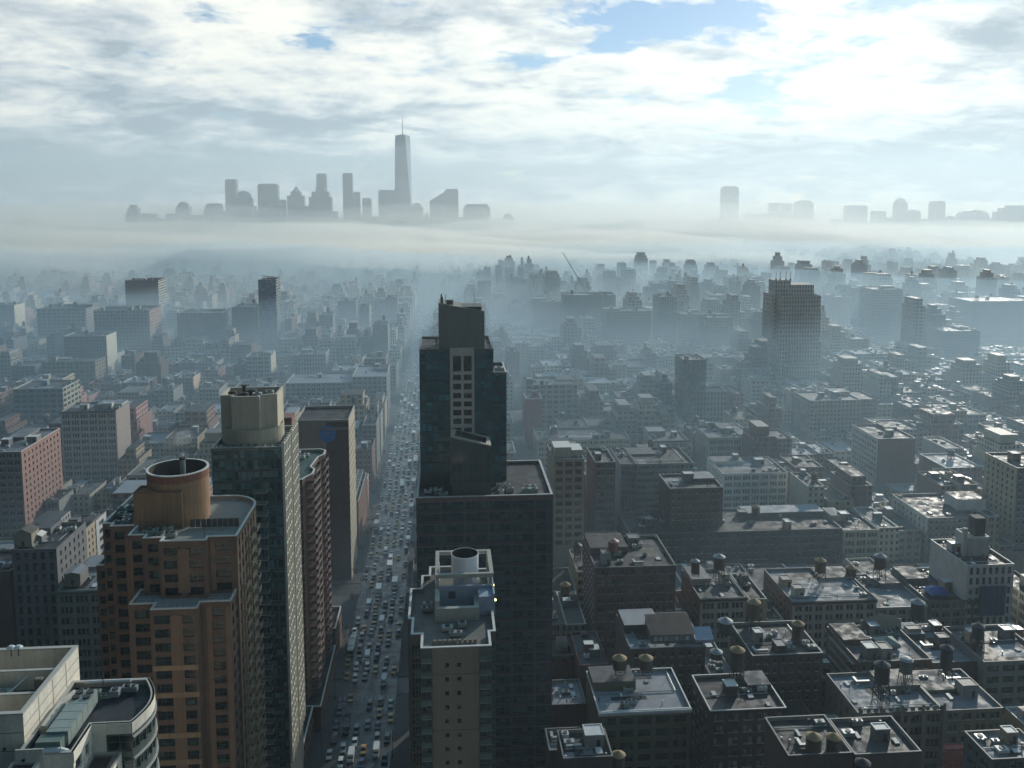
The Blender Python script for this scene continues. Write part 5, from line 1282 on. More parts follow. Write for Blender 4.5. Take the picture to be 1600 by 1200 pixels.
# ------------------------------------------------------------------ ground, avenue, river
def sheet(name, pts, z, mat, kind='structure'):
    mb = MB(); mb.poly([(*p, z) for p in pts]); o = mb.build(name, mat); o['kind'] = kind; return o
def asphalt(col, wet):
    m, nt, b = newmat('asphalt'); p = worldpos(nt)
    n1 = noise(nt, p, .12, 6, .65); n2 = noise(nt, scalevec(nt, p, (1, .06, 1)), .9, 4, .6)
    v = math_n(nt, 'MULTIPLY', math_n(nt, 'MULTIPLY_ADD', n1, .8, .6), math_n(nt, 'MULTIPLY_ADD', n2, .5, .75))
    nt.links.new(mixc(nt, 1.0, col, v, 'MULTIPLY'), b.inputs['Base Color'])
    nt.links.new(ramp(nt, noise(nt, p, .25, 5, .6), [(.36, wet), (.64, wet+.36)]), b.inputs['Roughness'])
    return m
GX0, GX1, GY0, GY1 = -4900, 6400, -500, 8900
sheet('ground', rect(GX0, GX1, GY0, GY1), -.02, plain((.045, .047, .046), .9))
sheet('avenue', rect(-38.2, -17.8, -100, 2600), .012, asphalt((.042, .045, .048), .17))
side_streets = [214+80*k for k in range(0, 26)]
mb = MB()
for y in side_streets:
    mb.quad((-900, y+4, .004), (1200, y+4, .004), (1200, y+14, .004), (-900, y+14, .004))
o = mb.build('side_street', asphalt((.06, .062, .065), .3)); o['kind'] = 'structure'
pav = plain((.075, .075, .076), .8)
mb = MB()
AVS = [(-920, -596), (-576, -322), (-300, -38.2), (-17.8, 240), (253, 520), (545, 860), (885, 1180)]
for a, b in AVS:
    for y in side_streets:
        mb.prism(rect(a, b, y+15, y+83), 0, .15, 0)
o = mb.build('pavement', pav); o['kind'] = 'structure'
paint = plain((.26, .26, .25), .6, 0, .5); mb = MB()
for k in range(1, 5):
    x = -38.2+4.1*k; y = 240
    while y < 900: mb.quad((x-.08, y, .017), (x+.08, y, .017), (x+.08, y+3, .017), (x-.08, y+3, .017)); y += 9
for y in side_streets[:10]:
    for yy in (y+.8, y+15.6):
        for i in range(13): mb.quad((-37.4+i*1.5, yy, .017), (-36.8+i*1.5, yy, .017), (-36.8+i*1.5, yy+2.6, .017), (-37.4+i*1.5, yy+2.6, .017))
    mb.quad((-37.8, y-1.2, .017), (-18.2, y-1.2, .017), (-18.2, y-.8, .017), (-37.8, y-.8, .017))
o = mb.build('road_marking', paint); o['kind'] = 'structure'
m, nt, b = newmat('river_water'); p = worldpos(nt)
b.inputs['Base Color'].default_value = (.10, .13, .14, 1); b.inputs['Roughness'].default_value = .18
bp = nt.nodes.new('ShaderNodeBump'); bp.inputs['Strength'].default_value = .25; bp.inputs['Distance'].default_value = .6
nt.links.new(noise(nt, scalevec(nt, p, (.5, 1, 1)), .12, 4, .6), bp.inputs['Height']); nt.links.new(bp.outputs[0], b.inputs['Normal'])
sheet('river_water', [(1480, 1500), (6390, 1500), (6390, 8800), (-200, 8800), (-100, 5000), (260, 4150), (600, 3250), (1250, 2550)], .05, m)
sheet('far_shore_land', [(1250, 5000), (6380, 4300), (6380, 8700), (1250, 8700)], .12, plain((.10, .10, .09), .9))

# ------------------------------------------------------------------ traffic
TXI = (.52, .26, .02)
PAINT = {'yellow': TXI, 'black': (.012, .012, .014), 'white': (.62, .62, .6), 'silver': (.32, .33, .34), 'grey': (.12, .125, .13), 'dark blue': (.02, .035, .09), 'dark red': (.12, .015, .015)}
def paintmat(c):
    m, nt, b = newmat('car_paint'); b.inputs['Base Color'].default_value = (*c, 1); b.inputs['Roughness'].default_value = .3; b.inputs['Coat Weight'].default_value = .6; return m
PM = {k: paintmat(v) for k, v in PAINT.items()}
CGL = glass((.015, .018, .02), .06, 0); TYRE = plain((.02, .02, .02), .9); LAMPW = plain((.6, .6, .58), .2)
def loft(mb, secs, m=0):
    """skin a run of cross sections given as lists of points"""
    for A, Bq in zip(secs, secs[1:]):
        n = len(A)
        for i in range(n): mb.quad(A[i], A[(i+1) % n], Bq[(i+1) % n], Bq[i], m)
    mb.poly(secs[0][::-1], m); mb.poly(secs[-1], m)
def sec(y, w, z0, z1, t=.0): return [(-w, y, z0), (w, y, z0), (w-t, y, z1), (-w+t, y, z1)]
def car_meshes(kind):
    """front of the car points to -Y (towards the camera); returns {part: MB}"""
    P_ = {}
    if kind in ('sedan', 'taxi', 'suv'):
        L = 2.4; w = .92; hh = .78 if kind != 'suv' else .95; rf = 1.45 if kind != 'suv' else 1.78
        b = MB(); loft(b, [sec(y, ww, z0, z1, .06) for y, ww, z0, z1 in ((L, w*.9, .42, hh-.05), (L*.9, w, .3, hh+.08), (.9, w, .26, hh+.1), (-.8, w, .26, hh+.06), (-L*.88, w*.98, .3, hh-.06), (-L, w*.86, .4, hh-.22))]); P_['body'] = b
        r0, r1, f0, f1 = (L*.86, 1.2, -1.2, -.35) if kind != 'suv' else (L*.96, 2.0, -1.2, -.55)
        g = MB(); t = .12
        A = [(-w+.08, f0, hh+.03), (w-.08, f0, hh+.03), (w-.08, r0*.86, hh+.08), (-w+.08, r0*.86, hh+.08)]; T = [(-w+.22, f1, rf-.06), (w-.22, f1, rf-.06), (w-.22, r1*.8, rf-.06), (-w+.22, r1*.8, rf-.06)]
        for i in range(4): g.quad(A[i], A[(i+1) % 4], T[(i+1) % 4], T[i])
        P_['glass'] = g
        rr = MB(); rr.prism([(-w+.2, f1-.04), (w-.2, f1-.04), (w-.2, r1*.8+.04), (-w+.2, r1*.8+.04)], rf-.07, rf); P_['roof'] = rr
        if kind == 'taxi': s = MB(); s.box(-.35, .35, .1, .32, rf, rf+.18); P_['roof_sign'] = s
        wy = (1.45, -1.45); wr = .33
    elif kind == 'van':
        b = MB(); loft(b, [sec(y, ww, z0, z1, .05) for y, ww, z0, z1 in ((2.8, .98, .35, 2.25), (-1.5, .98, .3, 2.25), (-2.2, .96, .3, 1.3), (-2.75, .88, .35, .95))]); P_['body'] = b
        g = MB(); g.quad((-.85, -1.58, 2.1), (-.85, -2.2, 1.34), (.85, -2.2, 1.34), (.85, -1.58, 2.1)); P_['glass'] = g; wy = (1.7, -1.8); wr = .36
    elif kind == 'truck':
        b = MB(); b.box(-1.2, 1.2, -2.0, 4.0, .9, 3.5, 0, None, True); P_['cargo_box'] = b
        c = MB(); loft(c, [sec(y, ww, z0, z1, .06) for y, ww, z0, z1 in ((-2.1, 1.05, .45, 2.5), (-3.0, 1.05, .45, 2.4), (-3.4, 1.0, .45, 1.5), (-4.1, .95, .5, 1.3))]); P_['body'] = c
        g = MB(); g.quad((-.9, -3.04, 2.3), (-.9, -3.42, 1.55), (.9, -3.42, 1.55), (.9, -3.04, 2.3)); P_['glass'] = g; wy = (2.6, -3.1); wr = .45
    else:
        b = MB(); loft(b, [sec(y, ww, z0, z1, .08) for y, ww, z0, z1 in ((6, 1.25, .4, 3.0), (-5.8, 1.25, .4, 3.0), (-6.05, 1.2, .45, 2.7))]); P_['body'] = b
        g = MB(); g.quad((-1.1, -6.12, 2.5), (-1.1, -6.12, 1.2), (1.1, -6.12, 1.2), (1.1, -6.12, 2.5))
        for s in (-1, 1):
            q = [(s*1.27, -5.4, 1.5), (s*1.27, 5.5, 1.5), (s*1.23, 5.5, 2.4), (s*1.23, -5.4, 2.4)]; g.quad(*(q if s > 0 else q[::-1]))
        P_['glass'] = g; u = MB(); u.box(-.8, .8, 2.5, 4.6, 3.0, 3.3); u.box(-.6, .6, -3, -1.6, 3.0, 3.2); P_['roof'] = u; wy = (3.4, -3.6); wr = .5
    k = 1.0 if kind in ('bus', 'truck') else .8
    for y in wy:
        for s in (-1, 1):
            wmb = MB(); x0 = s*(1.05 if kind in ('bus', 'truck') else .86); n = 12
            pts = [(y+wr*math.cos(2*math.pi*i/n), wr+wr*math.sin(2*math.pi*i/n)) for i in range(n)]
            for i in range(n): (a, c), (d, e) = pts[i], pts[(i+1) % n]; wmb.quad((x0-.12, a, c), (x0-.12, d, e), (x0+.12, d, e), (x0+.12, a, c))
            wmb.poly([(x0+.12, a, c) for a, c in pts]); wmb.poly([(x0-.12, a, c) for a, c in reversed(pts)])
            P_.setdefault('wheel', []).append(wmb)
    return P_
PROTO = {}
def vehicle_proto(kind, colr):
    key = (kind, colr)
    if key in PROTO: return PROTO[key]
    ps = car_meshes(kind); d = []
    mm = {'body': PM[colr], 'glass': CGL, 'roof': PM[colr], 'roof_sign': LAMPW, 'cargo_box': PM['white'], 'wheel': TYRE}
    for nm, v in ps.items():
        for q in (v if isinstance(v, list) else [v]): d.append((nm, q.mesh(nm, mm[nm])))
    # one light mesh for cars too small to show parts
    allm = MB(); mats = []
    for nm, v in ps.items():
        if nm == 'wheel': continue
        if mm[nm] not in mats: mats.append(mm[nm])
        n = len(allm.v); allm.v += v.v; allm.f += [tuple(i+n for i in f) for f in v.f]; allm.m += [mats.index(mm[nm])]*len(v.f); allm.uv += v.uv
    PROTO[key] = (d, allm.mesh(kind, mats))
    return PROTO[key]
NAMEK = {'sedan': 'car', 'taxi': 'taxi', 'suv': 'suv', 'van': 'van', 'truck': 'box_truck', 'bus': 'bus'}
LANES = [(-36.6, 'kerb lane below the orange tower'), (-33.2, 'second lane from the orange tower'), (-29.7, 'third lane from the orange tower'), (-26.2, 'lane second from the black tower kerb'), (-22.7, 'lane beside the black tower kerb parking'), (-19.2, 'parking lane under the black tower')]
def ordi(n):
    return f"{n}{'th' if 10 <= n % 100 <= 20 else {1: 'st', 2: 'nd', 3: 'rd'}.get(n % 10, 'th')}"
rc = random.Random(21); cars = []
FIX = {1: [(282, 'bus', 'white'), (313, 'bus', 'white')], 0: [(300, 'truck', 'white')]}
for li, (lx, ln) in enumerate(LANES):
    y = 249+rc.uniform(0, 8)
    while y < 1750:
        kind = rc.choices(['sedan', 'taxi', 'suv', 'van', 'truck', 'bus'], [33, 28, 22, 8, 5, 2])[0]
        colr = 'yellow' if kind == 'taxi' else rc.choices(['black', 'white', 'silver', 'grey', 'dark blue', 'dark red'], [34, 14, 18, 24, 6, 4])[0]
        if kind in ('truck', 'bus'): colr = 'white' if rc.random() < .75 else 'silver'
        if kind == 'van': colr = rc.choice(['white', 'white', 'silver', 'black'])
        hl = {'sedan': 2.4, 'taxi': 2.4, 'suv': 2.4, 'van': 2.8, 'truck': 4.1, 'bus': 6.1}[kind]
        gap = rc.choices([rc.uniform(1.2, 3), rc.uniform(3, 9), rc.uniform(9, 26)], [7, 3, .8 if y > 330 else 1.2])[0]
        if li in (0, 5): gap += rc.uniform(0, 5)
        yc = y+hl; y = yc+hl+gap
        if any(abs(yc-(s+9)) < hl+6 for s in side_streets) and rc.random() < .4: continue
        cars.append((yc, lx+rc.uniform(-.35, .35), kind, colr, li, rc.uniform(-.03, .03)))
# cars past this many are one mass far up the avenue
cars.sort(); count = {}; near = cars[:290]; far = cars[290:]
order = {}
for c in near: order.setdefault(c[4], []).append(c)
for c in near:
    yc, x, kind, colr, li, rz = c; d, single = vehicle_proto(kind, colr); n = order[c[4]].index(c)+1
    what = 'yellow taxi' if kind == 'taxi' else f"{colr} {dict(sedan='saloon car', suv='sport utility car', van='van', truck='box truck', bus='bus')[kind]}"
    lab = f"{what}, {ordi(n)} vehicle up the {LANES[li][1]}"
    nm = NAMEK[kind]; cat = {'suv': 'car', 'box_truck': 'truck'}.get(nm, nm)
    if yc < 420:
        r_ = empty(nm, (x, yc, .013), lab, cat, 'traffic on the avenue'); r_.rotation_euler = (0, 0, rz)
        for pn, me in d: o = bpy.data.objects.new(pn, me); COL.objects.link(o); o.parent = r_
    else:
        o = bpy.data.objects.new(nm, single); COL.objects.link(o); o.location = (x, yc, .013); o.rotation_euler = (0, 0, rz); tag(o, lab, cat, 'traffic on the avenue')
mb = MB(); fm = []
for yc, x, kind, colr, li, rz in far:
    _, single = vehicle_proto(kind, colr); n = len(mb.v)
    mb.v += [(v.co.x+x, v.co.y+yc, v.co.z+.013) for v in single.vertices]
    for f in single.polygons:
        mt = single.materials[f.material_index]
        if mt not in fm: fm.append(mt)
        mb.f.append(tuple(i+n for i in f.vertices)); mb.m.append(fm.index(mt)); mb.uv += [(0, 0)]*len(f.vertices)
o = mb.build('distant_traffic', fm); tag(o, 'far traffic dissolving into haze along the avenue', 'traffic', None, 'stuff')
# parked in the lot behind the podium
for (px, py, kind, colr, rz, lab) in ((890, 995, 'truck', 'silver', R(90), 'pale delivery truck parked in the dark lot beside the black podium'), (902, 1011, 'van', 'white', R(90), 'white van parked in the dark lot beside the black podium')):
    p = W(px, py, z=.16); d, single = vehicle_proto(kind, colr); r_ = empty(NAMEK[kind], p, lab, 'truck' if kind == 'truck' else 'van'); r_.rotation_euler = (0, 0, rz)
    for pn, me in d: o = bpy.data.objects.new(pn, me); COL.objects.link(o); o.parent = r_

# ------------------------------------------------------------------ bare trees
BARK = plain((.065, .055, .05), .9, 0, .2); TWIG = plain((.075, .065, .06), .95, 0, .2)
def tree_meshes(seed, h):
    r = random.Random(seed); t = MB(); c = MB()
    def grow(p, d, L, rad, lev):
        q = p+d*L
        (t if lev < 2 else c).bar(p, q, rad, 0, 4 if lev < 3 else 3)
        if lev >= 5: return
        for i in range(3 if lev < 4 else 4):
            a = Vector((r.uniform(-1, 1), r.uniform(-1, 1), r.uniform(-.2, .8)))
            nd = (d*.75+a*.62).normalized(); grow(p+d*L*r.uniform(.6, 1.0), nd, L*r.uniform(.58, .78), max(rad*.55, .02), lev+1)
    grow(Vector((0, 0, 0)), Vector((r.uniform(-.06, .06), r.uniform(-.06, .06), 1)).normalized(), h*.3, h*.022, 0)
    return t.mesh('trunk', BARK), c.mesh('crown', TWIG)
TREES = [tree_meshes(s, 11) for s in (1, 2, 3, 4)]
def tree(pos, label, s=1.0, k=0, grp='bare winter trees'):
    r_ = empty('bare_tree', pos, label, 'tree', grp); r_.rotation_euler = (0, 0, k*1.7); r_.scale = (s, s, s)
    for nm, me in zip(('trunk', 'crown'), TREES[k % 4]): o = bpy.data.objects.new(nm, me); COL.objects.link(o); o.parent = r_
TL = ['bare tree in the pale square beside the tall white loft building', 'second bare tree from the tall white loft, by the cream building', 'bare tree between the cream building and the orange tower', 'bare tree behind the white framed glass house',
      'dark bare tree before the low grey shop building', 'bare tree beside the tan rowhouse', 'thin bare tree at the back of the grey classical building', 'bare tree in the yard below the pink block']
for i, ((px, py, s), l) in enumerate(zip([(160, 775, 1.4), (172, 790, 1.3), (182, 762, 1.2), (140, 800, 1.1), (62, 828, 1.5), (120, 818, .9), (75, 846, 1.0), (30, 850, 1.2)], TL)): tree(W(px, py, z=.1), l, s, i)
ORDT = ['nearest', 'second', 'third', 'fourth', 'fifth', 'sixth', 'seventh', 'eighth', 'ninth', 'tenth']
for i in range(10):
    tree((-15.4, 352+i*24, .15), f'bare street tree on the black tower pavement, {ORDT[i]} up the avenue', .7, i, 'street trees along the avenue')
    tree((-40.6, 340+i*27, .15), f'bare street tree on the orange tower pavement, {ORDT[i]} up the avenue', .65, i+1, 'street trees along the avenue')
for i in range(9):
    tree((66+i*14+(i % 3)*2, 383+(i % 2)*4, .15), f'bare tree along the front of the long dark warehouse, {ORDT[i]} from the avenue', 1.25, i, 'trees before the warehouse')
o = W(681, 547, Y=259.5); tree(o, 'small leafless tree on the roof terrace of the black tower', .42, 2)

LAMP = plain((.07, .075, .08), .5, .4)
pm, am, hm = MB(), MB(), MB()
pm.cyl(0, 0, 0, 9, .11, 0, 8, .07); pm.cyl(0, 0, 0, .9, .2, 0, 8, .14); am.bar((0, 0, 8.9), (2.6, 0, 9.4), .05); hm.box(2.3, 3.2, -.17, .17, 9.3, 9.45, 0, None, True)
LM = [(n, m_.mesh(n, LAMP)) for n, m_ in (('pole', pm), ('arm', am), ('lamp_head', hm))]
for i in range(12):
    for x, rz, nm in ((-38.9, 0, 'orange tower'), (-17.1, math.pi, 'black tower')):
        r_ = empty('street_lamp', (x, 262+i*34, .15), f'dark street lamp on the {nm} pavement, {(ORDT+["eleventh", "twelfth"])[i]} up the avenue', 'street lamp', 'street lamps along the avenue'); r_.rotation_euler = (0, 0, rz)
        for n, me in LM: o = bpy.data.objects.new(n, me); COL.objects.link(o); o.parent = r_

# ------------------------------------------------------------------ fill: the rest of the city, block by block
FC = [BRICK, BROWN, TAN, STONE, BUFF, REDD, (.24, .2, .17), (.20, .15, .13), (.36, .34, .3), CREAM, (.16, .15, .16), (.27, .17, .13), PINK]
FN = {0: 'red brick', 1: 'brown brick', 2: 'tan', 3: 'grey stone', 4: 'buff brick', 5: 'deep red brick', 6: 'drab brown', 7: 'russet', 8: 'pale grey', 9: 'cream', 10: 'slate dark', 11: 'rust brick', 12: 'pinkish brick'}
STY = [dict(bw=3.0, fh=3.3, wf=.42, hf=.5), dict(bw=4.6, fh=3.8, wf=.74, hf=.6, pair=3), dict(bw=3.8, fh=3.5, wf=.62, hf=.55, pair=2), dict(bw=2.6, fh=3.2, wf=.46, hf=.55, band=.12)]
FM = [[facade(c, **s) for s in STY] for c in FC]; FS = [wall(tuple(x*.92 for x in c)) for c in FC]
rf = random.Random(5); lots = []
def clash(x0, x1, y0, y1):
    return any(x0 < f[1]+1.5 and x1 > f[0]-1.5 and y0 < f[3]+1.5 and y1 > f[2]-1.5 for f in FOOT)
# picture rows that buildings standing behind need kept clear
KEEP = []
for f in FOOT:
    if f[5] is None: continue
    a = [P((x, f[2], f[4]))[0] for x in (f[0], f[1])]
    KEEP.append((min(a)-2, max(a)+2, f[2], f[5]))
def max_height(x0, x1, y0, y1, h):
    a, b = P((x0, y0, h))[0], P((x1, y0, h))[0]; lo, hi = min(a, b), max(a, b); lim = h
    for ka, kb, ky, row in KEEP:
        if ky > y0+1 and ka < hi and kb > lo:
            lim = min(lim, W((lo+hi)/2, row, Y=y1).z)
    return lim
for k, ys in enumerate(side_streets):
    for half in (0, 1):
        for (a, b) in AVS:
            x = a+4.5 if a != -17.8 else -12.8
            end = b-4.5 if b != -38.2 else -43.2
            while x < end-7:
                w_ = rf.uniform(7, 22); w_ = min(w_, end-x)
                if end-x-w_ < 7: w_ = end-x
                y0 = ys+19+half*32+rf.uniform(0, .8); dep = rf.uniform(22, 29)
                if half: y0 = ys+50+(29-dep)
                X0, X1 = x+.05, x+w_-.05; x += w_
                far_ = y0 > 1000
                q = rf.random()
                h = (rf.uniform(11, 22) if q < .55 else rf.uniform(18, 27) if q < .9 else rf.uniform(25, 31)) if y0 < 620 else ((rf.uniform(10, 21) if q < .68 else rf.uniform(18, 30)) if y0 < 900 else (rf.uniform(12, 24) if q < .6 else rf.uniform(20, 34) if q < .78 or x < 60 else rf.uniform(34, 60)))
                if y0 > 1600: h = min(h, 34)*rf.uniform(.7, 1.0)
                if -70 < (X0+X1)/2 < 20: h = max(h, rf.uniform(16, 34))
                if X0 < -45 and y0 < 305: continue
                pieces = [(X0, X1, y0, dep, h)]
                if clash(X0, X1, y0, y0+dep):      # use what is left of the lot beside the buildings already there
                    pieces = []
                    for (ya, dd) in ((y0, dep), (y0, dep/2), (y0+dep/2, dep/2)):
                        xa = X0
                        while xa < X1-4.5:
                            xb = X1
                            while xb-xa > 4.5 and (clash(xa, xb, ya, ya+dd) or any(xa < p[1] and xb > p[0] and ya < p[2]+p[3] and ya+dd > p[2] for p in pieces)): xb -= 1.5
                            if xb-xa > 4.5: pieces.append((xa, xb-.1, ya, dd-.1, h*rf.uniform(.7, 1))); xa = xb
                            else: xa += 1.5
                for (X0, X1, y0, dep, h) in pieces:
                  pl, pr = P((X0, y0, h)), P((X1, y0, h))
                  if pr[0] < -30 or pl[0] > 1640 or pl[1] > 1260: continue
                  lim = max_height(X0, X1, y0, y0+dep, h)
                  if lim < 7:
                      if lim < -9: continue
                      h = 6+rf.random()*2.5
                  else: h = min(h, lim)
                  lots.append([X0, X1, y0, y0+dep, h])
# which of them can be seen: rays from the camera against plain boxes
bv, bf, own = [], [], []
def addbox(x0, x1, y0, y1, z, tag_):
    n = len(bv); bv.extend([Vector(p) for p in ((x0, y0, 0), (x1, y0, 0), (x1, y1, 0), (x0, y1, 0), (x0, y0, z), (x1, y0, z), (x1, y1, z), (x0, y1, z))])
    for q in ((0, 1, 5, 4), (1, 2, 6, 5), (2, 3, 7, 6), (3, 0, 4, 7), (4, 5, 6, 7)): bf.append(tuple(i+n for i in q)); own.append(tag_)
for i, l in enumerate(lots): addbox(*l, i)
for f in FOOT: addbox(*f[:5], -1)
tree_ = BVHTree.FromPolygons(bv, bf); hits = {}
for py in range(380, 1200, 3):
    for px in range(0, 1600, 3):
        d = ray(px, py).normalized(); h_ = tree_.ray_cast(EYE, d, 6000)
        if h_[2] is not None and own[h_[2]] >= 0: hits[own[h_[2]]] = hits.get(own[h_[2]], 0)+1
rank = sorted(hits, key=lambda i: -hits[i])
NIND = 205
indiv = rank[:NIND]; rest = [i for i in range(len(lots)) if i not in set(indiv)]
rest = [i for i in rest if i in hits or rf.random() < .5]

def place_lot(mb, l, ci, si, r, mi):
    """shell of one infill building into mb; mi maps (kind) to material slots"""
    x0, x1, y0, y1, h = l
    off = r.uniform(0, 2)
    mb.wallq((x0, y0), (x1, y0), 0, h, mi['front'], h+.2, off); right = x1 < 0
    mb.wallq((x1, y0), (x1, y1), 0, h, mi['side'] if r.random() < .6 else mi['front'], h+.2); mb.wallq((x1, y1), (x0, y1), 0, h, mi['front'], h+.2); mb.wallq((x0, y1), (x0, y0), 0, h, mi['side'] if r.random() < .6 else mi['front'], h+.2)
    p = rect(x0, x1, y0, y1)
    mb.poly([(*q, h-.8) for q in p], mi['roof']); mb.ring(p, h-.85, h-.0, .35, mi['cope'])
def clutter(mb, l, r, mi, n=4, par=.8):
    x0, x1, y0, y1, h = l; z = h-par
    for i in range(n):
        w_, d_ = r.uniform(1, 3.5), r.uniform(1, 3.5); x = r.uniform(x0+.6, max(x0+.7, x1-w_-.6)); y = r.uniform(y0+.6, y1-d_-.6)
        mb.box(x, x+w_, y, y+d_, z, z+r.uniform(.6, 3.2), r.choice(mi[0]), r.choice(mi[1]))
info = []
SH = []
for i in indiv:
    l = lots[i]; r = random.Random(i*31+7); x0, x1, y0, y1, h = l; ci = r.randrange(len(FC)); si = r.randrange(len(STY))
    kind = 'rowhouse' if h < 13 and x1-x0 < 12 else 'loft_building' if si == 1 else 'brick_building' if ci in (0, 1, 4, 5, 7, 11, 12) else 'apartment_building'
    root = empty(kind, ((x0+x1)/2, (y0+y1)/2, 0), 'x', 'building', 'infill buildings of the low city')
    mb = MB(); mb.wallq((x0, y0), (x1, y0), 0, h, 0, h+.2, 0); sd = 1 if r.random() < .55 else 0
    mb.wallq((x1, y0), (x1, y1), 0, h, sd, h+.2); mb.wallq((x1, y1), (x0, y1), 0, h, 0, h+.2); mb.wallq((x0, y1), (x0, y0), 0, h, sd, h+.2)
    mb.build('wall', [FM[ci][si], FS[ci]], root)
    ri = r.choices([0, 1, 2, 3], [3, 4, 4, 2])[0]
    rfm = ROOFS[ri]; mb = MB(); mb.poly([(*q, h-.8) for q in rect(x0, x1, y0, y1)]); mb.build('roof', rfm, root)
    mb = MB(); mb.ring(rect(x0, x1, y0, y1), h-.85, h+.0, .4); mb.build('parapet', r.choice([COPEG, COPED, FS[ci], COPEB, FS[ci], COPE]), root)
    feat = []
    if h > 22 and x1-x0 > 9 and r.random() < .75:
        e = r.uniform(1.4, 3.2); top = h+r.uniform(3, 8); mb = MB(); mb.prism(rect(x0+e, x1-e, y0+e+1.5, y1-e), h-.8, top, 0, 1); pe = mb.build('penthouse', [FM[ci][si], RF_D], root); feat.append('penthouse')
        if x1-x0 > 13 and r.random() < .6: e2 = e+r.uniform(1.8, 3); mb = MB(); mb.prism(rect(x0+e2, x1-e2, y0+e2+2, y1-e2), top, top+r.uniform(2.5, 6), 0, 1); mb.build('bulkhead', [FS[ci], COPED], pe)
    if r.random() < .4:
        mb = MB(); mb.box(x0, x1, y0-.5, y0-.02, h-.9, h-.1, 0, None, True); mb.build('cornice', plain(r.choice([(.08, .09, .09), (.3, .3, .28), (.16, .12, .1)])), root); feat.append('cornice')
    for j in range(r.choice([0, 1, 1, 2])):
        w_, d_ = r.uniform(2.2, 4.5), r.uniform(2.2, 4.5)
        if x1-x0 < w_+2: continue
        x, y = r.uniform(x0+.6, x1-w_-.6), r.uniform(y0+2, y1-d_-.6); hb = r.uniform(2.2, 4)
        mb = MB(); mb.box(x, x+w_, y, y+d_, h-.8, h-.8+hb, 0, 1); mb.build('bulkhead', [r.choice([FS[ci], wall(GREYB), wall(STONE)]), r.choice([LITE, COPE, RF_D])], root)
        if 'stair hut' not in feat: feat.append('stair hut')
    if r.random() < .22 and h > 14 and x1-x0 > 7:
        rr = r.uniform(1.5, 2); e = bpy.data.objects.new('water_tank', None); COL.objects.link(e); e.parent = root
        e.location = (r.uniform(x0+2.4, x1-2.4)-root.location.x, r.uniform(y0+4, y1-3)-root.location.y, h-.8)
        tank_mesh_parts(e, 0, rr, r.uniform(3, 4), r.uniform(1.5, 4), r.choice([CONE_T, CONE_G, STEEL]), WOOD, 10); feat.append('water tank')
    for j in range(r.choice([1, 2, 3, 4])):
        w_, d_ = r.uniform(1, 2.4), r.uniform(1, 2.2)
        if x1-x0 > w_+1.4: ac_part(root, r.uniform(x0+.6, x1-w_-.6), r.uniform(y0+1, y1-d_-.6), h-.8, w_, d_, r.uniform(.7, 1.6), r.choice([METAL, LITE, METALG, STEEL]))
    px, py = P(((x0+x1)/2, y0, h)); info.append((root, ci, h, feat, ['black roof', 'grey roof', 'pale roof', 'tan roof'][ri], px, py, kind))
# labels: own look, then the nearest landmark and how close
HOTS += [('orange brick tower', 280, 830), ('green glass tower', 390, 700), ('blue disc tower', 512, 680), ('black glass tower', 715, 560), ('balconied red tower', 490, 750), ('black podium', 750, 780)]
seen = {}
for root, ci, h, feat, rn, px, py, kind in info:
    s = min(HOTS, key=lambda t: (t[1]-px)**2+((t[2]-py)*1.4)**2); hs = 'low' if h < 16 else 'mid height' if h < 28 else 'tall'
    rel = 'behind' if py < s[2]-8 else 'in front of' if py > s[2]+14 else 'beside'
    key = (hs, FN[ci], rn, ('with '+feat[-1]) if feat else 'bare', rel, s[0]); d = math.hypot(px-s[1], py-s[2])
    seen.setdefault(key, []).append((d, root))
OW = ['', 'second nearest', 'third nearest', 'fourth nearest', 'fifth nearest', 'sixth nearest']
for key, lst in seen.items():
    lst.sort(key=lambda t: t[0])
    for j, (d, root) in enumerate(lst):
        hs, c, rn, ft, rel, s = key
        hs = 'midrise' if hs == 'mid height' else hs; o_ = '' if j == 0 else OW[min(j, 5)]+' '
        for lb in (f"{hs} {c} building, {rn} {ft}, {o_}{rel} the {s}", f"{hs} {c} block, {rn} {ft.replace('with ', 'and ')}, {o_}{rel} {s}", f"{hs} {c} block, {rn}, {o_}{rel} {s}"):
            if len(lb.replace(',', '').split()) <= 16: break
        root['label'] = lb
# the remainder in one mass
mb = MB(); mats = []
def slot(m):
    if m not in mats: mats.append(m)
    return mats.index(m)
for i in rest:
    l = lots[i]; r = random.Random(i*17+3); ci = r.randrange(len(FC)); si = r.randrange(len(STY))
    mi = dict(front=slot(FM[ci][si]), side=slot(FS[ci]), roof=slot(ROOFS[r.choices([0, 1, 2, 3], [3, 4, 4, 2])[0]]), cope=slot(r.choice([COPE, COPED, FS[ci], COPEB])))
    place_lot(mb, l, ci, si, r, mi)
    x0, x1, y0, y1, h = l
    if h > 22 and x1-x0 > 9 and r.random() < .7:
        e = r.uniform(1.5, 3.5); top = h+r.uniform(3, 10); l2 = [x0+e, x1-e, y0+e+1, y1-e, top]
        mb.prism(rect(*l2[:4]), h-.8, top, mi['front'], mi['roof'])
        if x1-x0 > 14 and r.random() < .6: e2 = e+r.uniform(2, 3); mb.prism(rect(x0+e2, x1-e2, y0+e2+1, y1-e2), top, top+r.uniform(3, 7), mi['side'], mi['roof'])
        if r.random() < .5: cxx, cyy = r.uniform(x0+e+2, x1-e-2), r.uniform(y0+e+3, y1-e-2); mb.cyl(cxx, cyy, top, top+4.5, 1.7, slot(WOOD), 8); mb.cyl(cxx, cyy, top+4.5, top+5.6, 1.9, slot(WOOD), 8, .1)
    clutter(mb, l, r, ((slot(FS[ci]), slot(METAL), slot(LITE)), (slot(LITE), slot(COPED), slot(METAL))), r.randint(3, 6))
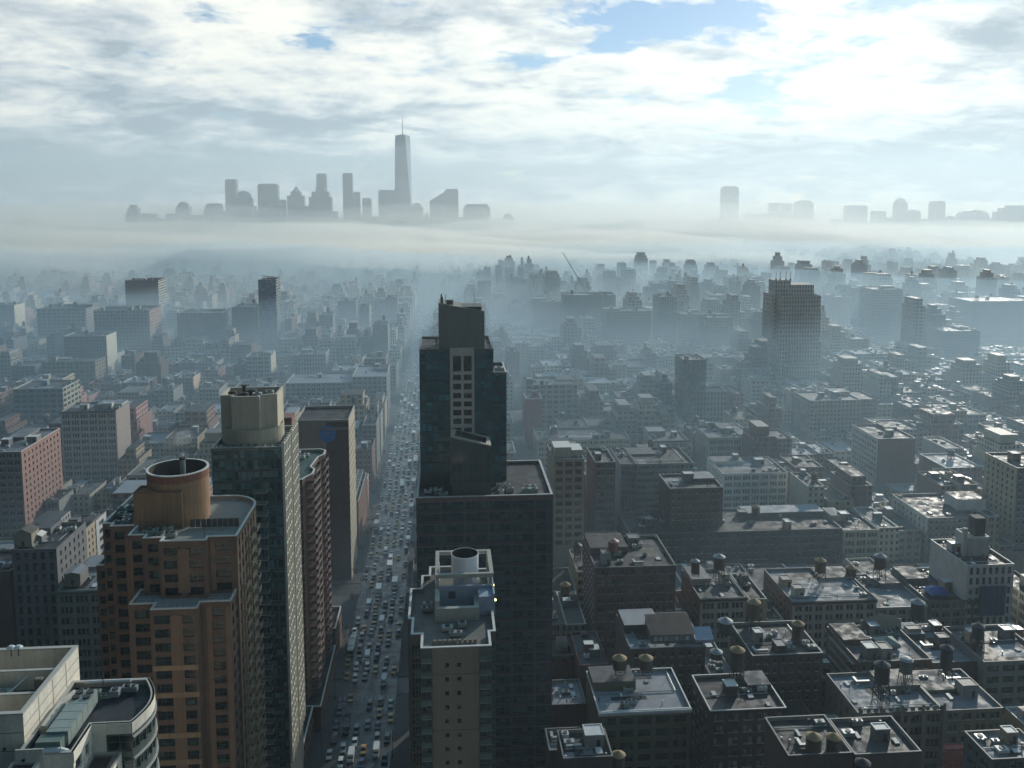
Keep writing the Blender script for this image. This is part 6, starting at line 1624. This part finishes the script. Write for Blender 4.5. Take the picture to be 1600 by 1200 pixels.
# farther still: loose blocks out to the fog and the shore
for _ in range(500):
    Y = rf.uniform(2250, 3300); X = rf.uniform(-1.0, 1.05)*Y*.72
    if X > 1250-(Y-2300)*.55-150 or abs(X+28) < 26: continue
    w_, d_ = rf.uniform(18, 46), rf.uniform(18, 46); h = rf.choice([rf.uniform(10, 20), rf.uniform(12, 24), rf.uniform(16, 32)])
    ci = rf.randrange(len(FC)); mi = dict(front=slot(FM[ci][0]), side=slot(FS[ci]), roof=slot(ROOFS[rf.randrange(3)]), cope=slot(COPED))
    l = [X, X+w_, Y, Y+d_, h]; place_lot(mb, l, ci, 0, rf, mi); clutter(mb, l, rf, ((slot(FS[ci]),), (slot(COPED),)), 2)
o = mb.build('distant_city_blocks', mats); tag(o, 'mass of low hazy city blocks stretching to the fog', 'city blocks', None, 'stuff')
# ------------------------------------------------------------------ the downtown skyline and the far shore
SKM = facade((.13, .15, .18), bw=3.2, fh=4.0, wf=.6, hf=.6); SKB = plain((.14, .16, .19), .5)
def sky_tower(name, label, xl, xr, yt, Y, parts='flat', yb=0, dep=None, grp='downtown skyline towers', mats=None):
    a, b = W(xl, yt, Y=Y), W(xr, yt, Y=Y); w = b.x-a.x; dep = dep or min(w, 46); z = a.z
    root = empty(name, ((a.x+b.x)/2, Y+dep/2, 0), label, 'tower', grp); mk = mats or [SKM, RF_D]
    x0, x1, y0, y1 = a.x, b.x, Y, Y+dep; cx = (x0+x1)/2; cy = (y0+y1)/2
    def blk(nm, p, z0, z1): mb = MB(); mb.prism(p, z0, z1, 0, 1); mb.build(nm, mk, root)
    if parts == 'flat':
        blk('shaft', rect(x0, x1, y0, y1), 0, z-5); blk('crown', rect(x0+w*.06, x1-w*.06, y0+2, y1-2), z-5, z)
    elif parts == 'dome':
        s = z-w*.42; blk('shaft', rect(x0, x1, y0, y1), 0, s); mb = MB(); r = w/2*.96; zz = s
        for i in range(6):
            t0, t1 = math.pi/2*i/6, math.pi/2*(i+1)/6; mb.cyl(cx, cy, s+w*.42*math.sin(t0), s+w*.42*math.sin(t1), r*math.cos(t0), 0, 16, max(r*math.cos(t1), .05), False)
        mb.build('dome', SKB, root)
    elif parts == 'step':
        blk('shaft', rect(x0, x1, y0, y1), 0, z-34); blk('setback', rect(x0+w*.12, x1-w*.12, y0+3, y1-3), z-34, z-14); blk('crown', rect(x0+w*.3, x1-w*.3, y0+6, y1-6), z-14, z)
    elif parts == 'spire':
        blk('shaft', rect(x0, x1, y0, y1), 0, z-40); blk('setback', rect(x0+w*.2, x1-w*.2, y0+4, y1-4), z-40, z-24)
        mb = MB(); mb.cyl(cx, cy, z-24, z, w*.24, 0, 4, .3, False); mb.build('spire', SKB, root)
    elif parts == 'chamfer':
        s = z-w*.16; blk('shaft', rect(x0, x1, y0, y1), 0, s); mb = MB(); c = w*.13
        A = rect(x0, x1, y0, y1); T = rect(x0+c, x1-c, y0+c*.5, y1-c*.5)
        for i in range(4): mb.quad((*A[i], s), (*A[(i+1) % 4], s), (*T[(i+1) % 4], z), (*T[i], z))
        mb.poly([(*q, z) for q in T]); mb.build('crown', SKB, root)
    elif parts == 'slope':
        mb = MB(); lo = z-w*.62
        mb.quad((x0, y0, 0), (x1, y0, 0), (x1, y0, z), (x0, y0, lo)); mb.poly([(x1, y0, z), (x1, y0, 0), (x1, y1, 0), (x1, y1, z)][::-1]); mb.quad((x1, y1, 0), (x0, y1, 0), (x0, y1, lo), (x1, y1, z)); mb.quad((x0, y1, 0), (x0, y0, 0), (x0, y0, lo), (x0, y1, lo)); mb.quad((x0, y0, lo), (x1, y0, z), (x1, y1, z), (x0, y1, lo))
        mb.build('shaft', SKM, root)
    elif parts == 'round':
        s = z-w*.22; blk('shaft', rect(x0, x1, y0, y1), 0, s); n = 8; pr = [(x0+w*.5*(1-math.cos(math.pi*i/n)), s+w*.22*math.sin(math.pi*i/n)) for i in range(n+1)]
        mb = MB(); mb.poly([(p[0], y0, p[1]) for p in reversed(pr)]); mb.poly([(p[0], y1, p[1]) for p in pr])
        for p, q in zip(pr, pr[1:]): mb.quad((p[0], y0, p[1]), (q[0], y0, q[1]), (q[0], y1, q[1]), (p[0], y1, p[1]))
        mb.build('crown', SKB, root)
    return root
# the tallest tower: square base turning to a chamfered octagon, parapet ring and mast
def tallest():
    Y = 3640; a, b, t = W(615.5, 213, Y=Y), W(641.5, 213, Y=Y), W(628.5, 181, Y=Y)
    cx = (a.x+b.x)/2; w = (b.x-a.x)/2; cy = Y+w; z = a.z
    root = empty('supertall_tower', (cx, cy, 0), 'tallest tapering glass tower on the skyline with a needle mast', 'tower')
    mb = MB(); w0 = w*1.06; base = [(cx-w0, cy-w0), (cx+w0, cy-w0), (cx+w0, cy+w0), (cx-w0, cy+w0)]; zb = 55; k = w*1.0
    top = [(cx, cy-k), (cx+k, cy), (cx, cy+k), (cx-k, cy)]; tp = [(cx-w*.9, cy-w*.45), (cx+w*.35, cy-w*.95), (cx+w*.9, cy+w*.45), (cx-w*.35, cy+w*.95)]
    mb.prism(base, 0, zb, 0)
    for i in range(4):
        A, Bq, T0, T1 = base[i], base[(i+1) % 4], tp[i], tp[(i+1) % 4]
        mb.poly([(*A, zb), (*Bq, zb), (*T1, z)], 1); mb.poly([(*A, zb), (*T1, z), (*T0, z)], 2)
    mb.poly([(*q, z) for q in tp], 1); mb.build('shaft', [SKB, plain((.10, .14, .19), .15, .6, .1), plain((.22, .26, .31), .12, .7, .1)], root)
    mb = MB(); mb.prism([((p[0]-cx)*.93+cx, (p[1]-cy)*.93+cy) for p in tp], z, z+6); mb.build('parapet', SKB, root)
    mb = MB(); mb.cyl(cx, cy, z+6, z+9, w*.45, 0, 16); mb.cyl(cx, cy, z+9, t.z*.55+z*.45, 1.9, 0, 8, 1.3); mb.cyl(cx, cy, t.z*.55+z*.45, t.z, 1.3, 0, 8, .45); mb.build('mast', SKB, root)
tallest()
SKY = [
 (17, 50, 341, 'flat', 'squat far tower alone at the west end of the skyline'), (195, 216, 320, 'step', 'castle topped tower starting the western skyline cluster'), (215, 241, 334, 'flat', 'flat shoulder tower touching the castle topped tower'),
 (258, 278, 334, 'flat', 'low flat tower before the domed skyline tower'), (274, 294, 315, 'dome', 'skyline tower with a small dome'), (293, 317, 336, 'flat', 'low flat tower after the small domed one'), (315, 325, 319, 'spire', 'thin pointed tower with a sharp roof'),
 (322, 344, 318, 'chamfer', 'skyline tower with clipped shoulders beside the pointed one'), (351, 368, 280, 'flat', 'tall slender slab leading the western group'), (364, 392, 298, 'dome', 'domed tower under the tall slender slab'), (402, 433, 287, 'flat', 'broad flat topped slab with a corner mast'),
 (436, 446, 312, 'flat', 'narrow stub between the broad slab and the pyramid tower'), (448, 474, 290, 'spire', 'old pyramid topped tower with a lantern'), (482, 517, 294, 'step', 'tower under construction with a stepped core'), (494, 509, 271, 'flat', 'slim construction core rising from the stepped tower'),
 (535, 550, 270, 'flat', 'slim dark tower standing clear of its neighbours'), (549, 562, 300, 'flat', 'lower half of the slim dark pair'), (566, 580, 309, 'chamfer', 'small tower with clipped top between the slim pair and the tallest'), (591, 620, 297, 'flat', 'wide flat block at the foot of the tallest tower'),
 (241, 256, 341, 'flat', 'faint low stump before the low flat tower'), (344, 352, 330, 'flat', 'thin sliver between the clipped tower and the slender slab'), (392, 403, 322, 'step', 'small stepped tower between dome and broad slab'), (420, 438, 318, 'chamfer', 'middling block under the broad flat topped slab'),
 (464, 484, 322, 'flat', 'dusky block between pyramid tower and construction tower'), (516, 527, 330, 'chamfer', 'short tower just after the construction tower'), (556, 570, 335, 'flat', 'low block below the slim dark pair'), (579, 592, 338, 'round', 'low rounded block before the wide flat block'), (661, 673, 330, 'spire', 'little pointed tower before the slanting roof'), (716, 726, 340, 'flat', 'thin block between slanting roof and truncated pyramid'),
 (641, 661, 317, 'dome', 'small dome tower hugging the tallest tower'), (649, 669, 336, 'flat', 'dark low block before the small dome'), (671, 697, 298, 'slope', 'tower with a long slanting roof'), (695, 716, 295, 'flat', 'flat tower joined to the slanting roof'),
 (724, 766, 319, 'chamfer', 'broad tower with a truncated pyramid top'), (765, 781, 344, 'flat', 'short block beside the truncated pyramid'), (786, 803, 334, 'dome', 'last round topped tower of the downtown cluster'), (796, 811, 356, 'flat', 'lowest block ending the downtown cluster')]
for i, (a, b, t, s, l) in enumerate(SKY): sky_tower('skyline_tower', l, a, b, t, 3560+(i*37 % 160), s)
g = find('broad flat topped slab'); mb = MB(); p = W(426, 287, Y=3640); mb.bar(p, p+Vector((0, 0, 9)), .9); mb.build('mast', SKB, g)
g = find('tower under construction'); mb = MB(); p = W(508, 280, Y=3650); q = W(508, 258, Y=3650); mb.bar(p, q, .9); mb.bar(q-Vector((8, 0, 12)), q, .6); mb.build('crane_mast', SKB, g)
rs_ = random.Random(4); mb = MB(); mts = [SKM, RF_D]
for i in range(70):
    x = rs_.uniform(235, 800); t = rs_.uniform(340, 362); Y = rs_.uniform(3450, 3900); a, b = W(x, t, Y=Y), W(x+rs_.uniform(9, 26), t, Y=Y); mb.prism(rect(a.x, b.x, Y, Y+35), 0, a.z, 0, 1)
tag(mb.build('downtown_low_blocks', mts), 'low hazy blocks massed between the downtown towers', 'city blocks', None, 'stuff')
JC = [(1130, 1155, 291, 'chamfer', 'tall lone tower with tapered crown across the river'), (1167, 1183, 333, 'round', 'small rounded tower next to the tall lone one'), (1187, 1204, 333, 'round', 'second small rounded tower from the tall lone one'), (1205, 1222, 317, 'flat', 'first of the twin flat towers across the river'),
 (1222, 1238, 318, 'flat', 'second of the twin flat towers across the river'), (1245, 1272, 313, 'round', 'wide rounded tower beside the twin flat towers'), (1274, 1300, 348, 'dome', 'low humped block after the wide rounded tower'), (1324, 1356, 321, 'flat', 'square topped tower in the middle of the far shore'),
 (1366, 1385, 330, 'flat', 'short tower next to the square topped one'), (1402, 1419, 309, 'dome', 'tall domed tower on the far shore'), (1418, 1439, 328, 'round', 'rounded tower leaning on the tall domed one'), (1458, 1478, 314, 'chamfer', 'clipped tower rising alone on the far shore'), (1478, 1502, 337, 'dome', 'low domed block beside the clipped tower'),
 (1500, 1547, 328, 'round', 'long rounded slab on the far shore'), (1302, 1322, 343, 'flat', 'low flat block before the square topped tower'), (1386, 1401, 340, 'chamfer', 'low clipped block before the tall domed tower'), (1440, 1457, 342, 'step', 'low stepped block before the clipped lone tower'), (1222, 1246, 336, 'flat', 'lower slab behind the twin flat towers'), (1546, 1560, 341, 'flat', 'thin block between the rounded and stepped slabs'),
 (1559, 1620, 321, 'step', 'stepped slab closing the far shore')]
for i, (a, b, t, s, l) in enumerate(JC): sky_tower('shore_tower', l, a, b, t, 4650+(i*53 % 200), s, grp='towers on the far shore')
mb = MB()
for i in range(46):
    x = 1140+i*10+rs_.uniform(-5, 5); t = rs_.uniform(348, 358); Y = rs_.uniform(4600, 4900); a, b = W(x, t, Y=Y), W(x+rs_.uniform(14, 30), t, Y=Y); mb.prism(rect(a.x, b.x, Y, Y+40), 0, a.z, 0, 1)
tag(mb.build('shore_low_blocks', mts), 'low waterfront blocks below the far shore towers', 'city blocks', None, 'stuff')
# silhouettes this side of the river
MID = [(830, 912, 383, 2500, 'flat', 'broad faint slab rising from the fog beyond the black tower'), (908, 960, 401, 2400, 'step', 'faint stepped slab sloping down beside the broad faint one'), (1078, 1098, 393, 2350, 'flat', 'small square tower standing on a faint ridge of roofs'), (1060, 1115, 404, 2350, 'flat', 'faint base block under the small square tower'),
 (1192, 1212, 407, 2100, 'step', 'pointed faint tower behind the spiked stone tower'), (1214, 1262, 411, 2050, 'chamfer', 'faint blunt tower behind the spiked stone tower'), (1281, 1307, 413, 2000, 'chamfer', 'faint clipped tower by the river'), (1310, 1329, 416, 2000, 'round', 'faint rounded tower by the river'), (1338, 1368, 417, 1900, 'step', 'faint stepped tower by the river'),
 (1410, 1440, 434, 1700, 'step', 'faint small stepped block near the river bend'), (1480, 1534, 430, 1750, 'chamfer', 'faint broad block near the river bend'), (1536, 1578, 434, 1750, 'round', 'faint rounded block near the river bend'), (1440, 1484, 447, 1550, 'flat', 'faint flat block before the river bend'), (1240, 1290, 440, 1500, 'flat', 'faint flat slab just behind the spiked tower'),
 (960, 1060, 408, 2300, 'flat', 'long faint low ridge of roofs'), (1115, 1195, 411, 2300, 'flat', 'second long faint ridge of roofs nearer the spiked tower'), (320, 332, 392, 2300, 'spire', 'faint church like spire tower rising from the fog'), (304, 346, 424, 2200, 'step', 'faint stepped block under the spire'),
 (540, 560, 425, 1900, 'step', 'faint stepped tower beside the avenue fog'), (556, 584, 438, 1800, 'flat', 'faint block beside the avenue fog'), (806, 846, 432, 1900, 'round', 'faint humped block past the black crown'), (874, 906, 442, 1700, 'step', 'faint stepped tower near the crane')]
for a, b, t, Y, s, l in MID: sky_tower('hazy_tower', l, a, b, t, Y, s, grp='faint towers in the fog')

# ------------------------------------------------------------------ air
def volume(name, col, dens, aniso):
    m = bpy.data.materials.new(name); m.use_nodes = True; nt = m.node_tree; nt.nodes.clear()
    out = nt.nodes.new('ShaderNodeOutputMaterial'); v = nt.nodes.new('ShaderNodeVolumePrincipled')
    v.inputs['Color'].default_value = (*col, 1); v.inputs['Density'].default_value = dens; v.inputs['Anisotropy'].default_value = aniso
    nt.links.new(v.outputs[0], out.inputs['Volume']); return m
mb = MB(); mb.prism(rect(-5000, 6500, -600, 9000), -1.2, 540, 0, None, True)
o = mb.build('haze', volume('haze_air', HAZE_COL, HAZE_D, HAZE_G)); tag(o, 'thin blue white haze filling the whole valley of buildings', 'haze', None, 'stuff')
# fog bank: low rolling bank with its own top surface
def fogbank(name, x0, x1, y0, y1, top, dens, label, seed, col):
    r = random.Random(seed); nx, ny = 34, 16; mb = MB(); Zt = {}
    ph = [(r.uniform(.001, .012), r.uniform(.001, .009), r.uniform(0, 6)) for _ in range(7)]
    for i in range(nx+1):
        for j in range(ny+1):
            x, y = x0+(x1-x0)*i/nx, y0+(y1-y0)*j/ny; n = sum(math.sin(x*a+y*b+c) for a, b, c in ph)/7
            e = min(1, min(i, nx-i)/4, j/3 if ny-j > 3 else (ny-j)/2); Zt[i, j] = (x, y, 4+max(.0, e)**.7*top*(1+.6*n))
    for i in range(nx):
        for j in range(ny):
            mb.quad(Zt[i, j], Zt[i+1, j], Zt[i+1, j+1], Zt[i, j+1]); b = lambda i, j: (Zt[i, j][0], Zt[i, j][1], -.6); mb.quad(b(i, j+1), b(i+1, j+1), b(i+1, j), b(i, j))
    for i in range(nx):
        for j in (0, ny):
            a, c = Zt[i, j], Zt[i+1, j]; q = [(a[0], a[1], -.6), (c[0], c[1], -.6), c, a]; mb.quad(*(q if j == 0 else q[::-1]))
    for j in range(ny):
        for i in (0, nx):
            a, c = Zt[i, j], Zt[i, j+1]; q = [(a[0], a[1], -.6), (c[0], c[1], -.6), c, a]; mb.quad(*(q[::-1] if i == 0 else q))
    # weld so the volume is closed
    o = mb.build(name, volume('fog', col, dens, HAZE_G)); tag(o, label, 'fog', None, 'stuff'); return o
FL = ['wide thin mist lying over the low city roofs', 'thicker mist between the far roofs', 'dense bright fog bank before downtown', 'tall pale veil of mist round the downtown towers', 'densest core of the fog below downtown', 'fading upper edge of the fog round the feet of downtown', 'pale mist over the bay far beyond the skyline', 'steep wall of fog just before the downtown towers', 'low creamy mist over the river', 'soft mist climbing the lower downtown towers', 'faint upper mist climbing the downtown towers']
for i, (xa, xb, ya, yb, tp, dn, fc) in enumerate(FOGS): fogbank('fog_bank', xa, xb, ya, yb, tp, dn, FL[i], 3+i, fc)

# a wisp of steam drifting off the drum chimney
def steam(label, px, py, Y, size, dens, seed):
    r = random.Random(seed); p = W(px, py, Y=Y); import bmesh
    bm = bmesh.new(); bmesh.ops.create_icosphere(bm, subdivisions=3, radius=1)
    ph = [(Vector((r.uniform(-3, 3), r.uniform(-3, 3), r.uniform(-3, 3))), r.uniform(0, 6)) for _ in range(6)]
    for v in bm.verts:
        k = 1+.16*sum(math.sin(v.co.dot(a)+c) for a, c in ph); v.co = Vector((v.co.x*size[0]*k, v.co.y*size[1]*k, v.co.z*size[2]*k))
    me = bpy.data.meshes.new('steam'); bm.to_mesh(me); bm.free(); me.materials.append(volume('steam', (.97, .98, .98), dens, .3))
    o = bpy.data.objects.new('steam', me); COL.objects.link(o); o.location = p; tag(o, label, 'steam', None, 'stuff')
steam('faint wisp of steam drifting from the drum chimney', 283, 684, 206, (2.6, 2, 1.7), .045, 3)
steam('thinner older puff of steam behind the orange drum', 268, 694, 212, (2.4, 2, 1.5), .028, 5)

# ------------------------------------------------------------------ light
sun = bpy.data.lights.new('sun', 'SUN'); sun.energy = SUN_E; sun.angle = R(.5); sun.color = (1, .94, .83)
so = bpy.data.objects.new('sun', sun); COL.objects.link(so)
AZ = R(SUN_AZ)     # to the right of the avenue
EL = R(SUN_EL)
sd = Vector((math.sin(AZ)*math.cos(EL), math.cos(AZ)*math.cos(EL), math.sin(EL)))
so.rotation_euler = (-sd).to_track_quat('-Z', 'Y').to_euler(); so.location = (300, 300, 900)

w = bpy.data.worlds.new('World'); S.world = w; w.use_nodes = True; nt = w.node_tree; nt.nodes.clear()
out = nt.nodes.new('ShaderNodeOutputWorld'); bg = nt.nodes.new('ShaderNodeBackground'); nt.links.new(bg.outputs[0], out.inputs[0])
sk = nt.nodes.new('ShaderNodeTexSky'); sk.sky_type = 'NISHITA'; sk.sun_disc = False; sk.sun_elevation = EL; sk.sun_rotation = AZ
sk.altitude = 100; sk.air_density = 1.0; sk.dust_density = .2; sk.ozone_density = 4
tc = nt.nodes.new('ShaderNodeTexCoord').outputs['Generated']
nv = nt.nodes.new('ShaderNodeVectorMath'); nv.operation = 'NORMALIZE'; nt.links.new(tc, nv.inputs[0]); D = nv.outputs[0]
sep = nt.nodes.new('ShaderNodeSeparateXYZ'); nt.links.new(D, sep.inputs[0])
zc = math_n(nt, 'MAXIMUM', sep.outputs[2], 0.0)
den = math_n(nt, 'ADD', zc, .17)
cv = nt.nodes.new('ShaderNodeCombineXYZ')
nt.links.new(math_n(nt, 'DIVIDE', sep.outputs[0], den), cv.inputs[0]); nt.links.new(math_n(nt, 'DIVIDE', sep.outputs[1], den), cv.inputs[1])
CP = cv.outputs[0]
def wn(vec, sc, det=8, rough=.6, dist=0.0, off=(0, 0, 0)):
    a = nt.nodes.new('ShaderNodeVectorMath'); a.operation = 'ADD'; nt.links.new(vec, a.inputs[0]); a.inputs[1].default_value = off
    n = nt.nodes.new('ShaderNodeTexNoise'); n.inputs['Scale'].default_value = sc; n.inputs['Detail'].default_value = det; n.inputs['Roughness'].default_value = rough; n.inputs['Distortion'].default_value = dist
    nt.links.new(a.outputs[0], n.inputs['Vector']); return n.outputs['Fac']
def blob(px, py, rx, rz):
    """soft patch of sky around one compass direction and elevation"""
    d = ray(px, py).normalized()
    a = nt.nodes.new('ShaderNodeVectorMath'); a.operation = 'SUBTRACT'; nt.links.new(D, a.inputs[0]); a.inputs[1].default_value = d
    b = nt.nodes.new('ShaderNodeVectorMath'); b.operation = 'MULTIPLY'; nt.links.new(a.outputs[0], b.inputs[0]); b.inputs[1].default_value = (1/rx, 1/rx, 1/rz)
    l = nt.nodes.new('ShaderNodeVectorMath'); l.operation = 'LENGTH'; nt.links.new(b.outputs[0], l.inputs[0])
    return math_n(nt, 'SUBTRACT', 1.0, l.outputs['Value'], clamp=True)
n_cov = wn(CP, 2.4, 10, .6, .3, (3.1, 1.7, 0))
gap = None
for px, py, rx, rz, s in ((1080, 35, .22, .055, 1.0), (1290, 75, .13, .05, .5), (960, 70, .10, .035, .7), (1150, 145, .13, .03, .75), (310, 35, .11, .03, .5), (500, 66, .06, .02, .5), (815, 95, .06, .02, .7), (1180, 0, .3, .05, .6)):
    g_ = math_n(nt, 'MULTIPLY', blob(px, py, rx, rz), s); gap = g_ if gap is None else math_n(nt, 'MAXIMUM', gap, g_)
fine = wn(CP, 7.0, 9, .62, .2, (9, 4, 0))
cov = math_n(nt, 'ADD', math_n(nt, 'MULTIPLY_ADD', n_cov, 2.6, -1.3+.72), math_n(nt, 'MULTIPLY_ADD', fine, 1.1, -.55))
cov = math_n(nt, 'SUBTRACT', cov, math_n(nt, 'MULTIPLY', gap, .95))
mask = ramp(nt, cov, [(.12, 0.0), (.34, .8), (.5, 1.0)])
# cloud tone: shaded undersides against sun-filled tops
tone = wn(CP, 2.1, 9, .6, .4, (0.4, 7.3, 0)); tone2 = wn(CP, 6.0, 9, .62, .3, (5, 2, 0))
tt = math_n(nt, 'ADD', math_n(nt, 'MULTIPLY_ADD', tone, 1.7, -.5), math_n(nt, 'MULTIPLY_ADD', tone2, .9, -.22))
sdn = nt.nodes.new('ShaderNodeVectorMath'); sdn.operation = 'DOT_PRODUCT'; nt.links.new(D, sdn.inputs[0]); sdn.inputs[1].default_value = sd
glow = math_n(nt, 'POWER', math_n(nt, 'MAXIMUM', math_n(nt, 'MULTIPLY_ADD', sdn.outputs['Value'], .5, .5), 0.0), 6.0)
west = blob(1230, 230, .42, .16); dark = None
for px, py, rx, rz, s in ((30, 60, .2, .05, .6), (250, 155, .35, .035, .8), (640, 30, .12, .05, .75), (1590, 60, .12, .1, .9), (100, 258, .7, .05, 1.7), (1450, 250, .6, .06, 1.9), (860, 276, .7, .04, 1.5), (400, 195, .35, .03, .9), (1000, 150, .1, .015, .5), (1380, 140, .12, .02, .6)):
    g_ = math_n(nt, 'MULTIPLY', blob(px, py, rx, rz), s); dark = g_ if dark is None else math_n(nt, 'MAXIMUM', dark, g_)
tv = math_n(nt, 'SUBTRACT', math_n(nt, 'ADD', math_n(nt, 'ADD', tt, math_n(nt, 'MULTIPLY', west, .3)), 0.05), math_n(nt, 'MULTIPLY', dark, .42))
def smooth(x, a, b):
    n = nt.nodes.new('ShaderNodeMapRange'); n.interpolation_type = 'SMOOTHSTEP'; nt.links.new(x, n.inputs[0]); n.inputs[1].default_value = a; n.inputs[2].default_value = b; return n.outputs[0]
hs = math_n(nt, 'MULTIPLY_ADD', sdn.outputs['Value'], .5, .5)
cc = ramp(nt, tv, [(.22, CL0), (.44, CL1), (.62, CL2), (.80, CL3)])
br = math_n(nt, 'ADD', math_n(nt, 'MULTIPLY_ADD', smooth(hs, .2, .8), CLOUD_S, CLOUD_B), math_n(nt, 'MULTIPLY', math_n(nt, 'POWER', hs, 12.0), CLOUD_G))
br = math_n(nt, 'MULTIPLY', br, math_n(nt, 'MULTIPLY_ADD', smooth(sep.outputs[2], .28, .8), -.6, 1.0))     # unseen sky overhead dimmed to lessen the light on roofs and facades
cc = mixc(nt, 1.0, cc, mixc(nt, math_n(nt, 'MULTIPLY', smooth(hs, .3, .66), math_n(nt, 'SUBTRACT', 1.0, smooth(sep.outputs[2], .24, .6))), NTINT, (1, 1, 1)), 'MULTIPLY')  # unseen north and overhead sky tinted blue to cool the light on facades
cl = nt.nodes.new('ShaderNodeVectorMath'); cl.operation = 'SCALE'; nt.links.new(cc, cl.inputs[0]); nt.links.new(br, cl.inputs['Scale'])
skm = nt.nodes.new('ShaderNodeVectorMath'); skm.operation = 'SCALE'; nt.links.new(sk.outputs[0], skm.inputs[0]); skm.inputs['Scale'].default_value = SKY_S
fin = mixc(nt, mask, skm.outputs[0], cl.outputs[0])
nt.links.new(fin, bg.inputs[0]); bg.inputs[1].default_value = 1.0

# ------------------------------------------------------------------ render settings
S.view_settings.view_transform = 'Standard'; S.view_settings.look = 'None'; S.view_settings.exposure = EXPO; S.view_settings.gamma = 1
S.render.engine = 'CYCLES'; c = S.cycles
c.max_bounces = 6; c.diffuse_bounces = 3; c.glossy_bounces = 2; c.transmission_bounces = 2; c.volume_bounces = VB; c.transparent_max_bounces = 6
c.use_denoising = True; c.sample_clamp_indirect = 6; c.caustics_reflective = False; c.caustics_refractive = False
S.render.film_transparent = False
